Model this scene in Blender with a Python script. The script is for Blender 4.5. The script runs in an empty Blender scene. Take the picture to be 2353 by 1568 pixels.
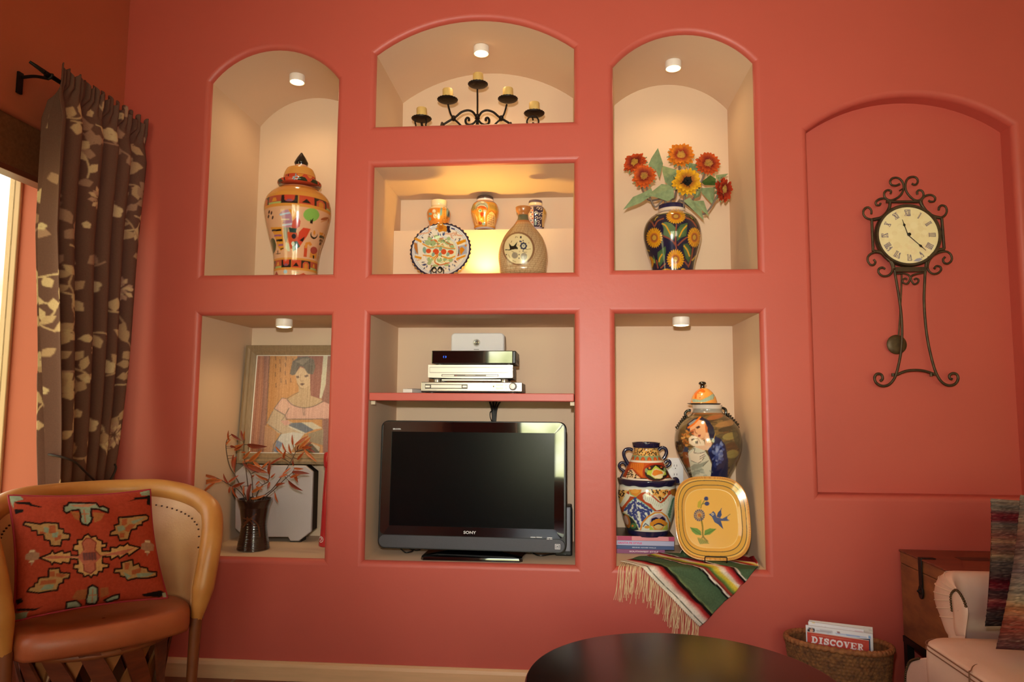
import bpy, bmesh, math, random
import numpy as np
from mathutils import Vector, Matrix
from mathutils.geometry import tessellate_polygon
PI = math.pi
SC = bpy.context.scene
COL = SC.collection

# ------------------------------------------------------------------ camera
F = 1600.8
CAM = np.array([0.0, -2.8, 1.09])
_y, _p, _r = np.radians([4.5801, 5.2884, 0.3524])
FW = np.array([-math.sin(_y) * math.cos(_p), math.cos(_y) * math.cos(_p), math.sin(_p)])
_r0 = np.array([math.cos(_y), math.sin(_y), 0.0]); _u0 = np.cross(_r0, FW)
RT = _r0 * math.cos(_r) + _u0 * math.sin(_r)
UP = -_r0 * math.sin(_r) + _u0 * math.cos(_r)
cam = bpy.data.cameras.new('camera'); cam.sensor_width = 36.0; cam.lens = F * 36 / 2353
cam.clip_start = 0.02
co = bpy.data.objects.new('camera', cam); COL.objects.link(co)
co.matrix_world = Matrix(((RT[0], UP[0], -FW[0], CAM[0]), (RT[1], UP[1], -FW[1], CAM[1]), (RT[2], UP[2], -FW[2], CAM[2]), (0, 0, 0, 1)))
SC.camera = co

def ray(u, v):
    u = np.asarray(u, float); v = np.asarray(v, float)
    return RT * ((u - 1176.5) / F)[..., None] + UP * ((784 - v) / F)[..., None] + FW
def at(u, v, y):
    d = ray(u, v); return CAM + d * ((y - CAM[1]) / d[..., 1])[..., None]
def atz(u, v, z):
    d = ray(u, v); return CAM + d * ((z - CAM[2]) / d[..., 2])[..., None]
def atx(u, v, x):
    d = ray(u, v); return CAM + d * ((x - CAM[0]) / d[..., 0])[..., None]
def crop(x0, y0, s):
    return lambda x, y: (x0 + np.asarray(x, float) / s, y0 + np.asarray(y, float) / s)

# ------------------------------------------------------------------ colours, materials
def lin(c):
    c = np.asarray(c, float)
    return np.where(c <= 0.04045, c / 12.92, ((c + 0.055) / 1.055) ** 2.4)
def hx(h):
    h = h.lstrip('#'); return np.array([int(h[i:i + 2], 16) / 255 for i in (0, 2, 4)])
MATS = {}
def mat(name, color='#808080', rough=0.6, metal=0.0, spec=0.5, noise=0.0, nscale=8.0, bump=0.0, bscale=60.0, coat=0.0, attr=False, emit=None, estr=0.0, trans=0.0, color2=None, stretch=None, sss=0.0):
    if name in MATS: return MATS[name]
    m = bpy.data.materials.new(name); m.use_nodes = True
    nt = m.node_tree; b = nt.nodes['Principled BSDF']; L = nt.links.new
    c = tuple(lin(hx(color))) + (1,)
    b.inputs['Base Color'].default_value = c
    b.inputs['Roughness'].default_value = rough
    b.inputs['Metallic'].default_value = metal
    b.inputs['Specular IOR Level'].default_value = spec
    b.inputs['Coat Weight'].default_value = coat
    b.inputs['Coat Roughness'].default_value = 0.06
    b.inputs['Transmission Weight'].default_value = trans
    if emit:
        b.inputs['Emission Color'].default_value = tuple(lin(hx(emit))) + (1,)
        b.inputs['Emission Strength'].default_value = estr
    tc = nt.nodes.new('ShaderNodeTexCoord')
    src = tc.outputs['Object']
    if stretch:
        mp = nt.nodes.new('ShaderNodeMapping'); mp.inputs['Scale'].default_value = stretch
        L(src, mp.inputs['Vector']); src = mp.outputs['Vector']
    base = None
    if attr:
        a = nt.nodes.new('ShaderNodeVertexColor'); a.layer_name = 'Col'; base = a.outputs['Color']
        L(base, b.inputs['Base Color'])
    if noise > 0:
        n = nt.nodes.new('ShaderNodeTexNoise'); n.inputs['Scale'].default_value = nscale; n.inputs['Detail'].default_value = 6
        L(src, n.inputs['Vector'])
        mx = nt.nodes.new('ShaderNodeMix'); mx.data_type = 'RGBA'
        rp = nt.nodes.new('ShaderNodeMapRange'); rp.inputs['From Min'].default_value = 0.3; rp.inputs['From Max'].default_value = 0.7
        L(n.outputs['Fac'], rp.inputs['Value']); L(rp.outputs['Result'], mx.inputs['Factor'])
        if base is not None:
            hs = nt.nodes.new('ShaderNodeHueSaturation'); hs.inputs['Value'].default_value = 1 - noise
            L(base, hs.inputs['Color']); L(hs.outputs['Color'], mx.inputs['A']); L(base, mx.inputs['B'])
        else:
            c2 = lin(hx(color2)) if color2 else np.array(c[:3]) * (1 - noise)
            mx.inputs['A'].default_value = tuple(c2) + (1,); mx.inputs['B'].default_value = c
        L(mx.outputs['Result'], b.inputs['Base Color'])
    if bump > 0:
        n2 = nt.nodes.new('ShaderNodeTexNoise'); n2.inputs['Scale'].default_value = bscale; n2.inputs['Detail'].default_value = 4
        L(src, n2.inputs['Vector'])
        bp = nt.nodes.new('ShaderNodeBump'); bp.inputs['Strength'].default_value = bump; bp.inputs['Distance'].default_value = 0.004
        L(n2.outputs['Fac'], bp.inputs['Height']); L(bp.outputs['Normal'], b.inputs['Normal'])
    MATS[name] = m
    return m
def glaze(name='glazed_ceramic', rough=0.12):
    return mat(name, attr=True, rough=rough, spec=0.55, coat=0.5)

# ------------------------------------------------------------------ objects
def tag(o, label, cat, group=None, kind=None):
    if label: o['label'] = label
    if cat: o['category'] = cat
    if group: o['group'] = group
    if kind: o['kind'] = kind
    return o
ROOTLOC = {}
def thing(name, label, cat, loc, group=None):
    o = bpy.data.objects.new(name, None); COL.objects.link(o)
    o.empty_display_size = 0.05; o.location = tuple(float(a) for a in loc)
    ROOTLOC[o.name] = np.array(loc, float)
    return tag(o, label, cat, group)

class MB:
    def __init__(s): s.v = []; s.f = []; s.mi = []; s.c = []; s.n = 0; s.hascol = False
    def add(s, V, Fc, mi=0, col=None):
        V = np.asarray(V, float).reshape(-1, 3)
        s.v.append(V)
        for f in Fc:
            s.f.append([i + s.n for i in f]); s.mi.append(mi)
        if col is None: s.c.append(np.ones((len(V), 3)) * 0.5)
        else:
            s.hascol = True
            s.c.append(np.broadcast_to(np.asarray(col, float), (len(V), 3)))
        s.n += len(V); return s
    def box(s, a, b, mi=0, col=None):
        x0, y0, z0 = a; x1, y1, z1 = b
        V = [(x, y, z) for x in (x0, x1) for y in (y0, y1) for z in (z0, z1)]
        return s.add(V, [(0, 1, 3, 2), (4, 6, 7, 5), (0, 4, 5, 1), (2, 3, 7, 6), (0, 2, 6, 4), (1, 5, 7, 3)], mi, col)
    def hexa(s, bot, top, mi=0, col=None):     # two quads, same order
        V = list(bot) + list(top)
        return s.add(V, [(3, 2, 1, 0), (4, 5, 6, 7), (0, 1, 5, 4), (1, 2, 6, 5), (2, 3, 7, 6), (3, 0, 4, 7)], mi, col)
    def grid(s, P, mi=0, col=None, closed_u=False, closed_v=False, flip=False):
        P = np.asarray(P, float); a, b = P.shape[:2]; Fc = []
        for i in range(a if closed_u else a - 1):
            for j in range(b if closed_v else b - 1):
                i2 = (i + 1) % a; j2 = (j + 1) % b
                q = (i * b + j, i2 * b + j, i2 * b + j2, i * b + j2)
                Fc.append(q[::-1] if flip else q)
        if col is not None and np.ndim(col) == 3: col = np.asarray(col).reshape(-1, 3)
        return s.add(P.reshape(-1, 3), Fc, mi, col)
    def tube(s, path, r, n=8, closed=False, mi=0, col=None, flat=1.0, ups=None):
        P = np.asarray(path, float); m = len(P)
        rr = np.broadcast_to(np.asarray(r, float), (m,))
        if closed: T = np.roll(P, -1, 0) - np.roll(P, 1, 0)
        else: T = np.gradient(P, axis=0)
        T /= np.linalg.norm(T, axis=1)[:, None] + 1e-12
        a = np.array([0, 1.0, 0]) if ups is None else np.asarray(ups, float)
        if abs(T[0] @ a) > 0.95: a = np.array([1.0, 0, 0])
        N = np.zeros_like(P); prev = a
        for i in range(m):
            k = prev - T[i] * (prev @ T[i]); l = np.linalg.norm(k)
            if l < 1e-6: k = np.cross(T[i], [0.3, 0.5, 0.8]); l = np.linalg.norm(k)
            N[i] = k / l; prev = N[i]
        Bn = np.cross(T, N)
        th = np.linspace(0, 2 * PI, n, endpoint=False)
        G = P[:, None] + rr[:, None, None] * (N[:, None] * np.cos(th)[None, :, None] * flat + Bn[:, None] * np.sin(th)[None, :, None])
        s.grid(G, mi, col, closed_u=closed, closed_v=True, flip=False)
        if not closed:
            b = s.n - m * n
            s.f.append([b + j for j in range(n)]); s.mi.append(mi)
            s.f.append([b + (m - 1) * n + j for j in range(n)][::-1]); s.mi.append(mi)
        return s
    def lathe(s, prof, c, n=32, mi=0, col=None, sx=1.0, sy=1.0, caps=True):
        prof = np.asarray(prof, float); m = len(prof)
        th = np.linspace(0, 2 * PI, n, endpoint=False)
        X = c[0] + prof[:, 1:2] * np.sin(th) * sx; Y = c[1] - prof[:, 1:2] * np.cos(th) * sy
        Z = np.repeat(prof[:, :1], n, 1) + (c[2] if len(c) > 2 else 0)
        G = np.stack([X, Y, Z], -1)
        cc = None
        if col is not None: cc = col if np.ndim(col) < 2 else np.repeat(np.asarray(col)[:, None], n, 1)
        s.grid(G, mi, cc, closed_v=True)
        if caps:
            b = s.n - m * n
            for k, rv in ((0, False), (m - 1, True)):
                if prof[k, 1] > 1e-5:
                    q = [b + k * n + j for j in range(n)]; s.f.append(q[::-1] if rv else q); s.mi.append(mi)
        return s
    def prism(s, poly, y0, y1, mi=0, col=None, axes='xz'):
        P = np.asarray(poly, float); n = len(P)
        def mk(y):
            if axes == 'xz': return np.c_[P[:, 0], np.full(n, y), P[:, 1]]
            if axes == 'yz': return np.c_[np.full(n, y), P[:, 0], P[:, 1]]
            return np.c_[P[:, 0], P[:, 1], np.full(n, y)]
        V = np.r_[mk(y0), mk(y1)]
        Fc = [list(range(n)), list(range(n, 2 * n))[::-1]] + [((i + 1) % n, i, n + i, n + (i + 1) % n) for i in range(n)]
        return s.add(V, Fc, mi, col)

def build(name, mb, mats, parent=None, loc=None, smooth=35, bevel=0, fix=False, label=None, cat=None, group=None, kind=None, seg=2):
    V = np.concatenate(mb.v); off = np.zeros(3)
    root = parent
    if parent is not None:
        while root.parent is not None: root = root.parent
        off = ROOTLOC[root.name]
    elif loc is not None: off = np.array(loc, float)
    me = bpy.data.meshes.new(name)
    me.from_pydata((V - off).tolist(), [], mb.f)
    if not isinstance(mats, (list, tuple)): mats = [mats]
    for m in mats: me.materials.append(m)
    if len(mats) > 1: me.polygons.foreach_set('material_index', mb.mi)
    if mb.hascol:
        Cc = np.concatenate(mb.c)
        at_ = me.color_attributes.new('Col', 'FLOAT_COLOR', 'POINT')
        at_.data.foreach_set('color', np.c_[Cc, np.ones(len(Cc))].astype(np.float32).ravel())
    if fix:
        bm = bmesh.new(); bm.from_mesh(me); bmesh.ops.recalc_face_normals(bm, faces=bm.faces); bm.to_mesh(me); bm.free()
    if smooth:
        me.polygons.foreach_set('use_smooth', [True] * len(me.polygons))
        if smooth < 180: me.set_sharp_from_angle(angle=math.radians(smooth))
    me.update()
    o = bpy.data.objects.new(name, me); COL.objects.link(o)
    if parent is not None: o.parent = parent
    elif loc is not None: o.location = tuple(float(a) for a in loc)
    if parent is None: ROOTLOC[o.name] = off
    if bevel:
        md = o.modifiers.new('bevel', 'BEVEL'); md.width = bevel; md.segments = seg; md.limit_method = 'ANGLE'; md.angle_limit = math.radians(40)
        md.harden_normals = False
    tag(o, label, cat, group, kind)
    return o

def spline(P, n=60, closed=False):
    P = np.asarray(P, float); m = len(P)
    if closed: Q = np.r_[P[-1:], P, P[:2]]
    else: Q = np.r_[2 * P[:1] - P[1:2], P, 2 * P[-1:] - P[-2:-1]]
    segs = m if closed else m - 1
    t = np.linspace(0, segs, n, endpoint=not closed)
    i = np.minimum(t.astype(int), segs - 1); f = (t - i)[:, None]
    a, b, c, d = Q[i], Q[i + 1], Q[i + 2], Q[i + 3]
    return 0.5 * (2 * b + (c - a) * f + (2 * a - 5 * b + 4 * c - d) * f ** 2 + (3 * b - a - 3 * c + d) * f ** 3)

# ------------------------------------------------------------------ painted decoration: a small raster in the object's own surface coordinates
class Canvas:
    def __init__(s, T, r0, r1, bg, W=420, H=420):
        s.T = T; s.lo = np.array(r0, float); s.hi = np.array(r1, float); s.W = W; s.H = H
        s.A = np.ones((H, W, 3)) * hx(bg)
    def uv(s, st):
        return (np.asarray(st, float) - s.lo) / (s.hi - s.lo) * [s.W - 1, s.H - 1]
    def raw(s, st, c, alpha=1.0):
        P = s.uv(st); c = hx(c) if isinstance(c, str) else np.asarray(c)
        x0 = max(int(np.floor(P[:, 0].min())), 0); x1 = min(int(np.ceil(P[:, 0].max())) + 1, s.W)
        y0 = max(int(np.floor(P[:, 1].min())), 0); y1 = min(int(np.ceil(P[:, 1].max())) + 1, s.H)
        if x1 <= x0 or y1 <= y0: return
        X, Y = np.meshgrid(np.arange(x0, x1), np.arange(y0, y1))
        ins = np.zeros(X.shape, bool)
        for (ax, ay), (bx, by) in zip(P, np.roll(P, -1, 0)):
            if ay == by: continue
            k = ((ay > Y) != (by > Y)) & (X < (bx - ax) * (Y - ay) / (by - ay) + ax)
            ins ^= k
        R = s.A[y0:y1, x0:x1]; R[ins] = R[ins] * (1 - alpha) + c * alpha
    def poly(s, pts, c, sub=4, alpha=1.0):
        P = np.asarray(pts, float); Q = np.roll(P, -1, 0)
        t = np.arange(sub)[None, :, None] / sub
        P = (P[:, None] * (1 - t) + Q[:, None] * t).reshape(-1, 2)
        s.raw(s.T(P[:, 0], P[:, 1]), c, alpha)
    def ell(s, cx, cy, rx, ry, c, rot=0, alpha=1.0, n=28):
        a = np.linspace(0, 2 * PI, n, endpoint=False); x = rx * np.cos(a); y = ry * np.sin(a); k = math.radians(rot)
        s.poly(np.c_[cx + x * math.cos(k) - y * math.sin(k), cy + x * math.sin(k) + y * math.cos(k)], c, 1, alpha)
    def line(s, pts, w, c, smooth=0, closed=False):
        P = np.asarray(pts, float)
        if smooth: P = spline(P, smooth, closed)
        if closed: P = np.r_[P, P[:1]]
        for a, b in zip(P[:-1], P[1:]):
            d = b - a; l = np.hypot(*d)
            if l < 1e-9: continue
            d /= l; n = np.array([-d[1], d[0]]) * w / 2; e = d * w * 0.3
            s.poly([a - e + n, b + e + n, b + e - n, a - e - n], c, 2)
    def ringz(s, st0, st1, c):     # horizontal band between two surface heights
        s.raw([(s.lo[0] - 1, st0), (s.hi[0] + 1, st0), (s.hi[0] + 1, st1), (s.lo[0] - 1, st1)], c)
    def sample(s, st):
        A = s.A
        P = np.pad(A, ((1, 1), (1, 1), (0, 0)), 'edge')
        A = (P[:-2, 1:-1] + P[2:, 1:-1] + P[1:-1, :-2] + P[1:-1, 2:] + 2 * A) / 6
        uv = s.uv(st); x = np.clip(uv[..., 0], 0, s.W - 1.001); y = np.clip(uv[..., 1], 0, s.H - 1.001)
        i = x.astype(int); j = y.astype(int); fx = (x - i)[..., None]; fy = (y - j)[..., None]
        c = A[j, i] * (1 - fx) * (1 - fy) + A[j, i + 1] * fx * (1 - fy) + A[j + 1, i] * (1 - fx) * fy + A[j + 1, i + 1] * fx * fy
        return lin(c)

def homography(src, dst):
    M = []
    for (x, y), (u, v) in zip(src, dst):
        M.append([x, y, 1, 0, 0, 0, -u * x, -u * y, -u]); M.append([0, 0, 0, x, y, 1, -v * x, -v * y, -v])
    h = np.linalg.svd(np.array(M, float))[2][-1].reshape(3, 3)
    def T(x, y):
        q = np.stack([np.asarray(x, float), np.asarray(y, float), np.ones_like(np.asarray(x, float))], -1) @ h.T
        return q[..., :2] / q[..., 2:]
    return T

class Turned:
    """a turned vessel: silhouette rows (v, left, right) read off the photo -> profile in metres at depth yc"""
    def __init__(s, cr, rows, yc, zbase=None, extra=(), n=90):
        rows = np.asarray(rows, float)
        L = at(*cr(rows[:, 1], rows[:, 0]), yc); R = at(*cr(rows[:, 2], rows[:, 0]), yc)
        z = (L[:, 2] + R[:, 2]) / 2; r = (R[:, 0] - L[:, 0]) / 2 * 0.985; x = (R[:, 0] + L[:, 0]) / 2
        s.cx = float(np.mean(x)); s.yc = yc
        p = list(zip(z, r)) + list(extra)
        p.sort(); p = np.array(p)
        s.knots = p
        q = spline(p, n); s.prof = q[np.argsort(q[:, 0])]
        s.z0, s.z1 = s.prof[0, 0], s.prof[-1, 0]; s.cr = cr
    def rad(s, z): return np.interp(z, s.prof[:, 0], s.prof[:, 1])
    def T(s, x, y):
        u, v = s.cr(x, y); d = ray(u, v); rm = s.prof[:, 1].max() * 1.02
        ys = np.linspace(s.yc - rm, s.yc, 80)
        P = CAM + d[:, None] * ((ys[None] - CAM[1]) / d[:, 1:2])[..., None]
        rr = np.hypot(P[..., 0] - s.cx, P[..., 1] - s.yc) - s.rad(P[..., 2])
        hit = rr <= 0
        k = np.where(hit.any(1), hit.argmax(1), rr.argmin(1))
        Q = P[np.arange(len(P)), k]
        return np.stack([np.arctan2(Q[:, 0] - s.cx, -(Q[:, 1] - s.yc)), Q[:, 2]], -1)
    def zc(s, v, x=None):
        x = 0 if x is None else x
        return float(s.T(np.array([float(x)]), np.array([float(v)]))[0, 1])
    def canvas(s, bg, W=460, H=460):
        return Canvas(s.T, (-PI * 0.53, s.z0), (PI * 0.53, s.z1), bg, W, H)
    def mesh(s, mb, cv=None, nf=170, nb=24, rows=170, prof=None, sx=1.0, sy=1.0):
        pr = s.prof if prof is None else prof
        # resample by arc length
        d = np.r_[0, np.cumsum(np.hypot(*np.diff(pr, axis=0).T))]
        t = np.linspace(0, d[-1], rows); z = np.interp(t, d, pr[:, 0]); r = np.interp(t, d, pr[:, 1])
        a = np.r_[np.linspace(-PI / 2, PI / 2, nf), np.linspace(PI / 2, 3 * PI / 2, nb + 2)[1:-1]]
        Z, A = np.meshgrid(z, a, indexing='ij'); R = r[:, None]
        G = np.stack([s.cx + R * np.sin(A) * sx, s.yc - R * np.cos(A) * sy, Z], -1)
        col = None
        if cv is not None:
            fa = np.where(A > PI / 2, PI - A, A)
            col = cv.sample(np.stack([fa, Z], -1))
        mb.grid(G, 0, col, closed_v=True)
        m, n = G.shape[:2]; b = mb.n - m * n
        for k, rv in ((0, False), (m - 1, True)):
            if r[k] > 1e-4:
                q = [b + k * n + j for j in range(n)]; mb.f.append(q[::-1] if rv else q); mb.mi.append(0)
        return mb

def text_mesh(txt, size, bold=0.0, spacing=1.0):
    cu = bpy.data.curves.new('lettering', 'FONT'); cu.body = txt; cu.size = size; cu.offset = bold; cu.space_character = spacing
    cu.resolution_u = 3; cu.align_x = 'LEFT'
    o = bpy.data.objects.new('lettering_source', cu); COL.objects.link(o)
    dg = bpy.context.evaluated_depsgraph_get(); me = o.evaluated_get(dg).to_mesh()
    V = np.array([v.co[:] for v in me.vertices]); Fc = [tuple(p.vertices) for p in me.polygons]
    bpy.data.objects.remove(o); bpy.data.curves.remove(cu)
    return V, Fc
def lettering(mb, txt, origin, ex, ez, width, height=None, bold=0.0, off=0.0006):
    """flat letters laid from origin along ex, upright along ez"""
    V, Fc = text_mesh(txt, 1.0, bold)
    w = V[:, 0].max() - V[:, 0].min(); h = V[:, 1].max() - V[:, 1].min()
    sx = width / w; sy = (height / h) if height else sx
    ex = np.asarray(ex, float) / np.linalg.norm(ex); ez = np.asarray(ez, float) / np.linalg.norm(ez)
    nrm = np.cross(ex, ez)
    P = np.asarray(origin, float) + np.outer((V[:, 0] - V[:, 0].min()) * sx, ex) + np.outer((V[:, 1] - V[:, 1].min()) * sy, ez) + nrm * off
    return mb.add(P, Fc)
# ================================================================== ROOM
RED = mat('red_wall_paint', '#c2574a', rough=0.45, spec=0.5, noise=0.06, nscale=2.2, bump=0.14, bscale=34)
CREAM = mat('cream_niche_paint', '#dfc3a8', rough=0.75, spec=0.2, noise=0.03, nscale=3, bump=0.05, bscale=40)
REDL = mat('red_side_wall_paint', '#be644b', rough=0.55, spec=0.3, noise=0.06, nscale=2.2, bump=0.14, bscale=34)
XL, XR, YR, ZT = -1.937, 2.08, -6.0, 3.55
RB = 0.022           # bullnose radius
DN = 0.495           # niche depth
def arch_runs(x0, x1, z0, zs, za, n=22):
    w = (x1 - x0) / 2; xc = (x0 + x1) / 2; h = za - zs; R = (w * w + h * h) / (2 * h); zc = za - R; t = math.asin(w / R)
    arc = [(xc + R * math.sin(a), zc + R * math.cos(a)) for a in np.linspace(t, -t, n)]
    return [[(x0, z0), (x1, z0)], [(x1, z0), (x1, zs)], arc, [(x0, zs), (x0, z0)]]
def rect_runs(x0, x1, z0, z1):
    return [[(x0, z0), (x1, z0)], [(x1, z0), (x1, z1)], [(x1, z1), (x0, z1)], [(x0, z1), (x0, z0)]]
xA0, xA1, xB0, xB1, xD0, xD1 = -1.546, -0.981, -0.816, 0.0285, 0.190, 0.760
ZA, ZB, ZC, ZD, ZE = 1.634, 2.268, 1.633, 1.640, 0.468
NICHES = [
    (arch_runs(xA0, xA1, ZA, 2.486, 2.628), DN, 1), (arch_runs(xB0, xB1, ZB, 2.588, 2.728), DN, 1), (rect_runs(xB0, xB1, ZC, 2.093), DN, 1),
    (arch_runs(xD0, xD1, ZD, 2.499, 2.633), 0.475, 1), (rect_runs(xA0, xA1, ZE, 1.461), DN, 1), (rect_runs(xB0, xB1, 0.467, 1.461), DN, 1),
    (rect_runs(xD0, xD1, 0.466, 1.462), 0.475, 1), (arch_runs(0.963, 1.748, 0.757, 2.203, 2.337), 0.08, 0)]
def offset_poly(P, d):
    P = np.array(P); n = len(P); out = []
    for i in range(n):
        a, b, c = P[i - 1], P[i], P[(i + 1) % n]
        e1 = (b - a) / np.linalg.norm(b - a); e2 = (c - b) / np.linalg.norm(c - b)
        n1 = np.array([e1[1], -e1[0]]); n2 = np.array([e2[1], -e2[0]])
        k = n1 + n2; out.append(b + k * (d / (1 + n1 @ n2)))
    return np.array(out)
wall = MB(); holes = []
for runs, dep, cm in NICHES:
    loop = [p for r in runs for p in r[:-1]]; outer = offset_poly(loop, RB); holes.append(outer)
    loop = np.array(loop); idx = 0; nl = len(loop)
    for r in runs:
        ii = [(idx + k) % nl for k in range(len(r))]; idx += len(r) - 1
        a, b = outer[ii], loop[ii]
        G = []
        for t in np.linspace(0, PI / 2, 8):
            p = b + (a - b) * (1 - math.sin(t)); y = RB * (1 - math.cos(t))
            G.append(np.c_[p[:, 0], np.full(len(p), y), p[:, 1]])
        wall.grid(np.array(G).transpose(1, 0, 2), 0)
        J = np.array([np.c_[b[:, 0], np.full(len(b), y), b[:, 1]] for y in (RB, dep)])
        wall.grid(J.transpose(1, 0, 2), cm)
    wall.add(np.c_[loop[:, 0], np.full(nl, dep), loop[:, 1]], [list(range(nl))], cm)
rect = [(XL, 0), (XR, 0), (XR, ZT), (XL, ZT)]
loops = [[Vector((p[0], p[1], 0)) for p in rect]] + [[Vector((p[0], p[1], 0)) for p in h[::-1]] for h in holes]
tri = tessellate_polygon(loops); pts = [v for l in loops for v in l]
wall.add([(v.x, 0, v.y) for v in pts], [tuple(t) for t in tri], 0)
# the raised back step of the display niche
SY, SZ = 0.366, 1.906
wall.box((xB0 + .001, SY, ZC), (xB1 - .001, DN - .001, SZ), 1)
build('wall_back', wall, [RED, CREAM], smooth=30, kind='structure')

# left wall with a deep window recess
YJ, YN, WZ0, WZ1, RD = -0.20, -2.35, 0.50, 2.10, 0.27
wl = MB(); r_ = [(YN, WZ0), (YJ, WZ0), (YJ, WZ1), (YN, WZ1)]
inner = np.array(r_); outer = offset_poly(inner, RB)
for k in range(4):
    a0, a1, b0, b1 = outer[k], outer[(k + 1) % 4], inner[k], inner[(k + 1) % 4]
    G = []
    for t in np.linspace(0, PI / 2, 8):
        s_ = 1 - math.sin(t); x = XL - RB * (1 - math.cos(t))
        G.append([(x, *(b0 + (a0 - b0) * s_)), (x, *(b1 + (a1 - b1) * s_))])
    wl.grid(G); wl.grid([[(XL - RB, *b0), (XL - RB, *b1)], [(XL - RD - .06, *b0), (XL - RD - .06, *b1)]])
loops = [[Vector((p[0], p[1], 0)) for p in [(YR, 0), (0, 0), (0, ZT), (YR, ZT)]], [Vector((p[0], p[1], 0)) for p in outer[::-1]]]
tri = tessellate_polygon(loops); pts = [v for l in loops for v in l]
wl.add([(XL, v.x, v.y) for v in pts], [tuple(t) for t in tri])
build('wall_left', wl, [REDL], smooth=30, kind='structure')
WOODF = mat('dark_window_wood', '#6e3a22', rough=0.5, noise=0.3, nscale=14, stretch=(1, 1, 8))
PANE = bpy.data.materials.new('window_glass'); PANE.use_nodes = True
nt = PANE.node_tree; nt.nodes.remove(nt.nodes['Principled BSDF'])
g_ = nt.nodes.new('ShaderNodeBsdfGlossy'); g_.inputs['Roughness'].default_value = 0.0
t_ = nt.nodes.new('ShaderNodeBsdfTransparent'); t_.inputs['Color'].default_value = (.96, .97, .96, 1)
lw = nt.nodes.new('ShaderNodeLayerWeight'); lw.inputs['Blend'].default_value = .5
pw = nt.nodes.new('ShaderNodeMath'); pw.operation = 'POWER'; pw.inputs[1].default_value = 5.0
f_ = nt.nodes.new('ShaderNodeMath'); f_.operation = 'MULTIPLY_ADD'; f_.inputs[1].default_value = .8; f_.inputs[2].default_value = .03
nt.links.new(lw.outputs['Facing'], pw.inputs[0]); nt.links.new(pw.outputs[0], f_.inputs[0])
x_ = nt.nodes.new('ShaderNodeMixShader')
nt.links.new(f_.outputs[0], x_.inputs['Fac']); nt.links.new(t_.outputs['BSDF'], x_.inputs[1]); nt.links.new(g_.outputs['BSDF'], x_.inputs[2]); nt.links.new(x_.outputs['Shader'], nt.nodes['Material Output'].inputs['Surface'])
fr = MB(); x0, x1 = XL - RD - 0.05, XL - RD
for (ya, yb, za, zb) in [(YN, YJ, WZ1 - .05, WZ1), (YN, YJ, WZ0, WZ0 + .05), (YN, YN + .05, WZ0 + .05, WZ1 - .05), (YJ - .014, YJ, WZ0 + .05, WZ1 - .05), (-1.3, -1.25, WZ0 + .05, WZ1 - .05)]:
    fr.box((x0, ya, za), (x1, yb, zb))
w1 = build('window_1', fr, mat('painted_window_frame', '#d8b48c', rough=0.45), kind='structure', bevel=0.004)
DIM_PANE = PANE.copy(); DIM_PANE.name = 'daylight_dimming_glass'  # tint added to dim the daylight coming through the left window
for n_ in DIM_PANE.node_tree.nodes:
    if n_.type == 'BSDF_TRANSPARENT': n_.inputs['Color'].default_value = (.60, .57, .52, 1)
def pane(x, ya, yb, za, zb, nm, par):
    p = MB().box((x - .003, ya, za), (x + .003, yb, zb)); return build(nm, p, DIM_PANE, parent=par)
pane(x0 + .025, YN + .05, -1.3, WZ0 + .05, WZ1 - .05, 'pane', w1); pane(x0 + .025, -1.25, YJ - .014, WZ0 + .05, WZ1 - .05, 'pane', w1)

# cloth covered valance across the top of the recess
va = thing('window_valance', 'brown cloth covered valance with a wooden lower rail across the window top', 'valance', (XL - .04, (YN + YJ) / 2, WZ1 - .1))
build('cloth_panel', MB().box((XL - .075, YN + .004, WZ1 - .178), (XL - .022, YJ - .004, WZ1 - .001)), mat('brown_valance_cloth', '#7d4c34', rough=.9, spec=.1, noise=.25, nscale=90, bump=.2, bscale=300), va, smooth=0)
build('lower_rail', MB().box((XL - .077, YN + .004, WZ1 - .20), (XL - .018, YJ - .004, WZ1 - .1785)), mat('valance_rail', '#6a3020', rough=.5), va, smooth=0, bevel=.002)

# rear and right walls, floor, ceiling (behind the photographer; seen in the screens and glazes)
wr = MB(); RW = [(-1.08, 0.45, 0.5, 2.3), (0.75, 1.85, 0.6, 2.3)]
loops = [[Vector((p[0], p[1], 0)) for p in [(XL, 0), (XR, 0), (XR, ZT), (XL, ZT)]]] + [[Vector((a, c, 0)), Vector((a, d, 0)), Vector((b, d, 0)), Vector((b, c, 0))] for a, b, c, d in RW]
tri = tessellate_polygon(loops); pts = [v for l in loops for v in l]
wr.add([(v.x, YR, v.y) for v in pts], [tuple(t) for t in tri])
for a, b, c, d in RW:
    q = np.array([(a, c), (b, c), (b, d), (a, d), (a, c)])
    wr.grid([[(p[0], YR, p[1]) for p in q], [(p[0], YR - .2, p[1]) for p in q]])
build('wall_rear', wr, [REDL], smooth=0, kind='structure')
for k, (a, b, c, d) in enumerate(RW):
    fr = MB(); t = 0.05; y0, y1 = YR - .2, YR - .14
    fr.box((a, y0, c), (b, y1, c + t)).box((a, y0, d - t), (b, y1, d)).box((a, y0, c + t), (a + t, y1, d - t)).box((b - t, y0, c + t), (b, y1, d - t))
    fr.box(((a + b) / 2 - .03, y0, c + t), ((a + b) / 2 + .03, y1, d - t))
    w = build('window_%d' % (k + 2), fr, mat('dark_metal_frame', '#3a2c24', rough=0.4), kind='structure', bevel=0.004)
    build('pane', MB().box((a + t, y0 + .02, c + t), (b - t, y0 + .026, d - t)), PANE, parent=w)
build('wall_right', MB().box((XR, YR, 0), (XR + .1, 0.0, ZT)), CREAM, smooth=0, kind='structure')
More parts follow.
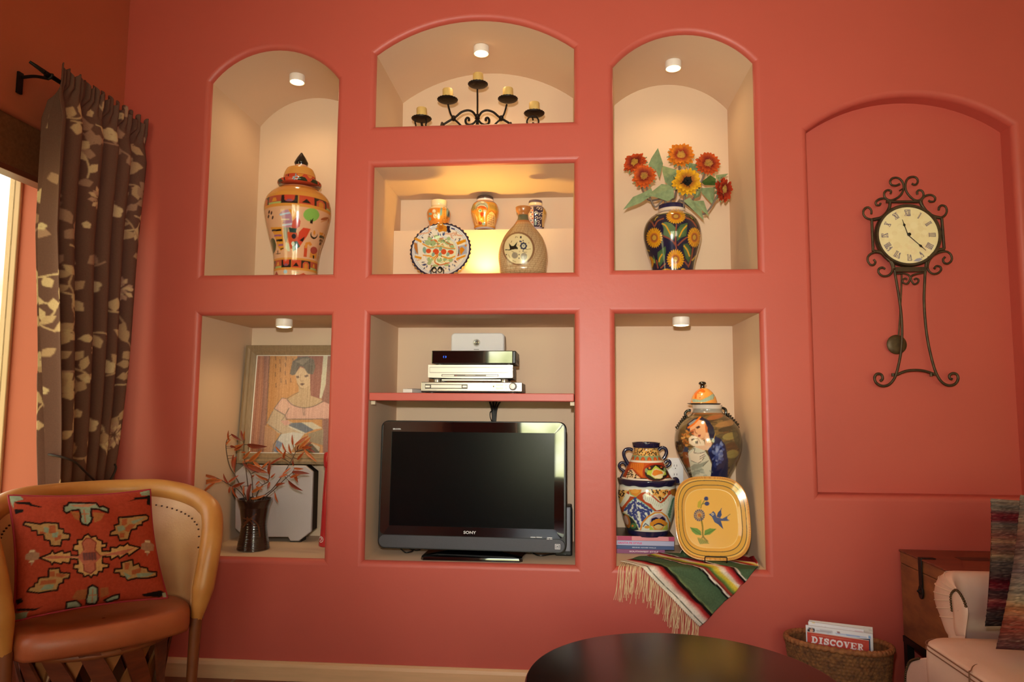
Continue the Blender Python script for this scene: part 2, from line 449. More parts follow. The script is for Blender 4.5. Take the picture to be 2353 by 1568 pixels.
build('ceiling', MB().box((XL, YR, ZT), (XR, 0, ZT + .1)), mat('ceiling_paint', '#e6d8c4', rough=0.8), smooth=0, kind='structure')
fm = mat('terracotta_tile', '#9a5233', rough=0.35, noise=0.3, nscale=3)
nt = fm.node_tree; bk = nt.nodes.new('ShaderNodeTexBrick'); tc = nt.nodes.new('ShaderNodeTexCoord')
bk.inputs['Scale'].default_value = 1.0; bk.offset = 0.0; bk.inputs['Brick Width'].default_value = 0.33; bk.inputs['Row Height'].default_value = 0.33
bk.inputs['Mortar Size'].default_value = 0.006; bk.inputs['Color1'].default_value = tuple(lin(hx('#84482e'))) + (1,); bk.inputs['Color2'].default_value = tuple(lin(hx('#703a24'))) + (1,)
bk.inputs['Mortar'].default_value = tuple(lin(hx('#7b6a58'))) + (1,)
nt.links.new(tc.outputs['Object'], bk.inputs['Vector']); nt.links.new(bk.outputs['Color'], nt.nodes['Principled BSDF'].inputs['Base Color'])
build('floor', MB().box((XL, YR, -0.1), (XR, 0, 0)), fm, smooth=0, kind='structure')
bb = MB(); prof = [(0, 0), (-.016, 0), (-.016, .052), (-.012, .064), (-.005, .071), (0, .071)]
bb.prism(prof, XL, XR, axes='yz')
build('baseboard_back', bb, mat('pale_baseboard', '#e3b488', rough=0.45, noise=0.12, nscale=5, stretch=(1, 12, 12)), smooth=0, kind='structure', fix=True)

# removable shelf in the television niche
sh = thing('niche_shelf', 'red painted wooden shelf across the television niche, carrying the silver players', 'shelf', (-.394, .2, 1.107))
build('board', MB().box((xB0 + .003, .014, 1.107), (xB1 - .003, DN - .02, 1.139)), RED, sh, smooth=0, bevel=0.003)
CLIP = mat('white_plastic_clip', '#d9c7aa', rough=0.5)
for xx in (xB0 + .001, xB1 - .019):
    build('support_clip', MB().box((xx, .05, 1.09), (xx + .018, .07, 1.107)), CLIP, sh, bevel=0.002)

# wall outlet behind the big urns
q0, q1 = at(1541, 1056, DN - .02), at(1561, 1108, DN - .02)
ot = thing('wall_outlet', 'white duplex wall outlet on the niche wall behind the blue rimmed pot', 'outlet', (q0[0] + .025, .475, q0[2] - .05))
ox, oz = q0[0] + .02, (q0[2] + q1[2]) / 2
build('cover_plate', MB().box((ox - .036, .469, oz - .058), (ox + .036, .4745, oz + .058)), mat('white_outlet_plastic', '#e8e6e8', rough=0.35), ot, bevel=0.002)
for dz in (-.02, .02):
    s = MB(); s.lathe([(0, .017), (.003, .016)], (0, 0, 0), 20); V = np.concatenate(s.v); s.v = [np.c_[V[:, 0] + ox, .4695 - V[:, 2], V[:, 1] + oz + dz]]
    rc = build('receptacle', s, mat('white_outlet_plastic', '#e8e6e8'), ot)
    h = MB()
    for dx in (-.006, .006): h.box((ox + dx - .001, .4658, oz + dz - .001), (ox + dx + .001, .4664, oz + dz + .008))
    h.box((ox - .002, .4658, oz + dz - .011), (ox + .002, .4664, oz + dz - .007))
    build('slot', h, mat('slot_black', '#15110f'), rc)

# puck lights under the niche ceilings
HOUS = mat('white_puck_housing', '#ece2da', rough=0.4)
LENS = mat('lit_puck_lens', '#fff2d0', emit='#ffd896', estr=9.0, rough=0.3)
def puck(x, y, z, label, power):
    t = thing('puck_light', label, 'light', (x, y, z), 'round puck lights in the niches')
    m = MB().lathe([(z - .032, .031), (z - .034, .0335), (z - .031, .0355), (z - .002, .0355), (z, .034)], (x, y), 32)
    build('housing', m, HOUS, t)
    m = MB().lathe([(z - .0365, .0), (z - .0365, .02), (z - .034, .029), (z - .031, .0305)], (x, y), 32)
    build('lens', m, LENS, t)
    l = bpy.data.lights.new('puck_beam', 'SPOT'); l.energy = power * 2.2; l.color = (1, .68, .34); l.spot_size = math.radians(150); l.spot_blend = .8; l.shadow_soft_size = .025
    o = bpy.data.objects.new('puck_beam', l); COL.objects.link(o); o.location = (x, y, z - .045)
def arch_z(x, x0, x1, zs, za):
    w = (x1 - x0) / 2; h = za - zs; R = (w * w + h * h) / (2 * h); return za - R + math.sqrt(R * R - (x - (x0 + x1) / 2) ** 2)
def puck_at(u, v, z, zoff=0.017):
    p = atz(u, v, z - zoff); return p[0], p[1]
zt = arch_z(-1.25, xA0, xA1, 2.486, 2.628); x, y = puck_at(683, 181, zt); zt = arch_z(x, xA0, xA1, 2.486, 2.628)
puck(x, y, zt - .002, 'white puck light on the arch above the tall lidded urn with the pointed black finial', 1.6)
x, y = puck_at(1106, 117, 2.725); puck(x, y, arch_z(x, xB0, xB1, 2.588, 2.728) - .001, 'white puck light on the wide arch above the iron candelabra', 1.8)
x, y = puck_at(1547, 151, 2.63); puck(x, y, arch_z(x, xD0, xD1, 2.499, 2.633) - .001, 'white puck light on the arch above the sunflowers', 1.6)
x, y = puck_at(653, 743, 1.461); puck(x, y, 1.461, 'white puck light above the framed picture of a woman', 1.6)
x, y = puck_at(1565, 739, 1.462); puck(x, y, 1.462, 'white puck light above the urn painted with a mother and child', 1.6)
# small uplight standing on the floor of the display niche, behind the sill
ux = float(at(1114, 620, .3)[0])
t = thing('niche_uplight', 'small lit lamp standing low between the scalloped plate and the brown bottle', 'light', (ux, .26, ZC))
build('housing', MB().lathe([(ZC, .03), (ZC + .02, .03), (ZC + .022, .028)], (ux, .29), 28), HOUS, t)
build('lens', MB().lathe([(ZC + .022, .027), (ZC + .025, .02), (ZC + .026, 0)], (ux, .29), 28), mat('lit_warm_lens', '#ffe9a8', emit='#ffd060', estr=7.0), t)
l = bpy.data.lights.new('uplight_beam', 'SPOT'); l.energy = 9.0; l.color = (1, .62, .14); l.spot_size = math.radians(160); l.spot_blend = 1.0; l.shadow_soft_size = .02
o = bpy.data.objects.new('uplight_beam', l); COL.objects.link(o); o.location = (ux, .29, ZC + .04); o.rotation_euler = (PI, 0, 0)
# ================================================================== UPPER NICHES
GLAZE = glaze()
SATIN = mat('satin_painted_clay', attr=True, rough=0.3, spec=0.5)
rnd = random.Random(7)
# ---------- tall lidded urn
cA = crop(590, 340, 5.226); yA = 0.22
body = Turned(cA, [(505, 285, 735), (540, 225, 775), (590, 165, 822), (650, 128, 856), (740, 112, 872), (820, 120, 868), (900, 138, 855), (1050, 172, 815), (1200, 203, 762), (1300, 212, 735), (1400, 214, 716), (1520, 214, 714)], yA,
              extra=[(ZA + .012, .0925), (ZA + .001, .090)])
cv = body.canvas('#e0aa84', 520, 520)
def zr(a, b, c, B=body, V=cv, x=490): V.ringz(B.zc(a, x), B.zc(b, x), c)
zr(450, 520, '#d98f3f'); zr(520, 568, '#dd9640'); zr(568, 665, '#c4472c'); zr(665, 700, '#d8903f'); zr(1322, 1346, '#d8903f'); zr(1346, 1440, '#c4472c'); zr(1440, 1466, '#d8903f')
def patch(B, V, v0, v1, k0, x=490, step=0.5, n=8):
    za, zb = B.zc(v1, x), B.zc(v0, x); h = zb - za
    for k in range(-n // 2, n // 2):
        a0 = k * step + k0; a1 = a0 + step; kind = (k + 9) % 4; R = lambda s, t: (a0 + s * step, za + t * h)
        if kind == 0:
            V.raw([R(0, 0), R(1, 0), R(1, 1), R(0, 1)], '#b5533a'); V.raw([R(.3, .28), R(.7, .28), R(.6, .78), R(.4, .78)], '#dd8f35'); V.raw([R(0, 0), R(1, 0), R(1, .2), R(0, .2)], '#a8b36a')
        elif kind == 1:
            V.raw([R(0, 0), R(1, 0), R(1, 1), R(0, 1)], '#262320'); V.raw([R(.17, 1), R(.2, .4), R(.36, .18), R(.64, .18), R(.8, .4), R(.83, 1)], '#c8452f'); V.raw([R(.25, .2), R(.4, .48), R(.6, .48), R(.75, .2)], '#8a5570')
        elif kind == 2:
            V.raw([R(0.05, 0), R(.95, 0), R(.95, 1), R(.05, 1)], '#c74a2e'); V.raw([R(.22, .16), R(.78, .16), R(.5, .66)], '#1f1c18'); V.raw([R(0, 0), R(.06, 0), R(.06, 1), R(0, 1)], '#d8903f')
        else:
            V.raw([R(0, 0), R(1, 0), R(1, 1), R(0, 1)], '#2b2620'); V.raw([R(.14, 0), R(.14, .6), R(.36, .9), R(.64, .9), R(.86, .6), R(.86, 0)], '#c8573a'); V.raw([R(.3, .02), R(.3, .5), R(.5, .72), R(.7, .5), R(.7, .02)], '#d28434')
patch(body, cv, 570, 664, -.12); patch(body, cv, 1347, 1438, -.3, step=.46)
P, E_, Ln = cv.poly, cv.ell, cv.line
P([(265, 800), (310, 755), (375, 738), (415, 800), (428, 900), (420, 950), (330, 957), (318, 870), (292, 815)], '#b8849a')
Ln([(282, 805), (345, 790), (410, 778)], 20, '#b6cde4'); Ln([(300, 862), (390, 858)], 12, '#eadbb8'); Ln([(312, 930), (420, 915)], 18, '#cddcea'); Ln([(312, 900), (420, 880)], 10, '#9a6a8c')
P([(380, 738), (440, 742), (490, 800), (440, 870), (415, 800)], '#dd922c'); P([(430, 880), (490, 818), (525, 880), (515, 945), (450, 985), (420, 950)], '#c74b36')
P([(325, 957), (382, 957), (372, 1080), (352, 1160), (325, 1060)], '#93907e'); P([(365, 1010), (480, 1018), (500, 1100), (460, 1200), (405, 1215), (378, 1100)], '#c9532f')
P([(385, 958), (480, 968), (470, 1022), (392, 1012)], '#27443f'); P([(352, 1130), (385, 1150), (400, 1245), (370, 1240), (345, 1200)], '#cfd6b6')
P([(508, 1012), (560, 957), (645, 975), (602, 1060), (545, 1140), (510, 1195), (440, 1245), (490, 1100)], '#cf4228'); P([(515, 1110), (577, 1065), (552, 1130)], '#15110f')
P([(440, 1130), (485, 1120), (520, 1185), (440, 1245), (425, 1200)], '#2b5a4c'); E_(446, 1062, 26, 30, '#191512'); E_(436, 1150, 20, 26, '#d9e0cc')
P([(165, 955), (300, 950), (320, 1060), (325, 1210), (290, 1238), (250, 1180), (215, 1050)], '#dd9434')
for a, b, c in ((992, '#241d18', 22), (1055, '#9a5a86', 22), (1113, '#241d18', 24), (1168, '#9a5a86', 22), (1214, '#241d18', 14)):
    Ln([(190 + (a - 992) * .45, a), (288 + (a - 992) * .13, a - 4)], c, c if isinstance(c, str) else b)
E_(655, 805, 95, 80, '#83b552'); P([(640, 905), (643, 855), (655, 872), (680, 842), (668, 915)], '#1a1512')
for x, y in ((150, 772), (178, 782), (192, 838), (142, 825)): E_(x, y, 9, 22, '#3a2018', 12)
E_(815, 852, 48, 17, '#a3552f', -12); Ln([(770, 890), (845, 868)], 8, '#c77a3c')
E_(685, 1047, 42, 48, '#1c1613'); E_(690, 1030, 37, 46, '#e0aa84'); E_(690, 1020, 13, 30, '#d98a36')
Ln([(580, 1300), (588, 1185)], 38, '#cc4a2c'); Ln([(588, 1195), (598, 1150), (632, 1143), (645, 1165)], 30, '#dd8a38')
P([(640, 1255), (720, 1262), (714, 1332), (632, 1318)], '#dd8f3c'); E_(683, 1232, 42, 44, '#a8453a'); P([(672, 1292), (688, 1292), (688, 1332), (672, 1328)], '#1c1613')
E_(192, 1178, 40, 92, '#3f4a2a'); Ln([(255, 1235), (255, 1280)], 7, '#3a241b'); Ln([(232, 1275), (285, 1268)], 7, '#3a241b')
for y, c in ((1030, '#d98a36'), (1065, '#3b3a28'), (1110, '#6a4a30'), (1150, '#302a22')): P([(755, y - 16), (800, y - 6), (786, y + 24), (748, y + 14)], c)
E_(345, 1488, 22, 24, '#8fb6d4'); P([(430, 1480), (520, 1500), (480, 1505)], '#c9c7a4'); P([(490, 1530), (560, 1505), (600, 1530)], '#c4472c'); P([(215, 1530), (240, 1485), (262, 1530)], '#a8423a')
t = thing('lidded_urn', 'tall pink clay urn painted with tree and houses, domed lid with pointed black finial', 'urn', (body.cx, yA, ZA))
build('body', body.mesh(MB(), cv), GLAZE, t, smooth=60)
lid = Turned(cA, [(256, 380, 648), (268, 362, 664), (300, 348, 684), (330, 340, 698), (375, 334, 710), (404, 330, 714), (415, 300, 748), (424, 268, 764), (446, 264, 766), (462, 275, 755)], yA)
lid.prof = lid.prof[np.argsort(lid.prof[:, 0])]
lv = lid.canvas('#dd9a4a', 420, 300)
def lr(a, b, c): lv.ringz(lid.zc(a, 515), lid.zc(b, 515), c)
lr(305, 398, '#c5492d'); lr(402, 424, '#221c1c'); lr(424, 440, '#e2c8a6'); lr(440, 462, '#1d1a22')
for k in range(-4, 5):
    za, zb = lid.zc(394, 515), lid.zc(310, 515); a = k * .62 - .1; h = zb - za
    if k % 3 == 0:
        lv.line([(428, 372), (450, 345), (490, 338), (510, 355), (485, 375), (460, 368)], 12, '#b9c4c8') if k == 0 else None
        lv.raw([(a - .3, za), (a - .24, za), (a - .24, zb), (a - .3, zb)], '#1f1c18'); lv.raw([(a + .2, za), (a + .27, za), (a + .27, zb), (a + .2, zb)], '#8fa8b0')
    else: lv.raw([(a - .26, za), (a + .26, za), (a - .05, za + .8 * h)], '#26301f'); lv.raw([(a - .34, zb), (a + .1, zb), (a - .1, za + .55 * h)], '#d98a36')
lo = build('lid', lid.mesh(MB(), lv, rows=90), GLAZE, t, smooth=60)
fin = Turned(cA, [(62, 528, 548), (75, 520, 556), (120, 487, 584), (170, 458, 608), (188, 453, 612), (200, 460, 610), (225, 470, 604), (258, 474, 598)], yA)
fv = fin.canvas('#dfa784', 60, 200); fv.ringz(fin.zc(192, 532), 9, '#17110f')
build('finial', fin.mesh(MB(), fv, nf=40, nb=16, rows=60), GLAZE, lo, smooth=50, label='pointed black finial')

# ---------- iron candelabra with five candles
IRON = mat('wrought_iron', '#2b211c', rough=0.45, metal=0.6, noise=0.3, nscale=30, bump=0.3, bscale=90)
WAX = mat('candle_wax', '#e6bf74', rough=0.5, noise=0.12, nscale=40)
cB = crop(960, 80, 7.126); yB = 0.2
t = thing('candelabra', 'black wrought iron candelabra with five dishes and scrolled arms in the top arched niche', 'candelabra', (float(at(*cB(980, 1000), yB)[0]), yB, ZB))
def pathB(pts, n=24, y=yB): P = np.array(pts, float); return spline(at(*cB(P[:, 0], P[:, 1]), y), n)
fr = MB(); fr.tube(pathB([(975, 890), (977, 1100), (976, 1340)], 10), .0038, 8)
zb_ = ZB + .004; cxb = float(at(*cB(976, 1340), yB)[0])
def knot(x, y, r=.011):
    p = at(*cB(x, y), yB); fr.lathe([(-1.1 * r, .5 * r), (-.7 * r, r), (-.2 * r, .85 * r), (.2 * r, 1.05 * r), (.7 * r, r), (1.1 * r, .5 * r)], p, 12)
for s in (-1, 1):
    m = lambda pts: [(976 + s * (976 - x), y) for x, y in pts]
    fr.tube(pathB(m([(950, 1330), (900, 1265), (820, 1238), (720, 1265), (640, 1330), (590, 1365)])), .0052, 8)
    fr.tube(pathB(m([(590, 1365), (545, 1310), (515, 1220), (495, 1140)]), 12), .0042, 8)
    fr.tube(pathB(m([(585, 1370), (500, 1420), (420, 1470), (330, 1530), (230, 1570), (130, 1560), (75, 1500), (62, 1440)])), .0052, 8)
    fr.tube(pathB(m([(590, 1380), (660, 1440), (720, 1500), (800, 1560), (900, 1560), (960, 1480), (976, 1370)])), .0045, 8)
    fr.tube(pathB(m([(976, 1370), (920, 1445), (850, 1475), (795, 1455), (782, 1400), (805, 1362), (835, 1370), (838, 1410)])), np.linspace(.0045, .006, 24), 8)
    q = at(*cB(*m([(65, 1440)])[0]), yB)
    lp = [(q[0] + .026 * math.cos(a), q[1] - .02, q[2] + .026 * math.sin(a) - .004) for a in np.linspace(-.5, PI + .5, 20)]
    fr.tube(lp, .0036, 8); fr.tube([lp[10], (q[0], q[1], q[2] + .012)], .0036, 8)
    for a in (lp[0], lp[-1]): fr.tube([a, (a[0], q[1] - .005, a[2] - .03), (q[0], q[1], ZB + .03)], .0034, 8)
    knot(*m([(588, 1368)])[0])
    f0 = at(*cB(*m([(420, 1470)])[0]), yB)
    for dy in (-.07, .07): fr.tube(spline([(f0[0], yB, f0[2]), (f0[0] - s * .0, yB + dy * .6, f0[2] - .01), (f0[0], yB + dy, ZB + .02), (f0[0], yB + dy * 1.15, ZB + .004)], 14), .0042, 8)
knot(976, 1345, .012)
build('frame', fr, IRON, t, smooth=50)
DISH = [(985, 832, 172), (488, 1085, 177), (1475, 1072, 170), (1907, 1308, 175), (62, 1395, 172)]
CNAME = ['topmost, on the centre dish of the candelabra', 'second from the left on the candelabra', 'right of the centre candle on the candelabra', 'low at the right end of the candelabra', 'low at the left end of the candelabra']
for k, (x, y, r) in enumerate(DISH):
    c = at(*cB(x, y), yB - .003); R = r / 7.126 * (c[1] + 2.8) / F * 1.0
    d = MB(); n = 40; th = np.linspace(0, 2 * PI, n, endpoint=False); G = []
    for rr, zz in ((.0, -.004), (.3, -.004), (.7, -.002), (.9, .001), (1.0, .006), (.985, .008), (.9, .004), (.6, .001), (0, 0)):
        w = 1 + (.035 * np.cos(20 * th) if rr > .9 else 0 * th)
        G.append(np.stack([c[0] + R * rr * w * np.sin(th), c[1] - R * rr * w * np.cos(th), np.full(n, c[2] + zz)], -1))
    d.grid(np.array(G), closed_v=True)
    build('candle_dish', d, IRON, t, smooth=60)
    h = .053; cr_ = .0232
    cd = MB().lathe([(0, cr_ * .97), (.002, cr_), (h - .003, cr_), (h, cr_ * .93), (h - .001, cr_ * .5), (h - .004, .002)], (0, 0, 0), 28)
    o = build('pillar_candle', cd, WAX, None, loc=(0, 0, 0), smooth=50)
    o.location = (c[0], c[1], c[2] + .0015)
    wk = MB().tube([(0, 0, h - .005), (0.001, 0, h + .004)], .0012, 6)
    w = build('wick', wk, mat('black_wick', '#1a1410'), None); w.parent = o
    tag(o, 'short yellow pillar candle, ' + CNAME[k], 'candle', 'candles on the iron candelabra')

# ---------- display niche: three small vases on the step
def small_vase(cr, rows, y, paint, label, extra=(), nm='talavera_vase'):
    B = Turned(cr, rows, y, extra=extra); v = B.canvas('#e8d6b4', 260, 260); paint(B, v)
    o = build(nm, B.mesh(MB(), v, nf=120, nb=20, rows=110), GLAZE, None, loc=(B.cx, y, B.z0), smooth=60, label=label, cat='vase', group='small painted vases on the back step')
    return B
cV = crop(970, 440, 12.384)
zS = SZ
def paintL(B, v):
    v.ringz(-9, B.zc(462, 480), '#d98a3a'); v.ringz(B.zc(462, 480), 9, '#efe0b8')
    P, E_, Ln = v.poly, v.ell, v.line
    for x, y, rx, ry, c, a in ((250, 560, 40, 60, '#d9761f', 20), (340, 560, 46, 52, '#efe6c8', 0), (470, 570, 34, 90, '#d9861f', 0), (230, 640, 50, 34, '#7fb4ac', 0), (280, 720, 60, 50, '#d9761f', 0), (220, 780, 40, 50, '#86b8ac', 0), (370, 700, 50, 70, '#efe6c8', 0), (470, 720, 40, 80, '#d6ead8', 0), (540, 580, 32, 120, '#7ba8a2', 5), (620, 640, 55, 200, '#d59a44', 0), (720, 600, 40, 120, '#8aa49c', 0), (170, 640, 22, 70, '#cf8a3a', 0), (310, 790, 60, 40, '#d9761f', 0), (760, 650, 30, 100, '#5d6f70', 0)): E_(x, y, rx, ry, c, a)
    Ln([(400, 520), (410, 590), (360, 620), (330, 600), (345, 575)], 12, '#a9946a', 20); Ln([(420, 560), (380, 640), (350, 690), (380, 740), (400, 700)], 14, '#b39c6a', 20)
    for k in range(6): E_(625, 520 + k * 48, 24, 16, '#a8642c', 30)
    Ln([(575, 470), (570, 640), (580, 860)], 9, '#b07a30'); Ln([(680, 470), (690, 640), (670, 860)], 9, '#b07a30'); Ln([(745, 640), (700, 780)], 12, '#2e3c3c')
small_vase(cV, [(282, 260, 708), (292, 255, 713), (400, 258, 705), (440, 268, 692), (465, 240, 720), (520, 180, 765), (600, 138, 800), (660, 128, 808), (740, 140, 800), (840, 165, 780), (950, 200, 742), (1060, 232, 712)], .43, paintL, 'round orange and green swirl vase with a plain cream neck, behind the scalloped plate', extra=[(zS, .0185)])
def paintM(B, v):
    v.ringz(-9, 9, '#cf8a30'); v.ringz(B.zc(240, 1780), 9, '#ece2e0'); v.ringz(B.zc(182, 1780), 9, '#2b2333'); v.ringz(B.zc(285, 1780), B.zc(262, 1780), '#8d8694'); v.ringz(-9, B.zc(1000, 1780), '#d8cfd2'); v.ringz(-9, B.zc(1055, 1780), '#6e4a3a'); v.ringz(B.zc(1030, 1780), B.zc(1022, 1780), '#3b3350')
    P, E_, Ln = v.poly, v.ell, v.line
    E_(1690, 430, 190, 150, '#a9b5a0'); E_(1690, 520, 170, 110, '#c9772a'); Ln([(1530, 520), (1560, 420), (1650, 360), (1760, 370), (1850, 450), (1860, 530)], 14, '#6f8078', 30); Ln([(1570, 500), (1610, 420), (1690, 390), (1790, 420), (1820, 490)], 10, '#dfe3d0', 24)
    E_(1710, 310, 60, 34, '#d4d8bc'); Ln([(1650, 300), (1700, 350), (1780, 340)], 8, '#8c6a3c')
    for k in range(7): E_(1600 + k * 34, 470 - 26 * math.sin(k * .52), 16, 22, '#c0421f')
    E_(1650, 550, 52, 44, '#d8dcae'); E_(1655, 545, 34, 28, '#6d9c78'); Ln([(1570, 610), (1560, 540), (1600, 490), (1680, 470)], 14, '#e3b04a', 24)
    E_(1700, 660, 46, 70, '#b5441d', 20); E_(1770, 680, 34, 50, '#9fa38c'); E_(1640, 720, 40, 60, '#d9a040'); E_(1680, 830, 55, 80, '#d8a63c'); E_(1650, 900, 46, 46, '#b04a24'); E_(1750, 920, 46, 50, '#9fb89c'); E_(1690, 790, 22, 22, '#e8d9a8')
    P([(1830, 950), (1840, 700), (1900, 610), (1980, 570), (2060, 640), (2090, 760), (2060, 1000), (1850, 1000)], '#e0b878')
    Ln([(1835, 960), (1835, 720), (1900, 600), (1990, 560), (2080, 660)], 14, '#a2521f', 30)
    for k in range(14): Ln([(1870 + (k % 3) * 70, 660 + k * 22), (1900 + (k % 3) * 60, 640 + k * 22), (1925 + (k % 3) * 55, 690 + k * 20)], 9, '#8f4a24', 8)
    P([(1420, 600), (1500, 640), (1570, 740), (1600, 960), (1520, 980), (1440, 760)], '#dfb070')
    for k in range(8): Ln([(1440 + k * 14, 640 + k * 36), (1490 + k * 10, 640 + k * 40), (1500 + k * 12, 690 + k * 34)], 9, '#8f4a24', 8)
    P([(1900, 330), (2060, 340), (2150, 480), (2160, 560), (2040, 540), (1900, 520)], '#b98f3a')
    for k in range(6): Ln([(1920 + k * 40, 360 + k * 14), (1960 + k * 40, 480 + k * 10)], 8, '#6f6a38')
    E_(1460, 460, 60, 90, '#a08a44', 20); Ln([(1440, 540), (1520, 470)], 10, '#6f5a2c')
small_vase(cV, [(165, 1560, 2000), (185, 1545, 2018), (225, 1540, 2024), (300, 1545, 2016), (330, 1490, 2070), (400, 1430, 2140), (520, 1388, 2192), (600, 1384, 2196), (700, 1398, 2180), (850, 1440, 2140), (980, 1480, 2105), (1060, 1502, 2095)], .43, paintM, 'squat amber and ochre patterned vase standing at the middle of the back step', extra=[(zS, .0235)])
cV2 = crop(1130, 450, 8.25)
def paintR(B, v):
    v.ringz(-9, 9, '#2b2742'); v.ringz(B.zc(178, 830), 9, '#efd9ac'); v.ringz(B.zc(118, 830), 9, '#5a4a58'); v.ringz(B.zc(200, 830), B.zc(180, 830), '#8f86a4'); v.ringz(-9, B.zc(590, 880), '#b9b0bc')
    P, E_, Ln = v.poly, v.ell, v.line
    P([(690, 205), (790, 205), (800, 600), (690, 560)], '#cdb0a0')
    for k in range(9): E_(745 + (k % 2) * 24, 240 + k * 38, 15, 15, '#b5553a' if k % 2 else '#5a4a6a')
    for k, (x, y) in enumerate(((880, 240), (930, 250), (890, 350), (850, 420), (920, 430), (880, 495), (900, 560), (840, 320), (950, 340))): Ln([(x - 28, y), (x - 10, y - 24), (x + 20, y - 14), (x + 16, y + 16), (x - 6, y + 14)], 11, '#d9cdb8', 16)
    P([(985, 200), (960, 330), (945, 600), (1100, 600), (1100, 200)], '#c8a56a'); E_(1010, 300, 26, 60, '#b08a3a')
small_vase(cV2, [(103, 715, 940), (112, 694, 955), (170, 692, 957), (190, 700, 950), (210, 690, 962), (250, 650, 1005), (300, 620, 1038), (350, 610, 1048), (420, 622, 1036), (500, 650, 1010), (600, 668, 994), (612, 672, 990)], .43, paintR, 'dark blue scrolled vase with cream neck, standing behind the brown bottle', extra=[(zS, .0205)])

# ---------- scalloped plate on a wire stand
cP = crop(920, 500, 11.2)
pc = at(*cP(1035, 835), .2); tilt = math.radians(16); Rp = 810 / 11.2 * 3.0 / F
ex = np.array([1., 0, 0]); ez = np.array([0, math.sin(tilt), math.cos(tilt)]); en = np.array([0, -math.cos(tilt), math.sin(tilt)])
def Tp(x, y, off=0.0):
    d = ray(*cP(x, y)); n = en; k = ((pc + en * off - CAM) @ n) / (d @ n); Q = CAM + d * k[..., None] - pc
    return np.stack([Q @ ex, Q @ ez], -1)
v = Canvas(lambda x, y: Tp(x, y, -.012), (-Rp * 1.04, -Rp * 1.04), (Rp * 1.04, Rp * 1.04), '#e9e0d4', 440, 440)
def disc(r, c, w=None):
    a = np.linspace(0, 2 * PI, 80, endpoint=False); v.raw(np.c_[r * Rp * np.cos(a), r * Rp * np.sin(a)], c)
disc(1.1, '#26213a'); disc(.935, '#e6e0dc'); disc(.9, '#9aa0b4'); disc(.885, '#e9e4dc'); disc(.855, '#7d86a0'); disc(.845, '#e6dccb')
P, E_, Ln = v.poly, v.ell, v.line
for k in range(90):                                       # blue leaf sprays on the rim
    a = rnd.uniform(0, 2 * PI); r = rnd.uniform(.6, .82)
    if abs(math.sin(a)) < .42: continue
    b = a + rnd.uniform(-.5, .5); l = rnd.uniform(.05, .1)
    p = np.array([r * math.cos(a), r * math.sin(a)]); d = np.array([math.cos(b), math.sin(b)]) * l; q = np.array([-d[1], d[0]]) * .3
    v.raw(np.array([p - d, p + q, p + d, p - q]) * Rp, rnd.choice(['#2a2a4a', '#3d4670', '#51648a', '#2a2a4a', '#d6a183', '#8a6a44']))
P([(1210, 250), (1290, 260), (1280, 330), (1310, 400), (1230, 415), (1195, 330)], '#1e1d33'); P([(1320, 300), (1420, 330), (1400, 350), (1320, 330)], '#2f3360')
for pts in ([(500, 480), (620, 440), (720, 420), (800, 350)], [(740, 360), (770, 280), (840, 220)], [(1200, 430), (1330, 440), (1380, 420), (1480, 480), (1600, 500)], [(1300, 470), (1360, 570)]): Ln(pts, 34, '#dbaa8c', 14)
P([(900, 310), (960, 290), (960, 210), (1030, 190), (1100, 170), (1120, 230), (1200, 260), (1210, 340), (1180, 390), (1100, 370), (1000, 400), (960, 340)], '#cf8424'); E_(1050, 290, 60, 50, '#b5661f')
for pts in ([(395, 550), (560, 620), (545, 680), (380, 610)], [(380, 1010), (555, 1030), (545, 1095), (385, 1070)], [(1400, 650), (1690, 590), (1700, 660), (1425, 725)], [(1440, 1050), (1690, 990), (1690, 1040), (1445, 1110)]): P(pts, '#d8901f')
P([(360, 680), (450, 690), (470, 980), (380, 960)], '#9a9aa6'); P([(370, 690), (440, 700), (450, 800), (465, 960), (420, 930), (370, 800)], '#b5702c'); P([(1460, 760), (1720, 710), (1720, 960), (1460, 1010)], '#a3a6b8')
P([(1530, 800), (1590, 770), (1665, 850), (1600, 930), (1570, 980), (1530, 900)], '#d3841f'); E_(1690, 750, 30, 26, '#d3841f'); E_(1490, 790, 30, 44, '#b5603a'); E_(1490, 960, 30, 44, '#b5603a'); E_(1500, 880, 18, 70, '#4b4a3a')
disc(.575, '#e9e4dc'); disc(.548, '#7884a6'); disc(.54, '#ece8df'); disc(.515, '#8a94a8'); disc(.508, '#e3dcb8')
for x, y, rx, ry, a in ((700, 650, 70, 60, 0), (830, 640, 80, 90, 20), (1050, 600, 90, 60, 0), (1200, 640, 90, 50, 30), (940, 500, 80, 40, 0), (760, 560, 60, 40, 0), (1310, 720, 80, 50, 30), (1240, 540, 50, 40, 0), (760, 1080, 80, 60, 30), (900, 1240, 80, 40, 0), (1000, 1080, 70, 60, 0), (1150, 1080, 60, 60, 0), (1290, 1080, 60, 60, 0), (740, 1180, 50, 50, 0), (1190, 1220, 70, 40, 0)): E_(x, y, rx, ry, '#9fb27e', a)
for pts, w in (([(580, 690), (700, 740), (800, 760), (1000, 730), (1200, 780), (1400, 790)], 34), ([(590, 975), (750, 980), (850, 1030), (960, 950), (1100, 1000), (1250, 1040), (1400, 990)], 34)): Ln(pts, w, '#d98f2c', 30)
Ln([(790, 590), (880, 560), (940, 610), (960, 700)], 22, '#bf5a2a', 16); Ln([(1130, 580), (1230, 660), (1350, 690)], 22, '#bf5a2a', 14); Ln([(1000, 530), (1100, 520)], 20, '#bf5a2a'); Ln([(960, 980), (890, 1080), (900, 1160), (1020, 1210), (1180, 1170), (1260, 1160)], 26, '#c4622c', 24)
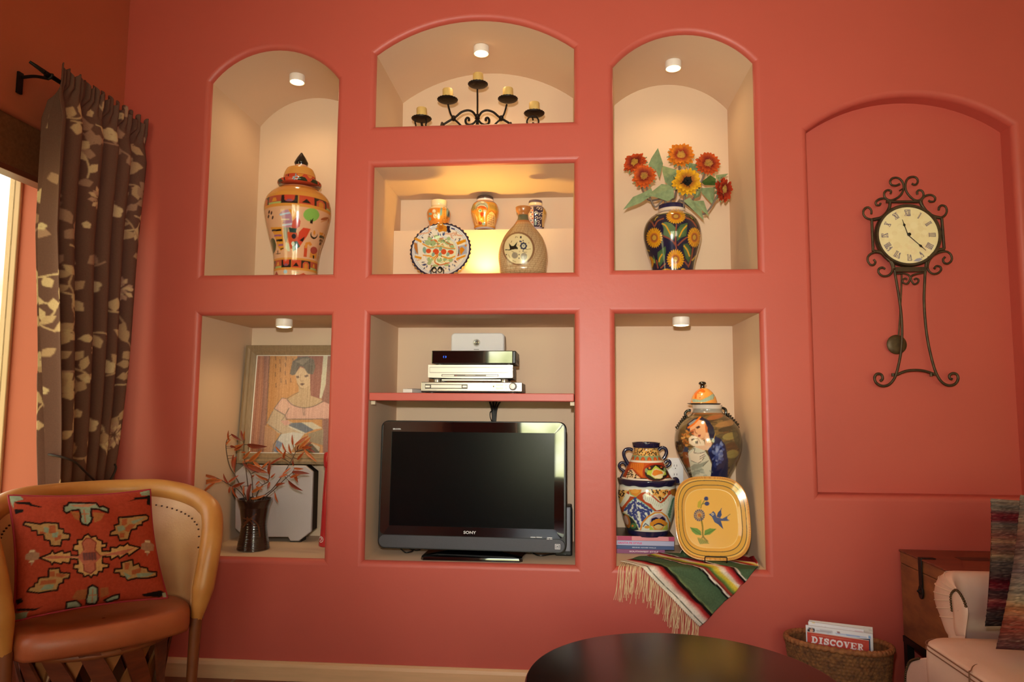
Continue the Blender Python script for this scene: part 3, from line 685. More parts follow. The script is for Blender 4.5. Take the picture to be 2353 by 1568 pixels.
Ln([(600, 860), (760, 790), (900, 780), (1040, 760), (1200, 800), (1400, 810)], 22, '#9fb2a0', 24); E_(620, 840, 44, 80, '#7fa598')
for x, y, rx, ry in ((720, 850, 65, 60), (910, 870, 80, 75), (1110, 870, 70, 72), (1290, 880, 80, 55)): E_(x, y, rx, ry, '#cf4f26')
for x, y in ((840, 940), (1030, 800), (1220, 940), (1020, 940)): E_(x, y, 40, 56, '#86a592', 20)
for k in range(70):
    a = rnd.uniform(0, 2 * PI); r = rnd.uniform(.1, .47); y_ = r * math.sin(a)
    if abs(y_) > .17: L_ = spline([(r * math.cos(a), y_), (r * math.cos(a) + rnd.uniform(-.06, .06), y_ + rnd.uniform(-.05, .05)), (r * math.cos(a) + rnd.uniform(-.1, .1), y_ + rnd.uniform(-.06, .06))], 8); L_ = L_[np.hypot(*L_.T) < .5]; w_ = rnd.uniform(.008, .018); c_ = rnd.choice(['#8fa672', '#a9b98a', '#efe6c4', '#efe6c4', '#c9772c', '#6f8f68', '#d9b45a'])
    if abs(y_) > .17:
        for p_ in L_: v.raw(np.array([[p_[0] + w_ * math.cos(b), p_[1] + w_ * math.sin(b)] for b in np.linspace(0, 2 * PI, 9)[:-1]]) * Rp, c_)
for k in range(26):
    a = rnd.uniform(0, 2 * PI); r = rnd.uniform(.15, .48); 
    if abs(r * math.sin(a)) > .16: v.raw(np.array([[r * math.cos(a) + .022 * math.cos(b), r * math.sin(a) + .022 * math.sin(b)] for b in np.linspace(0, 2 * PI, 9)[:-1]]) * Rp, rnd.choice(['#f0ead0', '#b54a2a', '#5d7a52', '#f0ead0']))
n = 240; th = np.linspace(0, 2 * PI, n, endpoint=False); G = []; C_ = []
for r, dep in list(zip(np.linspace(0.002, .5, 40), np.full(40, -.016))) + list(zip(np.linspace(.51, .58, 8), np.linspace(-.0155, -.011, 8))) + list(zip(np.linspace(.59, .93, 44), np.linspace(-.0105, .002, 44))) + [(.95, .004), (.975, .005), (1.0, .003)]:
    w = 1 + (.018 * np.cos(40 * th) * max(0, (r - .9) / .1)); x = r * w * Rp * np.cos(th); z = r * w * Rp * np.sin(th)
    G.append(pc + np.outer(x, ex) + np.outer(z, ez) + en * dep); C_.append(v.sample(np.stack([x, z], -1)))
for r, dep in ((.985, -.003), (.9, -.006), (.6, -.019), (.55, -.024), (.001, -.024)):
    w = 1 + (.018 * np.cos(40 * th) * max(0, (r - .9) / .1)); x = r * w * Rp * np.cos(th); z = r * w * Rp * np.sin(th)
    G.append(pc + np.outer(x, ex) + np.outer(z, ez) + en * dep); C_.append(np.tile(lin(hx('#d8cfc4')), (n, 1)))
m = MB(); m.grid(np.array(G), 0, np.array(C_).reshape(-1, 3), closed_v=True)
pb = pc - ez * Rp * 1.01
build('scalloped_plate', m, GLAZE, None, loc=pb, smooth=60, label='round painted plate with scalloped dark blue rim on a wire stand', cat='plate')
BLK = mat('black_wire', '#17120f', rough=0.4, metal=0.5)
st = thing('plate_stand', 'black wire easel with looped front holding the scalloped plate', 'stand', (pb[0], pb[1], ZC))
m = MB(); zf = ZC + .003
for s in (-1, 1):
    m.tube(spline([(pb[0] + s * .004, pb[1] - .034, pb[2] + .03), (pb[0] + s * .012, pb[1] - .036, pb[2] + .04), (pb[0] + s * .026, pb[1] - .034, pb[2] + .028), (pb[0] + s * .028, pb[1] - .03, pb[2] - .004), (pb[0] + s * .03, pb[1] - .026, zf), (pb[0] + s * .034, pb[1] + .02, zf), (pb[0] + s * .03, pb[1] + .065, zf), (pb[0] + s * .02, pb[1] + .075, pb[2] + .06), (pb[0] + s * .012, pb[1] + .06, pb[2] + .1)], 50), .0024, 8)
    m.tube([(pb[0] + s * .012 + .009 * math.cos(a), pb[1] - .036, pb[2] + .026 + .009 * math.sin(a)) for a in np.linspace(0, 2 * PI, 20)], .002, 6)
for yy in (.0, .06): m.tube([(pb[0] - .033, pb[1] + yy, zf), (pb[0] + .033, pb[1] + yy, zf)], .0024, 8)
build('wire_frame', m, BLK, st, smooth=60)

# ---------- brown combed bottle
cK = crop(1130, 450, 8.25)
B = Turned(cK, [(207, 480, 715), (218, 456, 742), (240, 455, 745), (280, 460, 735), (320, 480, 715), (345, 505, 700), (385, 502, 695), (440, 495, 705), (500, 462, 738), (580, 395, 790), (680, 300, 880), (800, 212, 965), (950, 145, 1025), (1080, 115, 1052), (1200, 112, 1058), (1350, 135, 1040), (1480, 172, 1010)], .215, extra=[(ZC + .012, .042), (ZC + .001, .040)])
v = B.canvas('#93704f', 420, 460); P, E_, Ln = v.poly, v.ell, v.line
v.ringz(B.zc(520, 600), 9, '#a8683a'); v.ringz(B.zc(330, 600), 9, '#b0703c'); v.ringz(B.zc(450, 600), B.zc(345, 600), '#5c5a44')
for k in range(24):
    zz = B.zc(500 + k * 41, 620); 
    for j in range(64):
        a = -1.5 + j * .05 + (k % 2) * .022
        if a < -.75 + k * .012 and k < 8: continue
        v.raw([(a, zz - .004), (a + .016, zz - .0075), (a + .03, zz - .004), (a + .024, zz + .006), (a + .006, zz + .006)], '#d0b78e' if (k + j) % 5 else '#b39a74', .8)
E_(505, 985, 305, 318, '#7d5a3e'); E_(500, 985, 272, 288, '#d8c79a')
P([(245, 1000), (340, 1000), (320, 880), (370, 935), (410, 930), (480, 850), (455, 930), (490, 970), (485, 990), (430, 990), (380, 1000), (340, 1015), (250, 1015)], '#1d2019')
for k in range(8):
    a = k * PI / 4; E_(595 + 48 * math.cos(a), 930 + 52 * math.sin(a), 22, 22, '#242a44')
E_(595, 930, 36, 38, '#c3bda2'); E_(595, 925, 14, 16, '#8a8470'); E_(540, 845, 26, 14, '#2a3050', 15); E_(545, 765, 16, 22, '#2e2c30')
E_(430, 1110, 58, 60, '#8f8370'); E_(603, 1130, 62, 70, '#8f8370')
for x, y in ((512, 1095), (512, 1165), (588, 1025), (588, 828), (270, 1100)): E_(x, y, 11, 12, '#242330')
for pts in ([(440, 780), (450, 755), (490, 770)], [(640, 1000), (735, 985)], [(360, 870), (375, 835)], [(600, 1050), (660, 1045)], [(390, 1210), (450, 1235)], [(310, 1100), (340, 1160)], [(370, 1030), (410, 1050)]): Ln(pts, 8, '#6a5a40')
for x, y in ((490, 915), (695, 870), (520, 1035)): E_(x, y, 12, 10, '#b98a6a')
bt = build('flask_bottle', B.mesh(MB(), v, sy=.78), glaze('brown_stoneware_glaze', .22), None, loc=(B.cx, B.yc, ZC), smooth=60, label='brown stoneware bottle with combed texture and a painted bird medallion', cat='bottle')

# ---------- sunflower vase
cD = crop(1460, 460, 9.222); yD = .25
B = Turned(cD, [(118, 500, 1048), (135, 490, 1056), (200, 480, 1062), (262, 478, 1064), (285, 455, 1085), (330, 372, 1160), (400, 290, 1262), (500, 218, 1340), (620, 176, 1384), (740, 162, 1396), (850, 168, 1386), (1000, 200, 1350), (1150, 245, 1305), (1300, 295, 1265), (1460, 328, 1238)], yD, extra=[(ZD + .012, .086), (ZD + .001, .084)])
v = B.canvas('#1b1d38', 560, 560); P, E_, Ln = v.poly, v.ell, v.line
v.ringz(B.zc(262, 770), 9, '#e6d3c0'); v.ringz(B.zc(140, 770), 9, '#232048'); v.ringz(B.zc(222, 770), B.zc(206, 770), '#28244a'); v.ringz(B.zc(285, 770), B.zc(262, 770), '#6d6a3c')
for x, y, rx, ry, a in ((330, 420, 180, 60, -35), (1230, 420, 170, 60, 35), (250, 1080, 60, 90, 0), (1320, 900, 50, 260, 5), (210, 640, 50, 180, 8)): E_(x, y, rx, ry, '#33301c', a)
def leafp(pts, c='#476241', vein=None, vc='#d8a02c'):
    P(pts, c); x, y = np.mean(pts, 0)
    q = np.array(pts, float); P((q - [x, y]) * .6 + [x - 8, y - 5], '#5c7650', alpha=.55)
    if vein: Ln(vein, 30, vc, 12)
leafp([(560, 500), (640, 460), (760, 490), (850, 580), (850, 760), (800, 850), (700, 790), (590, 740), (600, 600)], '#5a7350', [(570, 500), (640, 540), (700, 640), (750, 740)])
leafp([(880, 770), (880, 620), (960, 520), (1110, 480), (1090, 640), (1080, 760), (960, 800), (880, 880)], '#46623c', [(1085, 540), (1000, 640), (930, 780)])
leafp([(1010, 930), (1100, 920), (1190, 1040), (1180, 1180), (1130, 1330), (1060, 1230), (1020, 1080)], '#3c5a38', [(1030, 970), (1100, 1070), (1145, 1190)])
leafp([(640, 980), (650, 1090), (610, 1280), (520, 1420), (480, 1330), (470, 1110)], '#41633c', [(570, 1150), (520, 1230), (505, 1310)])
leafp([(380, 1160), (420, 1240), (440, 1370), (400, 1330), (370, 1240)], '#3c5a40', [(395, 1260), (410, 1330)], '#8fa04a')
leafp([(1200, 1350), (1290, 1180), (1270, 1300), (1230, 1400)], '#3c4f2a', [(1285, 1180), (1200, 1280)], '#c8a440')
for pts in ([(870, 520), (855, 700), (850, 900), (870, 1040)], [(590, 760), (700, 810), (790, 870), (850, 960)], [(1090, 790), (1000, 860), (900, 960)], [(400, 560), (350, 470), (290, 430)], [(410, 560), (470, 450), (600, 390)], [(1060, 370), (1190, 430), (1290, 560)], [(1220, 1020), (1180, 1250), (1120, 1420)], [(1040, 1300), (1120, 1400)], [(480, 1440), (450, 1280)], [(640, 1350), (540, 1440)]): Ln(pts, 30, '#8a4634', 16)
Ln([(415, 430), (440, 380), (480, 350)], 16, '#c8a846', 8); Ln([(1170, 350), (1210, 400)], 14, '#b9a03c'); Ln([(245, 1060), (305, 1080)], 18, '#c89a2a')
def sunfl(cx, cy, rx, ry, n=24):
    for k in range(n):
        a = 2 * PI * k / n; d = .13
        P([(cx + rx * .45 * math.cos(a - d), cy + ry * .45 * math.sin(a - d)), (cx + rx * .85 * math.cos(a - d * .9), cy + ry * .85 * math.sin(a - d * .9)), (cx + rx * math.cos(a), cy + ry * math.sin(a)), (cx + rx * .85 * math.cos(a + d * .9), cy + ry * .85 * math.sin(a + d * .9)), (cx + rx * .45 * math.cos(a + d), cy + ry * .45 * math.sin(a + d))], '#e09f1f' if k % 2 else '#d69218')
    E_(cx, cy, rx * .62, ry * .62, '#d9921c'); E_(cx, cy, rx * .46, ry * .46, '#b8672a'); E_(cx, cy, rx * .33, ry * .33, '#8a4a28'); E_(cx, cy, rx * .25, ry * .25, '#c4973c')
sunfl(858, 345, 218, 165); sunfl(402, 800, 180, 226); sunfl(1248, 792, 152, 224); sunfl(850, 1255, 192, 222); sunfl(315, 1330, 80, 150); sunfl(660, 1510, 110, 60); sunfl(1010, 1500, 60, 60)
zt_ = B.z1; rt_ = B.prof[-1, 1]
build('sunflower_vase', B.mesh(MB(), v, nf=190, rows=240, prof=np.r_[B.prof, [[zt_ - .001, rt_ - .005], [zt_ - .02, rt_ - .009], [zt_ - .06, rt_ + .012], [zt_ - .16, rt_ + .03], [zt_ - .2, rt_ + .02], [zt_ - .2, 0]]]), GLAZE, None, loc=(B.cx, yD, ZD), smooth=60, label='navy vase painted with sunflowers, holding the silk sunflowers', cat='vase')
vtop = B.z1; vcx = B.cx

# ---------- silk sunflowers
cS = crop(1420, 310, 7.84)
PET = mat('silk_petals', attr=True, rough=0.7, spec=0.2, noise=.25, nscale=90)
LEAF = mat('silk_leaf', '#98a678', rough=0.75, spec=0.15, noise=0.3, nscale=45, color2='#7d8d66', bump=.3, bscale=120)
DLEAF = mat('dark_silk_leaf', '#4d6a30', rough=0.7, spec=.2, noise=.3, nscale=45)
STEM = mat('silk_stem', '#7d6a5c', rough=0.6)
def petals(mb, c, N, R, c0, c1, seed, n=20, cup=.25):
    q = random.Random(seed); N = np.asarray(N, float); N /= np.linalg.norm(N)
    a = np.cross([0, 0, 1.], N); a /= np.linalg.norm(a); b = np.cross(N, a); C0, C1 = lin(hx(c0)), lin(hx(c1))
    for ring, (ln, lift, m) in enumerate(((1.0, .10, n), (.86, .34, n - 3))):
        for k in range(m):
            t = 2 * PI * (k + .5 * ring + q.uniform(-.2, .2)) / m; d = a * math.cos(t) + b * math.sin(t); s = np.cross(N, d)
            L = R * ln * q.uniform(.86, 1.08); w = R * .17 * q.uniform(.85, 1.2); li = (lift + q.uniform(-.12, .12)); G = []; Cc = []
            tw = q.uniform(-.35, .35)
            for f, wf in ((.36, .45), (.55, .9), (.72, 1.0), (.88, .62), (1.0, .06)):
                p = c + d * L * f + N * R * (li * math.sin(f * 1.9) * .75 - cup * .2 * f * f * (1 - ring)); sd = s * math.cos(tw * f) + N * math.sin(tw * f)
                G.append([p - sd * w * wf, p - N * R * .035 * wf, p + sd * w * wf]); k_ = min(1, max(0, (f - .42) / .45)); Cc.append([C0 * (1 - k_) + C1 * k_ * q.uniform(.85, 1.1)] * 3)
            mb.grid(np.array(G), 0, np.array(Cc).reshape(-1, 3))
def head_disc(mb, c, N, R, cols, dome=.35):
    N = np.asarray(N, float) / np.linalg.norm(N); a = np.cross([0, 0, 1.], N); a /= np.linalg.norm(a); b = np.cross(N, a); G = []; Cc = []
    th = np.linspace(0, 2 * PI, 36, endpoint=False); q = np.random.RandomState(3)
    for f, h, ci in ((1, -.1, 0), (1.02, .1, 0), (.92, .25, 0), (.75, .3, 1), (.55, .27, 1), (.38, .2, 2), (.2, .17, 2), (.01, .16, 2)):
        jit = 1 + q.uniform(-.04, .04, 36); G.append(c + (np.outer(np.cos(th), a) + np.outer(np.sin(th), b)) * R * f * jit[:, None] + N * R * (h * dome / .35) + np.outer(q.uniform(-.05, .05, 36) * R, N))
        Cc.append(lin(hx(cols[ci])) * q.uniform(.7, 1.15, (36, 1)))
    mb.grid(np.array(G), 0, np.array(Cc).reshape(-1, 3), closed_v=True)
def leafmesh(mb, pts, y, mi=0, bow=.014, seed=1):
    P = np.array(pts, float); q = random.Random(seed); c = P.mean(0)
    P2 = np.concatenate([P[i] + (P[(i + 1) % len(P)] - P[i]) * np.linspace(0, 1, 4)[:-1, None] for i in range(len(P))])
    tip = P[0]; ax = c - tip; L = np.linalg.norm(ax); ax /= L; nx = np.array([-ax[1], ax[0]])
    def W(p):
        p = np.atleast_2d(p); lat = (p - c) @ nx / L; lon = (p - tip) @ ax / (2 * L)
        yy = y - bow * 1.2 + bow * 2.4 * np.abs(lat) + bow * .9 * np.cos(lon * 4 + seed)
        return np.array([at(u, v_, k) for (u, v_), k in zip(zip(*cS(p[:, 0], p[:, 1])), yy)])
    n = len(P2); ring = [P2, c + (P2 - c) * .66, c + (P2 - c) * .33]
    G = np.array([W(r) for r in ring]); B0 = mb.n
    mb.grid(G, mi, closed_v=True); mb.add(W(c), [], mi)
    for i in range(n): mb.f.append([B0 + 2 * n + i, B0 + 2 * n + (i + 1) % n, B0 + 3 * n]); mb.mi.append(mi)
HEADS = [((310, 510), 232, .30, (-.45, -1, .35), '#6b1c1c', '#d2521f', ('#b3763a', '#c08a3c', '#c79a40'), 'leftmost orange silk sunflower, tipped toward the side wall, half behind its neighbour'),
         ((472, 745), 222, .22, (-.15, -1, -.05), '#7a2018', '#e0611c', ('#a8642c', '#bd7434', '#b98a3c'), 'orange silk sunflower low at the left, in front of the leftmost bloom'),
         ((1130, 375), 250, .26, (-.05, -1, .15), '#9a2a1c', '#f08a1e', ('#b0702c', '#c4853a', '#d9a040'), 'topmost silk sunflower, bright orange with broad petals'),
         ((1620, 520), 228, .25, (.1, -1, .05), '#7f1f1a', '#d95a1e', ('#b0662c', '#c07c3c', '#bd9044'), 'red orange silk sunflower at the upper right of the bunch'),
         ((1240, 850), 275, .17, (.06, -1, .02), '#a0521e', '#f4b41e', ('#2b1c10', '#241a14', '#1b1816'), 'yellow silk sunflower with a black centre in the middle of the bunch'),
         ((1890, 985), 235, .22, (.85, -.9, -.15), '#7a201c', '#c4401e', ('#b08044', '#bd8a44', '#c09a50'), 'red silk sunflower at the far right, turned sideways')]
LV = {0: [([(90, 1350), (270, 1120), (480, 1030), (600, 960), (640, 1080), (400, 1230)], .22, 0)],
      1: [([(720, 235), (812, 520), (745, 790), (690, 640), (545, 545), (600, 420)], .27, 0), ([(490, 1110), (640, 1000), (785, 885), (900, 900), (1000, 960), (1012, 1130), (900, 1200), (640, 1112)], .2, 0)],
      2: [([(1085, 640), (800, 555), (800, 660), (850, 850), (980, 980), (1060, 760)], .3, 0)],
      3: [([(1250, 500), (1470, 540), (1500, 660), (1290, 640)], .31, 0), ([(1500, 850), (1660, 730), (1765, 790), (1752, 910), (1560, 905)], .3, 1), ([(1990, 698), (1760, 725), (1770, 800), (1890, 790)], .29, 0)],
      4: [([(1545, 1540), (1180, 1190), (1290, 1130), (1500, 1340)], .2, 0), ([(1640, 1470), (1300, 1180), (1400, 1190), (1545, 1185)], .22, 0), ([(1380, 1150), (1350, 1050), (1520, 950), (1470, 1110)], .24, 0)],
      5: [([(1715, 1270), (1510, 1050), (1500, 960), (1745, 945), (1735, 1100)], .27, 0)]}
for k, ((x, y), r, yy, N, c0, c1, dc, lab) in enumerate(HEADS):
    c = at(*cS(x, y), yy); R = r / 7.84 * (yy + 2.8) / F
    root = np.array([vcx + (-.038, -.02, -.006, .016, .03, .04)[k], yD + (-.01, -.02, .02, .022, -.012, .0)[k], vtop - .14])
    t = thing('silk_sunflower', lab, 'flower', root, 'silk sunflowers in the navy vase')
    Nv = np.array(N, float) / np.linalg.norm(N)
    m = MB().tube(spline([root, (root[0] * .9 + c[0] * .1 if k not in (0, 5) else root[0] * .8 + vcx * .2, root[1], vtop + .02), (root * .45 + c * .55) + [0, .02, -.01], c - Nv * R * .35 + [0, 0, -.012], c - Nv * R * .1], 30), .0042, 8)
    build('stem', m, STEM, t, smooth=60)
    m = MB(); petals(m, c, N, R, c0, c1, 11 + k); build('petals', m, PET, t, smooth=60)
    m = MB(); head_disc(m, c, N, R * (.5 if k == 4 else .46), dc); build('flower_disc', m, PET, t, smooth=60)
    m = MB(); a = np.cross([0, 0, 1.], Nv); a /= np.linalg.norm(a); b = np.cross(Nv, a)
    for j in range(12):
        w = 2 * PI * j / 12; d = a * math.cos(w) + b * math.sin(w); s = np.cross(Nv, d)
        G = [[c - Nv * R * .12 + d * R * f - s * R * wf, c - Nv * R * .15 + d * R * f - Nv * R * .04 * f, c - Nv * R * .12 + d * R * f + s * R * wf] for f, wf in ((.1, .1), (.45, .16), (.8, .1), (1.0, .01))]
        m.grid(np.array(G))
    build('calyx', m, LEAF, t, smooth=60)
    m = MB()
    for j, (pts, ly, mi) in enumerate(LV[k]): leafmesh(m, pts, ly, mi, seed=k * 3 + j)
    build('leaves', m, [LEAF, DLEAF], t, smooth=80)
# ================================================================== LOWER NICHES
# ---------- picture of a woman (left niche)
cI = crop(540, 770, 5.408)
yP = .375
zsp = .466 + .0  # niche floor
SPT = float(at(630, 1069, .345)[2])          # top of the grey speaker
a_ = at(*cI(122, 122), .40); b_ = at(*cI(60, 1560), .36)
xl = xA0 + .012; wI = .545; x2 = xl + wI
zt, zb = float(at(562, 794, .42)[2]), SPT + .004
lean = .05
def PW(s, t, off=0.0):   # picture plane: s to the right 0..1, t up 0..1
    return np.stack([xl + wI * np.asarray(s, float), .385 + lean * np.asarray(t, float) - off + 0 * np.asarray(s, float), zb + (zt - zb) * np.asarray(t, float) + 0 * np.asarray(s, float)], -1)
t = thing('framed_picture', 'grey framed drawing of a seated woman in a pink blouse, above the pale speaker', 'picture', (xl + wI / 2, .4, zb))
FRM = mat('weathered_frame_wood', '#9a8264', rough=0.6, noise=0.25, nscale=20, stretch=(6, 6, 1))
fw, fh = .047 / wI, .047 / (zt - zb)
m = MB()
def bar(p0, p1, q0, q1):    # outer edge p0-p1, inner edge q0-q1 (s,t)
    prof = [(0, 0.0), (0, .022), (.25, .026), (.45, .02), (.6, .022), (.85, .012), (1, .010), (1, 0)]
    G = []
    for f, o in prof:
        G.append([PW(p0[0] + (q0[0] - p0[0]) * f, p0[1] + (q0[1] - p0[1]) * f, o), PW(p1[0] + (q1[0] - p1[0]) * f, p1[1] + (q1[1] - p1[1]) * f, o)])
    m.grid(np.array(G))
bar((0, 1), (1, 1), (fw, 1 - fh), (1 - fw, 1 - fh)); bar((1, 0), (0, 0), (1 - fw, fh), (fw, fh)); bar((0, 0), (0, 1), (fw, fh), (fw, 1 - fh)); bar((1, 1), (1, 0), (1 - fw, 1 - fh), (1 - fw, fh))
m.add([PW(0, 0, 0), PW(1, 0, 0), PW(1, 1, 0), PW(0, 1, 0)], [(0, 1, 2, 3)])
build('frame', m, FRM, t, smooth=30)
s0, s1, t0_, t1_ = fw, 1 - fw, fh, 1 - fh
m = MB().add([PW(s0, t0_, .004), PW(s1, t0_, .004), PW(s1, t1_, .004), PW(s0, t1_, .004)], [(0, 1, 2, 3)])
build('mat_border', m, mat('white_mat_board', '#f2ece2', rough=.7), t, smooth=0)
H = homography([(240, 258), (1135, 272), (185, 1495), (1075, 1495)], [(0, 1), (.735, 1), (0, 0), (.735, 0)])
v = Canvas(H, (0, 0), (1, 1), '#c98a4e', 380, 480); P, E_, Ln = v.poly, v.ell, v.line
P([(240, 255), (410, 255), (395, 1100), (370, 1500), (180, 1500)], '#b5745e'); P([(330, 255), (410, 255), (395, 1100), (370, 1500), (300, 1500), (330, 900)], '#9a6a60')
for x, c in ((262, '#a05c4a'), (300, '#c88a6a'), (345, '#8a5a54'), (385, '#b07a6c')): Ln([(x, 260), (x - 12, 900), (x - 50, 1500)], 14, c)
Ln([(408, 260), (395, 1100), (372, 1500)], 6, '#5a4a48')
P([(785, 265), (1135, 265), (1105, 830), (960, 800), (780, 500)], '#8a4f4a'); P([(1135, 265), (1195, 265), (1165, 700), (1120, 820), (1092, 810), (1115, 560)], '#cfd2c0'); P([(1195, 265), (1500, 265), (1500, 1500), (1150, 1500), (1120, 820), (1170, 650)], '#8a5a54')
P([(372, 1150), (540, 1250), (480, 1500), (370, 1500)], '#c4906c')
for x, y in ((487, 290), (548, 335), (628, 290), (492, 395), (624, 380), (557, 445), (490, 505), (625, 490), (570, 585), (637, 605), (702, 580), (503, 645), (725, 325)): Ln([(x, y - 26), (x + 4, y + 26)], 9, '#5d3d30')
P([(400, 1130), (490, 950), (640, 1030), (640, 1240), (560, 1260)], '#c8b096'); P([(600, 1060), (760, 1130), (940, 1250), (760, 1320), (600, 1260), (420, 1130)], '#cbb39a')
P([(810, 640), (960, 520), (975, 780), (1120, 830), (1150, 900), (900, 940), (700, 900), (660, 830), (815, 740)], '#bfa382')
P([(760, 500), (830, 410), (900, 440), (960, 510), (960, 640), (900, 690), (840, 690), (790, 620)], '#d0b594')
P([(690, 500), (720, 340), (800, 285), (920, 275), (1010, 320), (1030, 420), (1000, 510), (930, 500), (870, 410), (820, 400), (760, 510), (720, 520)], '#55504e'); P([(760, 340), (860, 300), (960, 300), (860, 390)], '#77716a'); P([(930, 380), (1000, 400), (990, 500), (930, 480)], '#4a4644')
P([(770, 530), (810, 525), (820, 550), (790, 562)], '#6a5148'); P([(880, 525), (935, 510), (940, 535), (900, 548)], '#66504a'); Ln([(840, 500), (828, 580), (850, 600), (872, 590)], 7, '#9a8068'); P([(825, 632), (860, 618), (895, 630), (860, 655)], '#5f4340'); Ln([(790, 620), (830, 680), (880, 695)], 6, '#7a6450')
P([(490, 945), (590, 810), (660, 830), (760, 905), (900, 935), (1050, 910), (1150, 860), (1260, 900), (1220, 1070), (640, 1080), (640, 1030)], '#dcaaa0'); P([(520, 930), (600, 840), (660, 850), (700, 940), (640, 1020)], '#e2b3a4')
Ln([(660, 830), (740, 900), (880, 935), (1020, 915), (1145, 850)], 10, '#6a5a58', 16); Ln([(490, 945), (640, 1030), (690, 940)], 10, '#6a5a58'); Ln([(640, 1030), (660, 1080), (900, 1078), (1150, 1075)], 12, '#7a5f5c'); Ln([(490, 945), (590, 810), (655, 815)], 8, '#6a5a58'); Ln([(875, 940), (885, 1030)], 8, '#6a5a58'); Ln([(900, 940), (903, 1035)], 7, '#6a5a58'); Ln([(660, 820), (740, 770), (820, 735)], 8, '#7a6654')
P([(690, 1130), (860, 1120), (1030, 1210), (920, 1250), (700, 1160)], '#54627e'); P([(860, 1120), (1000, 1115), (1140, 1190), (1020, 1208)], '#d5cdb8'); P([(700, 1165), (920, 1250), (860, 1250), (680, 1170)], '#dfe2dc'); P([(580, 1100), (680, 1090), (720, 1140), (640, 1160)], '#dba39a')
P([(580, 1270), (760, 1240), (900, 1260), (720, 1500), (500, 1500)], '#d8d8d8'); P([(540, 1340), (620, 1380), (560, 1500), (500, 1480)], '#6d83ae'); P([(950, 1260), (1150, 1200), (1150, 1400), (980, 1360)], '#94846a'); P([(960, 1370), (1110, 1430), (1100, 1500), (900, 1500)], '#4c4436'); P([(990, 1370), (1110, 1420), (1100, 1480)], '#cfc4a8')
Ln([(400, 1130), (470, 980)], 7, '#6a6a70'); Ln([(420, 1150), (600, 1260)], 7, '#6f6a6c'); Ln([(590, 1270), (500, 1400), (490, 1500)], 10, '#4a5064'); Ln([(590, 1100), (640, 1040)], 6, '#7a6460')
hz_ = np.random.RandomState(4); hat = hz_.normal(0, .05, v.A.shape[:2] + (1,)) + np.repeat(hz_.normal(0, .03, (1, v.W, 1)), v.H, 0); v.A = np.clip((v.A * .74 + hx('#ab9c8c') * .26) * .97 + hat, 0, 1)
n1, n2 = 150, 190; S_, T_ = np.meshgrid(np.linspace(0, 1, n1), np.linspace(0, 1, n2)); mm = .006
G = PW(s0 + mm / wI + S_ * (s1 - s0 - 2 * mm / wI), t0_ + mm + T_ * (t1_ - t0_ - 2 * mm), .0055)
m = MB(); m.grid(G, 0, v.sample(np.stack([S_, T_], -1)).reshape(-1, 3))
build('drawing', m, mat('drawing_under_glass', attr=True, rough=.55, coat=.25), t, smooth=0)

# ---------- pale flat speaker with cut corners
cG = crop(450, 980, 5.059); yS = .33
t = thing('speaker', 'pale grey flat speaker with cut corners, standing under the framed picture', 'speaker', (-1.2, yS + .04, ZE))
def pS(x, y, yy=yS): q = at(*cG(x, y), yy); return (q[0], q[2])
oct_ = [pS(560, 1288), pS(1070, 1290), pS(1095, 1335), pS(1195, 1335), pS(1340, 1225), pS(1360, 530), pS(1270, 458), pS(560, 450), pS(455, 540), pS(455, 1190)]
zlow = ZE + .004; oct_ = [(x, max(z, zlow)) for x, z in oct_]
GRL = mat('pale_speaker_grille', '#b9b1b3', rough=.45, metal=.1, bump=.15, bscale=300)
build('grille', MB().prism(oct_, yS, yS + .018), GRL, t, smooth=30, bevel=.004, fix=True)
c_ = np.mean(oct_, 0); ins = [tuple(c_ + (np.array(p) - c_) * .98) for p in oct_]
build('cabinet', MB().prism(ins, yS + .018, yS + .082), mat('dark_speaker_body', '#25211f', rough=.5), t, smooth=30, fix=True)
for fx in (560, 1090):
    q = pS(fx, 1335); build('foot', MB().box((q[0], yS + .004, ZE + .0005), (q[0] + .05, yS + .07, zlow + .012)), mat('dark_speaker_body', '#25211f'), t, smooth=0)

# ---------- tall red bottle at the right jamb
rb = [(ZE + .0005, .034), (ZE + .006, .037), (ZE + .03, .035), (ZE + .06, .031), (ZE + .2, .027), (ZE + .33, .021), (ZE + .345, .024), (ZE + .37, .027), (ZE + .4, .026), (ZE + .41, .02)]
bx = float(at(734, 1240, .27)[0]) + .036
RB_ = mat('red_glazed_bottle', '#b3262a', rough=.25, coat=.3)
t = thing('red_bottle', 'tall slim red bottle with round white emblem, half hidden at the niche edge', 'bottle', (bx, .27, ZE))
build('body', MB().lathe(spline(rb, 60), (bx, .27), 32), RB_, t, smooth=60)
m = MB()
for k in range(26):
    a = 2 * PI * k / 26; b = a + .24; c = .004
    for r0_, r1_ in ((.011, .0135),):
        pts = [(r0_, a), (r1_, a), (r1_, b), (r0_, b)]
        V = []
        for r, q in pts:
            an = -.55 + r * math.cos(q) / .035; zz = ZE + .033 + r * math.sin(q); V.append((bx + .0362 * math.sin(an), .27 - .0362 * math.cos(an), zz))
        m.add(V, [(0, 1, 2, 3)])
for pts in ([(-.004, .006), (.003, .007), (.005, 0), (0, -.003), (.002, -.007)],):
    V = [(bx + .0364 * math.sin(-.55 + x / .035), .27 - .0364 * math.cos(-.55 + x / .035), ZE + .033 + z) for x, z in pts]; m.tube(spline(V, 12), .0014, 6)
build('emblem', m, mat('white_print', '#e6dcd6', rough=.4), t, smooth=0)

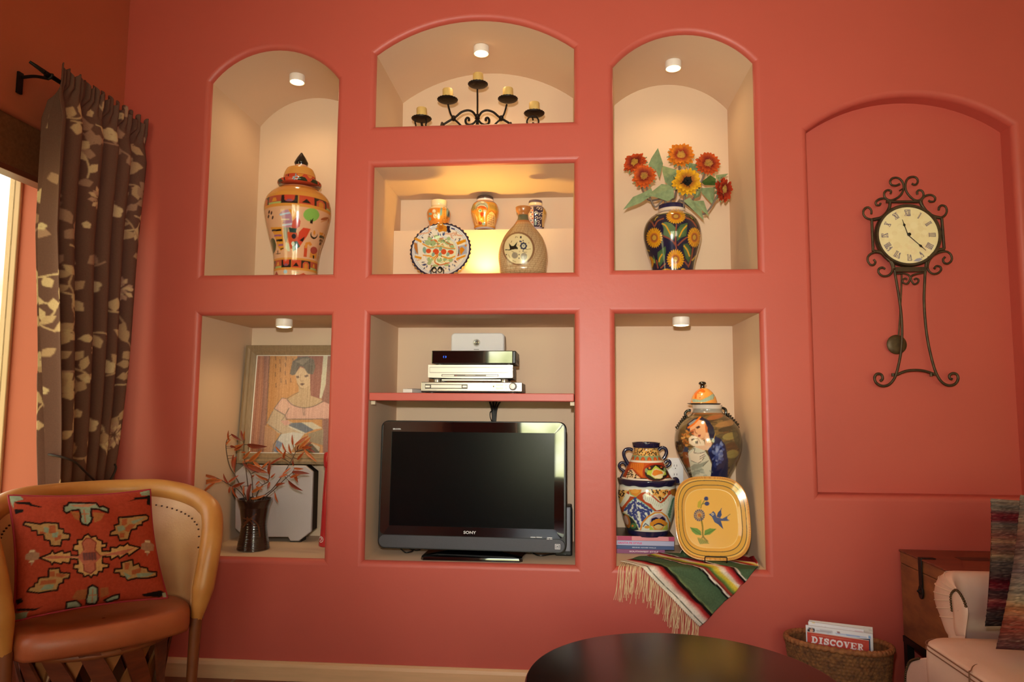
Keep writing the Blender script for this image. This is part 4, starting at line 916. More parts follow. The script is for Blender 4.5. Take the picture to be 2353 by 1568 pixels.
# ---------- dark vase with orange twigs
cT = crop(450, 980, 5.059); yT = .165
B = Turned(cT, [(838, 505, 885), (860, 500, 878), (900, 510, 862), (960, 530, 842), (1040, 542, 828), (1150, 540, 822), (1250, 522, 826), (1350, 496, 836), (1420, 482, 842)], yT, extra=[(ZE + .012, .066), (ZE + .001, .063)])
v = B.canvas('#2c1a13', 200, 300)
for k in range(26): v.ringz(B.zc(900 + k * 22, 680), B.zc(907 + k * 22, 680), '#3a241b')
for pts in ([(540, 1060), (620, 1080), (700, 1020)], [(560, 1130), (640, 1080), (720, 1150), (745, 1280)], [(600, 1060), (690, 1170)], [(545, 1180), (620, 1090)]): v.line(pts, 15, '#59301c', 16)
rr = B.prof.copy(); rr[:, 1] += .0007 * np.sin(rr[:, 0] * 900) * (rr[:, 0] < ZE + .13)
m = B.mesh(MB(), v, nf=90, rows=200, prof=np.r_[rr, [[rr[-1, 0] - .001, rr[-1, 1] - .006], [ZE + .05, .045], [ZE + .02, .0]]])
build('dark_vase', m, glaze('dark_brown_glaze', .2), None, loc=(B.cx, yT, ZE), smooth=60, label='dark brown ribbed pottery vase holding orange leaved twigs', cat='vase')
tx, tz = B.cx, B.z1
TL = mat('orange_dried_leaf', attr=True, rough=.45, spec=.4)
TW = mat('dark_twig', '#4a3325', rough=.6)
TWIGS = [  # stem polyline (crop px), leaves (base -> tip), depth offset, label
 ([(530, 820), (490, 740), (410, 690), (300, 630), (240, 600)], [((240, 600), (85, 560)), ((310, 628), (75, 640)), ((250, 610), (35, 697)), ((225, 655), (75, 795)), ((380, 670), (320, 548)), ((380, 650), (500, 568)), ((400, 700), (385, 780)), ((420, 700), (500, 850)), ((430, 705), (575, 648))], -.03, 'orange leaved twig reaching far left out of the dark vase'),
 ([(560, 830), (470, 600), (400, 480), (365, 350), (350, 210), (380, 120)], [((390, 170), (380, 45)), ((410, 90), (540, 175)), ((350, 215), (410, 150)), ((440, 330), (455, 530)), ((470, 350), (450, 540)), ((440, 250), (550, 215)), ((400, 230), (470, 250))], .0, 'tall orange leaved twig curving up at the left of the dark vase'),
 ([(610, 830), (600, 650), (580, 480), (560, 330), (560, 200)], [((555, 170), (525, 45)), ((570, 160), (572, 50)), ((600, 215), (832, 237)), ((640, 205), (660, 260)), ((550, 380), (640, 280)), ((620, 410), (770, 270)), ((540, 420), (640, 395)), ((450, 280), (560, 200)), ((580, 300), (520, 300)), ((650, 400), (690, 350))], .02, 'orange leaved twig rising straight behind the left side of the dark vase'),
 ([(640, 830), (660, 700), (640, 560), (560, 450)], [((545, 425), (740, 545)), ((600, 440), (835, 545)), ((640, 670), (610, 880)), ((680, 570), (640, 600)), ((560, 690), (560, 810)), ((650, 770), (790, 690)), ((640, 845), (820, 795)), ((760, 480), (660, 400)), ((740, 500), (830, 540))], -.035, 'orange leaved twig hanging over the front rim of the dark vase'),
 ([(700, 830), (760, 700), (840, 640), (860, 520)], [((850, 560), (865, 395)), ((870, 600), (925, 545)), ((840, 620), (690, 555)), ((770, 590), (850, 640)), ((860, 650), (830, 730)), ((700, 700), (780, 740)), ((740, 640), (690, 690)), ((870, 440), (980, 370)), ((760, 490), (860, 400))], .01, 'short orange leaved twig in the centre of the dark vase'),
 ([(800, 830), (880, 740), (960, 640), (1040, 520), (1110, 400), (1160, 300)], [((1010, 320), (925, 230)), ((1050, 300), (1005, 190)), ((1110, 320), (1080, 200)), ((1130, 220), (1120, 95)), ((1150, 220), (1310, 110)), ((1200, 260), (1340, 120)), ((1250, 270), (1350, 180)), ((1260, 270), (1410, 415)), ((1180, 390), (1260, 300)), ((1180, 280), (1205, 210)), ((1020, 380), (1050, 270)), ((1140, 460), (1130, 380)), ((1300, 250), (1390, 310)), ((1000, 360), (890, 420)), ((1230, 250), (1360, 240))], .03, 'tall orange leaved twig leaning right in front of the picture'),
 ([(830, 830), (930, 720), (1030, 620), (1120, 540)], [((1120, 530), (1325, 552)), ((1140, 490), (1255, 495)), ((1165, 540), (1190, 660)), ((1075, 630), (1245, 750)), ((1150, 560), (1170, 640)), ((930, 690), (1040, 660)), ((920, 770), (960, 890)), ((1010, 560), (1110, 480)), ((1060, 560), (960, 600)), ((1100, 600), (1220, 560))], -.01, 'orange leaved twig reaching right across the pale speaker'),
]
for k, (st, lv, dy, lab) in enumerate(TWIGS):
    q = random.Random(k + 3)
    st = np.array(st, float); yy = yT + dy + np.linspace(0, 1, len(st)) * q.uniform(-.03, .03)
    W = np.array([at(*cT(x, y), w) for (x, y), w in zip(st, yy)])
    W[0] = [tx + (W[0][0] - tx) * .75, yT + dy * .6, tz - .004]
    root = np.array([tx + (W[0][0] - tx) * .3, yT + dy * .3, tz - .09]); W = np.r_[[root], W]
    t = thing('leafy_twig', lab, 'twig', root, 'orange leaved twigs in the dark vase')
    sm = spline(W, 50); m = MB().tube(sm, np.linspace(.0026, .0014, 50), 7); lm = MB()
    for (a, b) in lv:
        j = int(np.argmin(((st - np.array(a)) ** 2).sum(1))); y0 = yy[j]
        A = at(*cT(*a), y0); Bp = at(*cT(*b), y0 + q.uniform(-.03, .02)); d = Bp - A; L = np.linalg.norm(d); d /= L
        near = sm[np.argmin(((sm - A) ** 2).sum(1))]; m.tube([near, A + d * .004], .0011, 6)
        s = np.cross(d, [q.uniform(-.3, .3), -1, q.uniform(-.3, .3)]); s /= np.linalg.norm(s); nn = np.cross(s, d); w = max(.0045, L * .098) * q.uniform(.85, 1.15); G = []; Cc = []
        c1 = lin(hx(q.choice(['#c8602a', '#d97436', '#a8441f', '#c25626', '#8f3620']))); c2 = c1 * .55
        for f, wf in ((0, .25), (.15, .75), (.4, 1.0), (.65, .85), (.88, .4), (1, .04)):
            p = A + d * L * f + nn * L * .1 * math.sin(f * PI)
            G.append([p - s * w * wf + nn * w * .5 * wf, p, p + s * w * wf + nn * w * .5 * wf, p - nn * w * .35 * wf]); e = c1 * (1 - f * .35); Cc.append([e, c2, e, c1])
        lm.grid(np.array(G), 0, np.array(Cc).reshape(-1, 3), closed_v=True)
    build('stem', m, TW, t, smooth=60); build('leaves', lm, TL, t, smooth=60)

# ================================================================== TELEVISION NICHE
cF = crop(820, 900, 3.563)
BLKG = mat('piano_black', '#08080a', rough=.03, spec=1.0, coat=1.0)
SCRN = mat('matte_screen', '#050609', rough=.2, spec=.2)
TVB = mat('tv_black_plastic', '#121214', rough=.4)
BAR = mat('charcoal_speaker_bar', '#4a4a52', rough=.5, metal=.2, noise=.15, nscale=300)
tvl = at(*cF(185, 760), .115); tvr = at(*cF(1715, 775), .095)
TVX0, TVX1 = float(tvl[0]), float(tvr[0]); ang = math.atan2(.115 - .088, TVX1 - TVX0)
HT = homography([(212, 243), (1712, 243), (183, 1290), (1718, 1318)], [(0, 1), (1, 1), (0, 0), (1, 0)])
tw = (TVX1 - TVX0) / math.cos(ang)
p_t = at(*cF(960, 243), .12); p_b = at(*cF(960, 1304), .10); tz1, tz0 = float(p_t[2]), float(p_b[2]); th = tz1 - tz0
TVR = math.radians(-1.8)       # leans back a touch
Tex = np.array([math.cos(ang), -math.sin(ang), 0]); Tez = np.array([math.sin(ang) * math.sin(.03), math.cos(ang) * math.sin(.03), math.cos(.03)]); Ten = np.cross(Tez, Tex); Ten = -Ten if Ten[1] > 0 else Ten
TO = np.array([TVX0, .112, tz0])
def TV(s, t, o=0.0): return TO + Tex * (np.asarray(s, float) * tw)[..., None] + Tez * (np.asarray(t, float) * th)[..., None] + Ten * o
def tvxy(x, y): q = HT(np.array([float(x)]), np.array([float(y)]))[0]; return q
tv = thing('television', 'black flat screen television on a glossy stand in the middle niche', 'television', (TVX0 + tw / 2, .2, .467))
def rrect(s0, t0, s1, t1, r, n=6):
    rs, rt = r / tw, r / th; out = []
    for cx, cy, a0 in ((s1 - rs, t1 - rt, 0), (s0 + rs, t1 - rt, 90), (s0 + rs, t0 + rt, 180), (s1 - rs, t0 + rt, 270)):
        for a in np.linspace(a0, a0 + 90, n): out.append((cx + rs * math.cos(math.radians(a)), cy + rt * math.sin(math.radians(a))))
    return np.array(out)
def slab(mb, R, o0, o1, ed=.0, scale=1.0):
    c = R.mean(0); n = len(R); L = []
    for f, o in ((1, o0), (1, o1 - ed), (1 - ed * 2.0, o1)):
        Q = c + (R - c) * f; L.append(TV(Q[:, 0], Q[:, 1], o))
    mb.grid(np.array(L), closed_v=True); b = mb.n - 3 * n
    mb.f.append([b + i for i in range(n)]); mb.mi.append(0); mb.f.append([b + 2 * n + i for i in range(n)][::-1]); mb.mi.append(0)
    return mb
build('housing', slab(MB(), rrect(0, 0, 1, 1, .03), -.035, .006, .004), TVB, tv, smooth=40, fix=True)
s0, t1 = tvxy(300, 333); s1, _ = tvxy(1616, 338); _, t0 = tvxy(280, 1100); _, tb = tvxy(960, 1198)
# glossy bezel ring around the screen
m = MB(); OR = rrect(.012, tb + .012, .988, .992, .02); IR = rrect(s0, t0, s1, t1, .002)
L = [TV(OR[:, 0], OR[:, 1], .004), TV(OR[:, 0], OR[:, 1], .0105), TV(IR[:, 0], IR[:, 1], .0115), TV(IR[:, 0], IR[:, 1], .007)]
m.grid(np.array(L), closed_v=True); build('bezel', m, BLKG, tv, smooth=30, fix=False)
m = MB(); A = TV(np.array([s0, s1, s1, s0]), np.array([t0, t0, t1, t1]), .0085); m.add(A, [(0, 1, 2, 3)]); build('screen', m, SCRN, tv, smooth=0)
build('speaker_bar', slab(MB(), rrect(.006, .012, .994, tb + .008, .024), .004, .0115, .003), BAR, tv, smooth=40, fix=True)
def tvtext(name, txt, x0, y0, x1, h, c, bold=0.0, o=.0125):
    a = tvxy(x0, y0); b = tvxy(x1, y0); w = (b[0] - a[0]) * tw
    m = MB(); lettering(m, txt, TV(a[0], a[1], o), Tex, Tez, w, h, bold, 0); build(name, m, c, tv, smooth=0)
WHT = mat('silver_print', '#d6d6d8', rough=.4)
tvtext('brand_lettering', 'SONY', 886, 1163, 988, .0118, WHT, .02); tvtext('brand_lettering', 'BRAVIA', 310, 318, 375, .0062, WHT, .03)
m = MB()
for x0, x1, y in ((1428, 1470, 1184), (1476, 1522, 1184), (1562, 1604, 1186), (1560, 1580, 1197), (1585, 1605, 1197)):
    a = tvxy(x0, y + 3); b = tvxy(x1, y - 3); q = TV(np.array([a[0], b[0], b[0], a[0]]), np.array([a[1], a[1], b[1], b[1]]), .0125); m.add(q, [(0, 1, 2, 3)])
build('feature_marks', m, WHT, tv, smooth=0)
m = MB(); a = tvxy(1626, 1280); b = tvxy(1668, 1238)
for (u0, v0, u1, v1, mi, o) in ((0, 0, 1, 1, 0, .0122), (.1, .1, .9, .9, 1, .0124), (.2, .2, .8, .34, 0, .0126), (.22, .45, .34, .8, 0, .0126), (.22, .7, .7, .8, 0, .0126), (.6, .45, .72, .8, 0, .0126)):
    S = a[0] + (b[0] - a[0]) * np.array([u0, u1, u1, u0]); T_ = a[1] + (b[1] - a[1]) * np.array([v0, v0, v1, v1]); m.add(TV(S, T_, o), [(0, 1, 2, 3)], mi)
build('sticker', m, [mat('white_sticker', '#dcdcde'), mat('grey_sticker_print', '#6a6a74')], tv, smooth=0)
# stand
f0, f1 = at(*cF(540, 1385), .03), at(*cF(1330, 1392), .03); k0, k1 = at(*cF(600, 1300), .30), at(*cF(1350, 1320), .30); zf = .4675
m = MB(); ring = np.array([(f0[0], .035), (f1[0], .035), (f1[0] + .012, .05), (f1[0] + .02, .29), (f1[0], .31), (f0[0] + .01, .31), (f0[0] - .005, .29), (f0[0] - .012, .05)])
c = ring.mean(0); n = len(ring)
for zz0, zz1 in ((zf, zf + .014),): m.grid(np.array([np.c_[c + (ring - c) * f, np.full(n, z)] for f, z in ((1, zz0), (1, zz0 + .006), (.985, zz0 + .014), (.3, zz0 + .03))]), closed_v=True); b_ = m.n - 4 * n; m.f.append([b_ + 3 * n + i for i in range(n)]); m.mi.append(0); m.f.append([b_ + i for i in range(n)][::-1]); m.mi.append(0)
build('stand_base', m, BLKG, tv, smooth=30)
cxs = (f0[0] + f1[0]) / 2; build('stand_neck', MB().box((cxs - .09, .13, zf + .015), (cxs + .09, .16, tz0 + .06)), BLKG, tv, smooth=0, bevel=.006)

# ---------- players stacked on the shelf
ZSH = 1.139
cE = crop(960, 750, 9.05)
def xz(x, y, yy): q = at(*cE(x, y), yy); return float(q[0]), float(q[2])
SILV = mat('brushed_silver', '#c9c3b8', rough=.28, metal=.85); WSIL = mat('bright_silver_face', '#efe9dc', rough=.3, metal=.25); DKG = mat('dark_grey_case', '#3b3633', rough=.45, metal=.3)
yD1 = .05
x0, _ = xz(68, 1300, yD1); x1, _ = xz(2170, 1300, yD1); h1 = .0455
pl = thing('disc_player', 'slim silver disc player with a round knob, lowest of the stack on the shelf', 'disc player', ((x0 + x1) / 2, .15, ZSH))
build('case', MB().box((x0 + .003, yD1 + .008, ZSH + .004), (x1 - .003, yD1 + .26, ZSH + h1 - .001)), DKG, pl, smooth=0, bevel=.002)
build('front_panel', MB().box((x0, yD1, ZSH + .0075), (x1, yD1 + .01, ZSH + h1)), SILV, pl, smooth=0, bevel=.0025)
[build('foot', MB().lathe([(ZSH + .0002, .012), (ZSH + .006, .012)], (xx, yy), 16), DKG, pl, smooth=40) for xx in (x0 + .04, x1 - .04) for yy in (yD1 + .03, yD1 + .22)]
def px_box(par, nm, xa, ya, xb, yb, yy, d, mt, bev=.0008, back=.002):
    A = xz(xa, yb, yy); C_ = xz(xb, ya, yy); return build(nm, MB().box((A[0], yy - d, A[1]), (C_[0], yy + back, C_[1])), mt, par, smooth=0, bevel=bev)
px_box(pl, 'tray_recess', 150, 1210, 1035, 1300, yD1, .0006, mat('tray_dark', '#4b4238', rough=.3)); px_box(pl, 'disc_tray', 275, 1222, 915, 1285, yD1, .002, WSIL)
px_box(pl, 'tray_button', 160, 1232, 255, 1275, yD1, .0018, WSIL); px_box(pl, 'tray_button', 930, 1232, 1020, 1275, yD1, .0018, WSIL)
px_box(pl, 'control_panel', 1610, 1190, 2155, 1320, yD1, .0006, WSIL)
for xa, ya in ((1625, 1205), (1815, 1205), (1625, 1272), (1815, 1272)): px_box(pl, 'button', xa, ya, xa + (150 if xa < 1800 else 46), ya + 38, yD1, .0016, mat('champagne_button', '#d9cba4', rough=.35, metal=.3))
def knob(par, nm, x, y, r, yy, d, mt):
    c = xz(x, y, yy); R = r / 9.05 * (yy + 2.8) / F; m = MB(); m.lathe([(0, R), (d * .8, R), (d, R * .86), (d + .0003, 0)], (0, 0, 0), 32); V = np.concatenate(m.v); m.v = [np.c_[V[:, 0] + c[0], yy - V[:, 2], V[:, 1] + c[1]]]; return build(nm, m, mt, par, smooth=40, fix=True)
knob(pl, 'knob_surround', 1982, 1256, 84, yD1, .001, DKG); knob(pl, 'volume_knob', 1972, 1252, 64, yD1 - .001, .008, mat('knob_silver', '#c4b8ae', rough=.4, metal=.2))
knob(pl, 'jack', 1578, 1253, 22, yD1, .001, mat('champagne_button', '#d9cba4')); knob(pl, 'jack_hole', 1578, 1253, 9, yD1 - .001, .0006, DKG)
# cassette recorder
yV = .06; zv0 = ZSH + h1; x0, zb1 = xz(212, 1065, yV); x1, zt1 = xz(1975, 805, yV); 
vc = thing('video_recorder', 'bright silver video recorder on round feet, second from the bottom of the shelf stack', 'video recorder', ((x0 + x1) / 2, .15, zv0))
build('case', MB().box((x0 + .003, yV + .01, zb1 - .004), (x1 - .002, yV + .22, zt1 - .001)), DKG, vc, smooth=0, bevel=.002)
m = MB(); xs = np.linspace(x0, x1, 30); ar = [(x, zb1 - .0035 * math.cos((x - (x0 + x1) / 2) / (x1 - x0) * PI)) for x in xs]; m.prism(ar + [(x1, zt1), (x0, zt1)], yV, yV + .011); build('front_panel', m, WSIL, vc, smooth=20, fix=True)
m = MB(); 
for xa, ya, xb, yb in ((245, 855, 1890, 862), (245, 962, 1890, 970), (245, 855, 252, 970), (1883, 855, 1890, 970)):
    A = xz(xa, yb, yV); C_ = xz(xb, ya, yV); m.box((A[0], yV - .0006, A[1]), (C_[0], yV + .001, C_[1]))
build('flap_outline', m, mat('fine_grey_line', '#a39a90', rough=.5), vc, smooth=0)
px_box(vc, 'control_strip', 495, 1003, 1680, 1045, yV, .0008, mat('strip_grey', '#6e6660', rough=.3, metal=.3))
for xa, xb in ((510, 755), (1420, 1668)): px_box(vc, 'button', xa, 1014, xb, 1040, yV, .0016, WSIL)
px_box(vc, 'indicator', 782, 1020, 810, 1040, yV, .0012, mat('red_indicator', '#b05a4a')); px_box(vc, 'strip_mark', 985, 1016, 1198, 1028, yV, .0012, mat('strip_light', '#d8d0c4'))
for ya in (855, 925): px_box(vc, 'button', 1925, ya, 1975, ya + 32, yV, .0012, SILV)
A = xz(495, 1135, yV + .012); C_ = xz(1725, 1105, yV + .012); build('lower_bar', MB().box((A[0], yV + .012, A[1]), (C_[0], yV + .03, C_[1])), WSIL, vc, smooth=0, bevel=.001)
for x in (408, 1800):
    for yy in (yV + .03, yV + .18):
        c = xz(x, 1115, yV + .03); m = MB().lathe([(zv0 + .0002, .0135), (zv0 + .002, .0155), (zb1 - .006, .0155), (zb1 - .003, .014)], (c[0], yy), 28); build('foot', m, SILV, vc, smooth=40)
# satellite box
yB2 = .05; x0, zb2 = xz(285, 785, yB2); x1, zt2 = xz(2040, 508, yB2); zb2 = zt1 + .0045
sb = thing('receiver_box', 'glossy black receiver box with a blue emblem, lying on the silver video recorder', 'receiver', ((x0 + x1) / 2, .15, zt1))
build('case', MB().box((x0 + .004, yB2 + .006, zb2), (x1, yB2 + .2, zt2)), TVB, sb, smooth=0, bevel=.004)
build('front_panel', MB().box((x0, yB2, zb2), (x1 - .012, yB2 + .006, zt2)), BLKG, sb, smooth=0, bevel=.003)
[build('foot', MB().lathe([(zt1 + .0002, .009), (zb2 + .001, .009)], (xx, yy), 12), TVB, sb, smooth=40) for xx in (x0 + .03, x1 - .03) for yy in (yB2 + .03, yB2 + .17)]
c = xz(562, 638, yB2); m = MB()
for a0, a1, r in ((-60, 60, .0045), (120, 240, .0045), (-35, 35, .0022)):
    p = [(c[0] + r * math.cos(math.radians(a)) * 1.3, yB2 - .0006, c[1] + r * math.sin(math.radians(a))) for a in np.linspace(a0, a1, 12)]; m.tube(p, .0011, 6)
build('emblem', m, mat('lit_blue_emblem', '#2c62e0', emit='#2a5cf0', estr=1.2), sb, smooth=40)
build('vents', MB().box((x1 - .0002, yB2 + .04, zb2 + .008), (x1 + .0005, yB2 + .18, zb2 + .02)), mat('vent_brown', '#4a3836', rough=.6), sb, smooth=0)
# centre speaker
yC = .16; x0, _ = xz(688, 400, yC); x1, _ = xz(1795, 400, yC); _, zt3 = xz(1240, 140, yC); zb3 = zt2
cs = thing('centre_speaker', 'pale grey centre speaker with a round tweeter, standing on the black receiver box', 'speaker', ((x0 + x1) / 2, yC + .04, zb3))
r = .016; pts = []
for cx_, cz_, a0 in ((x1 - r, zt3 - r, 0), (x0 + r, zt3 - r, 90)):
    for a in np.linspace(a0, a0 + 90, 8): pts.append((cx_ + r * math.cos(math.radians(a)), cz_ + r * math.sin(math.radians(a))))
pts += [(x0, zb3 + .0005), (x1, zb3 + .0005)]
build('cabinet', MB().prism(pts, yC + .01, yC + .085), mat('grey_speaker_case', '#bdb7b6', rough=.5), cs, smooth=40, fix=True)
c_ = np.mean(pts, 0); build('grille', MB().prism([tuple(c_ + (np.array(p) - c_) * .985) for p in pts], yC, yC + .01), mat('grey_grille_cloth', '#d3cfd1', rough=.7, bump=.2, bscale=500), cs, smooth=40, bevel=.004, fix=True)
def ringdisc(par, nm, x, y, rows, yy, mt):
    c = xz(x, y, yy); m = MB(); m.lathe(rows, (0, 0, 0), 36); V = np.concatenate(m.v); m.v = [np.c_[V[:, 0] + c[0], yy - V[:, 2], V[:, 1] + c[1]]]; return build(nm, m, mt, par, smooth=50, fix=True)
k = 1 / 9.05 * (yC + 2.8) / F
ringdisc(cs, 'tweeter_ring', 1222, 345, [(0, 80 * k), (.0016, 78 * k), (.0022, 70 * k), (.0014, 64 * k), (.0006, 62 * k)], yC, mat('ring_grey', '#c4c0bc', rough=.35, metal=.4)); ringdisc(cs, 'tweeter', 1222, 345, [(.0008, 60 * k), (.002, 52 * k), (.001, 34 * k), (.0035, 18 * k), (.0042, 0)], yC, mat('tweeter_metal', '#b9bab2', rough=.2, metal=.8))
px_box(cs, 'nameplate', 1165, 476, 1275, 494, yC, .0008, mat('nameplate_grey', '#8a8684', rough=.4))
# remote control
rx0, rx1 = float(at(925, 892, .06)[0]), float(at(968, 892, .06)[0])
rm = thing('remote_control', 'white ended remote control lying beside the lowest player on the shelf', 'remote control', (rx0 + .02, .1, ZSH))
rot = .28; RX = np.array([math.sin(rot), math.cos(rot)]); RS = np.array([math.cos(rot), -math.sin(rot)]); ro = np.array([rx0 + .001, .058])
def rem(a0, a1, h0, h1, w0, w1, nm, mt):
    q = [ro + RS * w0 + RX * a0, ro + RS * w1 + RX * a0, ro + RS * w1 + RX * a1, ro + RS * w0 + RX * a1]
    return build(nm, MB().hexa([(*p, h0) for p in q], [(*p, h1) for p in q]), mt, rm, smooth=0, bevel=.003)
rem(0, .15, ZSH + .0004, ZSH + .017, 0, .044, 'case', mat('white_remote_plastic', '#ded8d4', rough=.4)); rem(.03, .148, ZSH + .0165, ZSH + .0185, .004, .040, 'key_pad', TVB)

# cables behind the television, small side speaker
CAB = mat('black_cable', '#141212', rough=.45)
cb = thing('cable_bundle', 'bundle of black cables hanging under the shelf behind the television', 'cable', (float(at(*cF(1130, 150), .45)[0]), .45, .6))
for k, (dx, w) in enumerate(((-18, .0045), (-4, .0055), (10, .0045), (24, .004))):
    p = [at(*cF(1125 + dx * 2.0, 84), .4885), at(*cF(1122 + dx, 140), .455), at(*cF(1122 + dx * .5, 240), .45), at(*cF(1120 + dx * .5, 420), .43), at(*cF(1110 + dx * 3, 700), .40), at(*cF(1130 + dx * 4, 1000), .36)]
    build('cable', MB().tube(spline(p, 40), w, 8), CAB, cb, smooth=60)
p = [at(*cF(1100, 100), .45), at(*cF(1112, 150), .44), at(*cF(1092, 170), .44), at(*cF(1092, 210), .44), at(*cF(1108, 250), .45)]
build('cable_tie', MB().tube(spline(p, 20), .002, 6), CAB, cb, smooth=60)
zf = .470
for nm, pts, lab in (('power_lead', [(360, 1290), (400, 1318), (460, 1305), (430, 1285), (480, 1300), (520, 1297)], 'thin black lead looping on the niche floor left of the television stand'),
                ('power_lead', [(1400, 1300), (1430, 1322), (1460, 1316), (1530, 1318), (1600, 1315), (1720, 1300), (1725, 1335), (1620, 1330), (1500, 1345), (1430, 1318)], 'thin black lead and plug on the niche floor right of the television stand')):
    W = np.array([atz(*cF(x, y), zf + .004) for x, y in pts]); W[:, 1] = np.clip(W[:, 1], .05, .45); W[:, 0] = np.clip(W[:, 0], xB0 + .03, xB1 - .012)
    tag(build(nm, MB().tube(spline(W, 60), .0028, 6), CAB, None, loc=W.mean(0), smooth=60), lab, 'cable')
yQ = .16; a = at(*cF(1700, 1243), yQ); b = at(*cF(1762, 945), yQ)
sp = thing('side_speaker', 'small grey and black side speaker half hidden behind the right edge of the television', 'speaker', (float(b[0]) - .03, yQ + .05, .467))
zq = .4675; X1 = float(b[0]); X0 = X1 - .075
build('cabinet', MB().box((X0 + .004, yQ + .012, zq), (X1 + .0, yQ + .1, float(b[2]))), TVB, sp, smooth=0, bevel=.006)
build('grille', MB().box((X0, yQ, zq + .02), (X1 - .006, yQ + .014, float(b[2]) - .002)), mat('blue_grey_grille', '#7f7f88', rough=.5, metal=.2), sp, smooth=0, bevel=.005)
# ================================================================== RIGHT LOWER NICHE
ZG = .466
# ---------- stack of books
cN = crop(1400, 1000, 5.405); yBk = .262
bx0 = xD0 + .002
BOOKS = [(1410, 1460, 690, '#8a4a78', 'purple book with white title lettering, lowest of the stack under the talavera pot', 'SOUTHWEST STYLE', (250, 1440, 610, .0062), '#e6d4dc'),
         (1367, 1410, 805, '#3f568a', 'slim blue book, second from the bottom of the stack under the talavera pot', 'BEHIND ADOBE WALLS', (285, 1398, 580, .0042), '#c9d0e4'),
         (1310, 1366, 806, '#b3b6da', 'pale lilac book with pink title lettering, in the middle of the stack', 'SANTA FE STYLE', (110, 1352, 405, .0072), '#e0407e'),
         (1256, 1308, 810, '#e0909a', 'pink spined book with dark brown cover, topmost of the stack under the talavera pot', None, None, None)]
zcur = ZG + .0005
total = float(at(*cN(400, 1257), yBk)[2]) - zcur; hs = np.array([50, 43, 56, 52.]); hs = hs / hs.sum() * total
PAPER = mat('book_pages', '#d9cdb8', rough=.8)
for (va, vb, ur, col, lab, txt, tp, tc_), h in zip(BOOKS, hs):
    xr = float(at(*cN(ur, (va + vb) / 2), yBk)[0]); dep = .235 if ur > 800 else .22
    t = thing('book', lab, 'book', ((bx0 + xr) / 2, yBk + .1, zcur), 'books under the talavera pot')
    cm = mat('book_cover_' + col[1:], col, rough=.4)
    m = MB(); z0, z1 = zcur, zcur + h - .0008; y1 = yBk + dep
    m.box((bx0, yBk + .003, z0), (xr, y1, z0 + .0018)).box((bx0, yBk + .003, z1 - .0018), (xr, y1, z1)).box((bx0, yBk, z0), (xr, yBk + .003, z1))
    top = [cm] if txt else [mat('dark_brown_cover', '#4a2f26', rough=.35)]
    if txt: build('cover', m, cm, t, smooth=0)
    else:
        m = MB(); m.box((bx0, yBk + .003, z0), (xr, y1, z0 + .0018)).box((bx0, yBk + .003, z1 - .0018), (xr, y1, z1)); build('cover', m, top[0], t, smooth=0)
        m = MB().box((bx0, yBk, z0), (xr, yBk + .003, z1)); s_ = build('spine', m, cm, t, smooth=0)
        for ua, ub in ((100, 280), (738, 810)): a = at(*cN(ua, 1282), yBk); b = at(*cN(ub, 1282), yBk); build('spine_band', MB().box((max(a[0], bx0), yBk - .0004, z0 + .0002), (min(b[0], xr), yBk, z1 - .0002)), mat('magenta_band', '#b8416a', rough=.4), s_, smooth=0)
    build('pages', MB().box((bx0 + .004, yBk + .0032, z0 + .0018), (xr - .004, y1 - .004, z1 - .0018)), PAPER, t, smooth=0)
    if txt:
        a = at(*cN(tp[0], tp[1]), yBk); b = at(*cN(tp[2], tp[1]), yBk)
        m = MB(); lettering(m, txt, (max(a[0], bx0 + .003), yBk, (z0 + z1) / 2 - tp[3] / 2), (1, 0, 0), (0, 0, 1), b[0] - a[0], tp[3], .03); build('spine_lettering', m, mat('spine_print_' + tc_[1:], tc_, rough=.5), t, smooth=0)
    zcur += h
ZBK = zcur - .0006

# ---------- talavera pot with collar and loop handles
yTp = .338
body = Turned(cN, [(596, 118, 812), (640, 108, 826), (700, 103, 836), (760, 102, 838), (850, 115, 828), (950, 140, 808), (1050, 168, 786), (1150, 205, 756), (1210, 228, 738), (1232, 240, 726)], yTp, extra=[(ZBK + .0012, .086)])
v = body.canvas('#e6e2d2', 560, 520); P, E_, Ln = v.poly, v.ell, v.line
def dots(x0, y0, x1, y1, n, seed, poly=None):
    q = random.Random(seed)
    for k in range(n): E_(q.uniform(x0, x1), q.uniform(y0, y1), 8, 9, '#2a1e1c')
v.ringz(-9, body.zc(1195, 470), '#232046'); v.ringz(body.zc(1205, 470), body.zc(1180, 470), '#ded8cc'); v.ringz(body.zc(668, 470), 9, '#cfd6cc')
P([(100, 680), (230, 690), (200, 760), (120, 900), (100, 900)], '#e0b464'); dots(105, 690, 190, 780, 26, 1)
P([(90, 960), (130, 880), (210, 720), (250, 680), (250, 760), (330, 770), (190, 930), (160, 990)], '#b54a26'); P([(130, 880), (210, 720), (265, 750), (240, 800), (160, 900)], '#dfe2cc')
P([(245, 680), (400, 678), (395, 720), (335, 775), (260, 740)], '#dd9038'); E_(320, 700, 50, 26, '#e7a94c'); Ln([(245, 690), (270, 740), (335, 772), (392, 720)], 10, '#9dbb6a')
P([(330, 775), (395, 720), (480, 700), (560, 760), (640, 830), (740, 690), (770, 690), (790, 740), (640, 950), (560, 950), (450, 860)], '#b54a26')
P([(415, 750), (440, 725), (480, 740), (520, 760), (560, 790), (600, 830), (640, 850), (690, 820), (740, 750), (775, 730), (780, 770), (730, 850), (660, 920), (590, 940), (545, 900), (520, 860), (450, 830), (420, 790)], '#e2e4d2')
for k in range(14): Ln([(430 + k * 24, 745 + k * 11 if k < 9 else 845 - (k - 9) * 20), (420 + k * 24, 800 + k * 11 if k < 9 else 900 - (k - 9) * 20)], 5, '#a9b096')
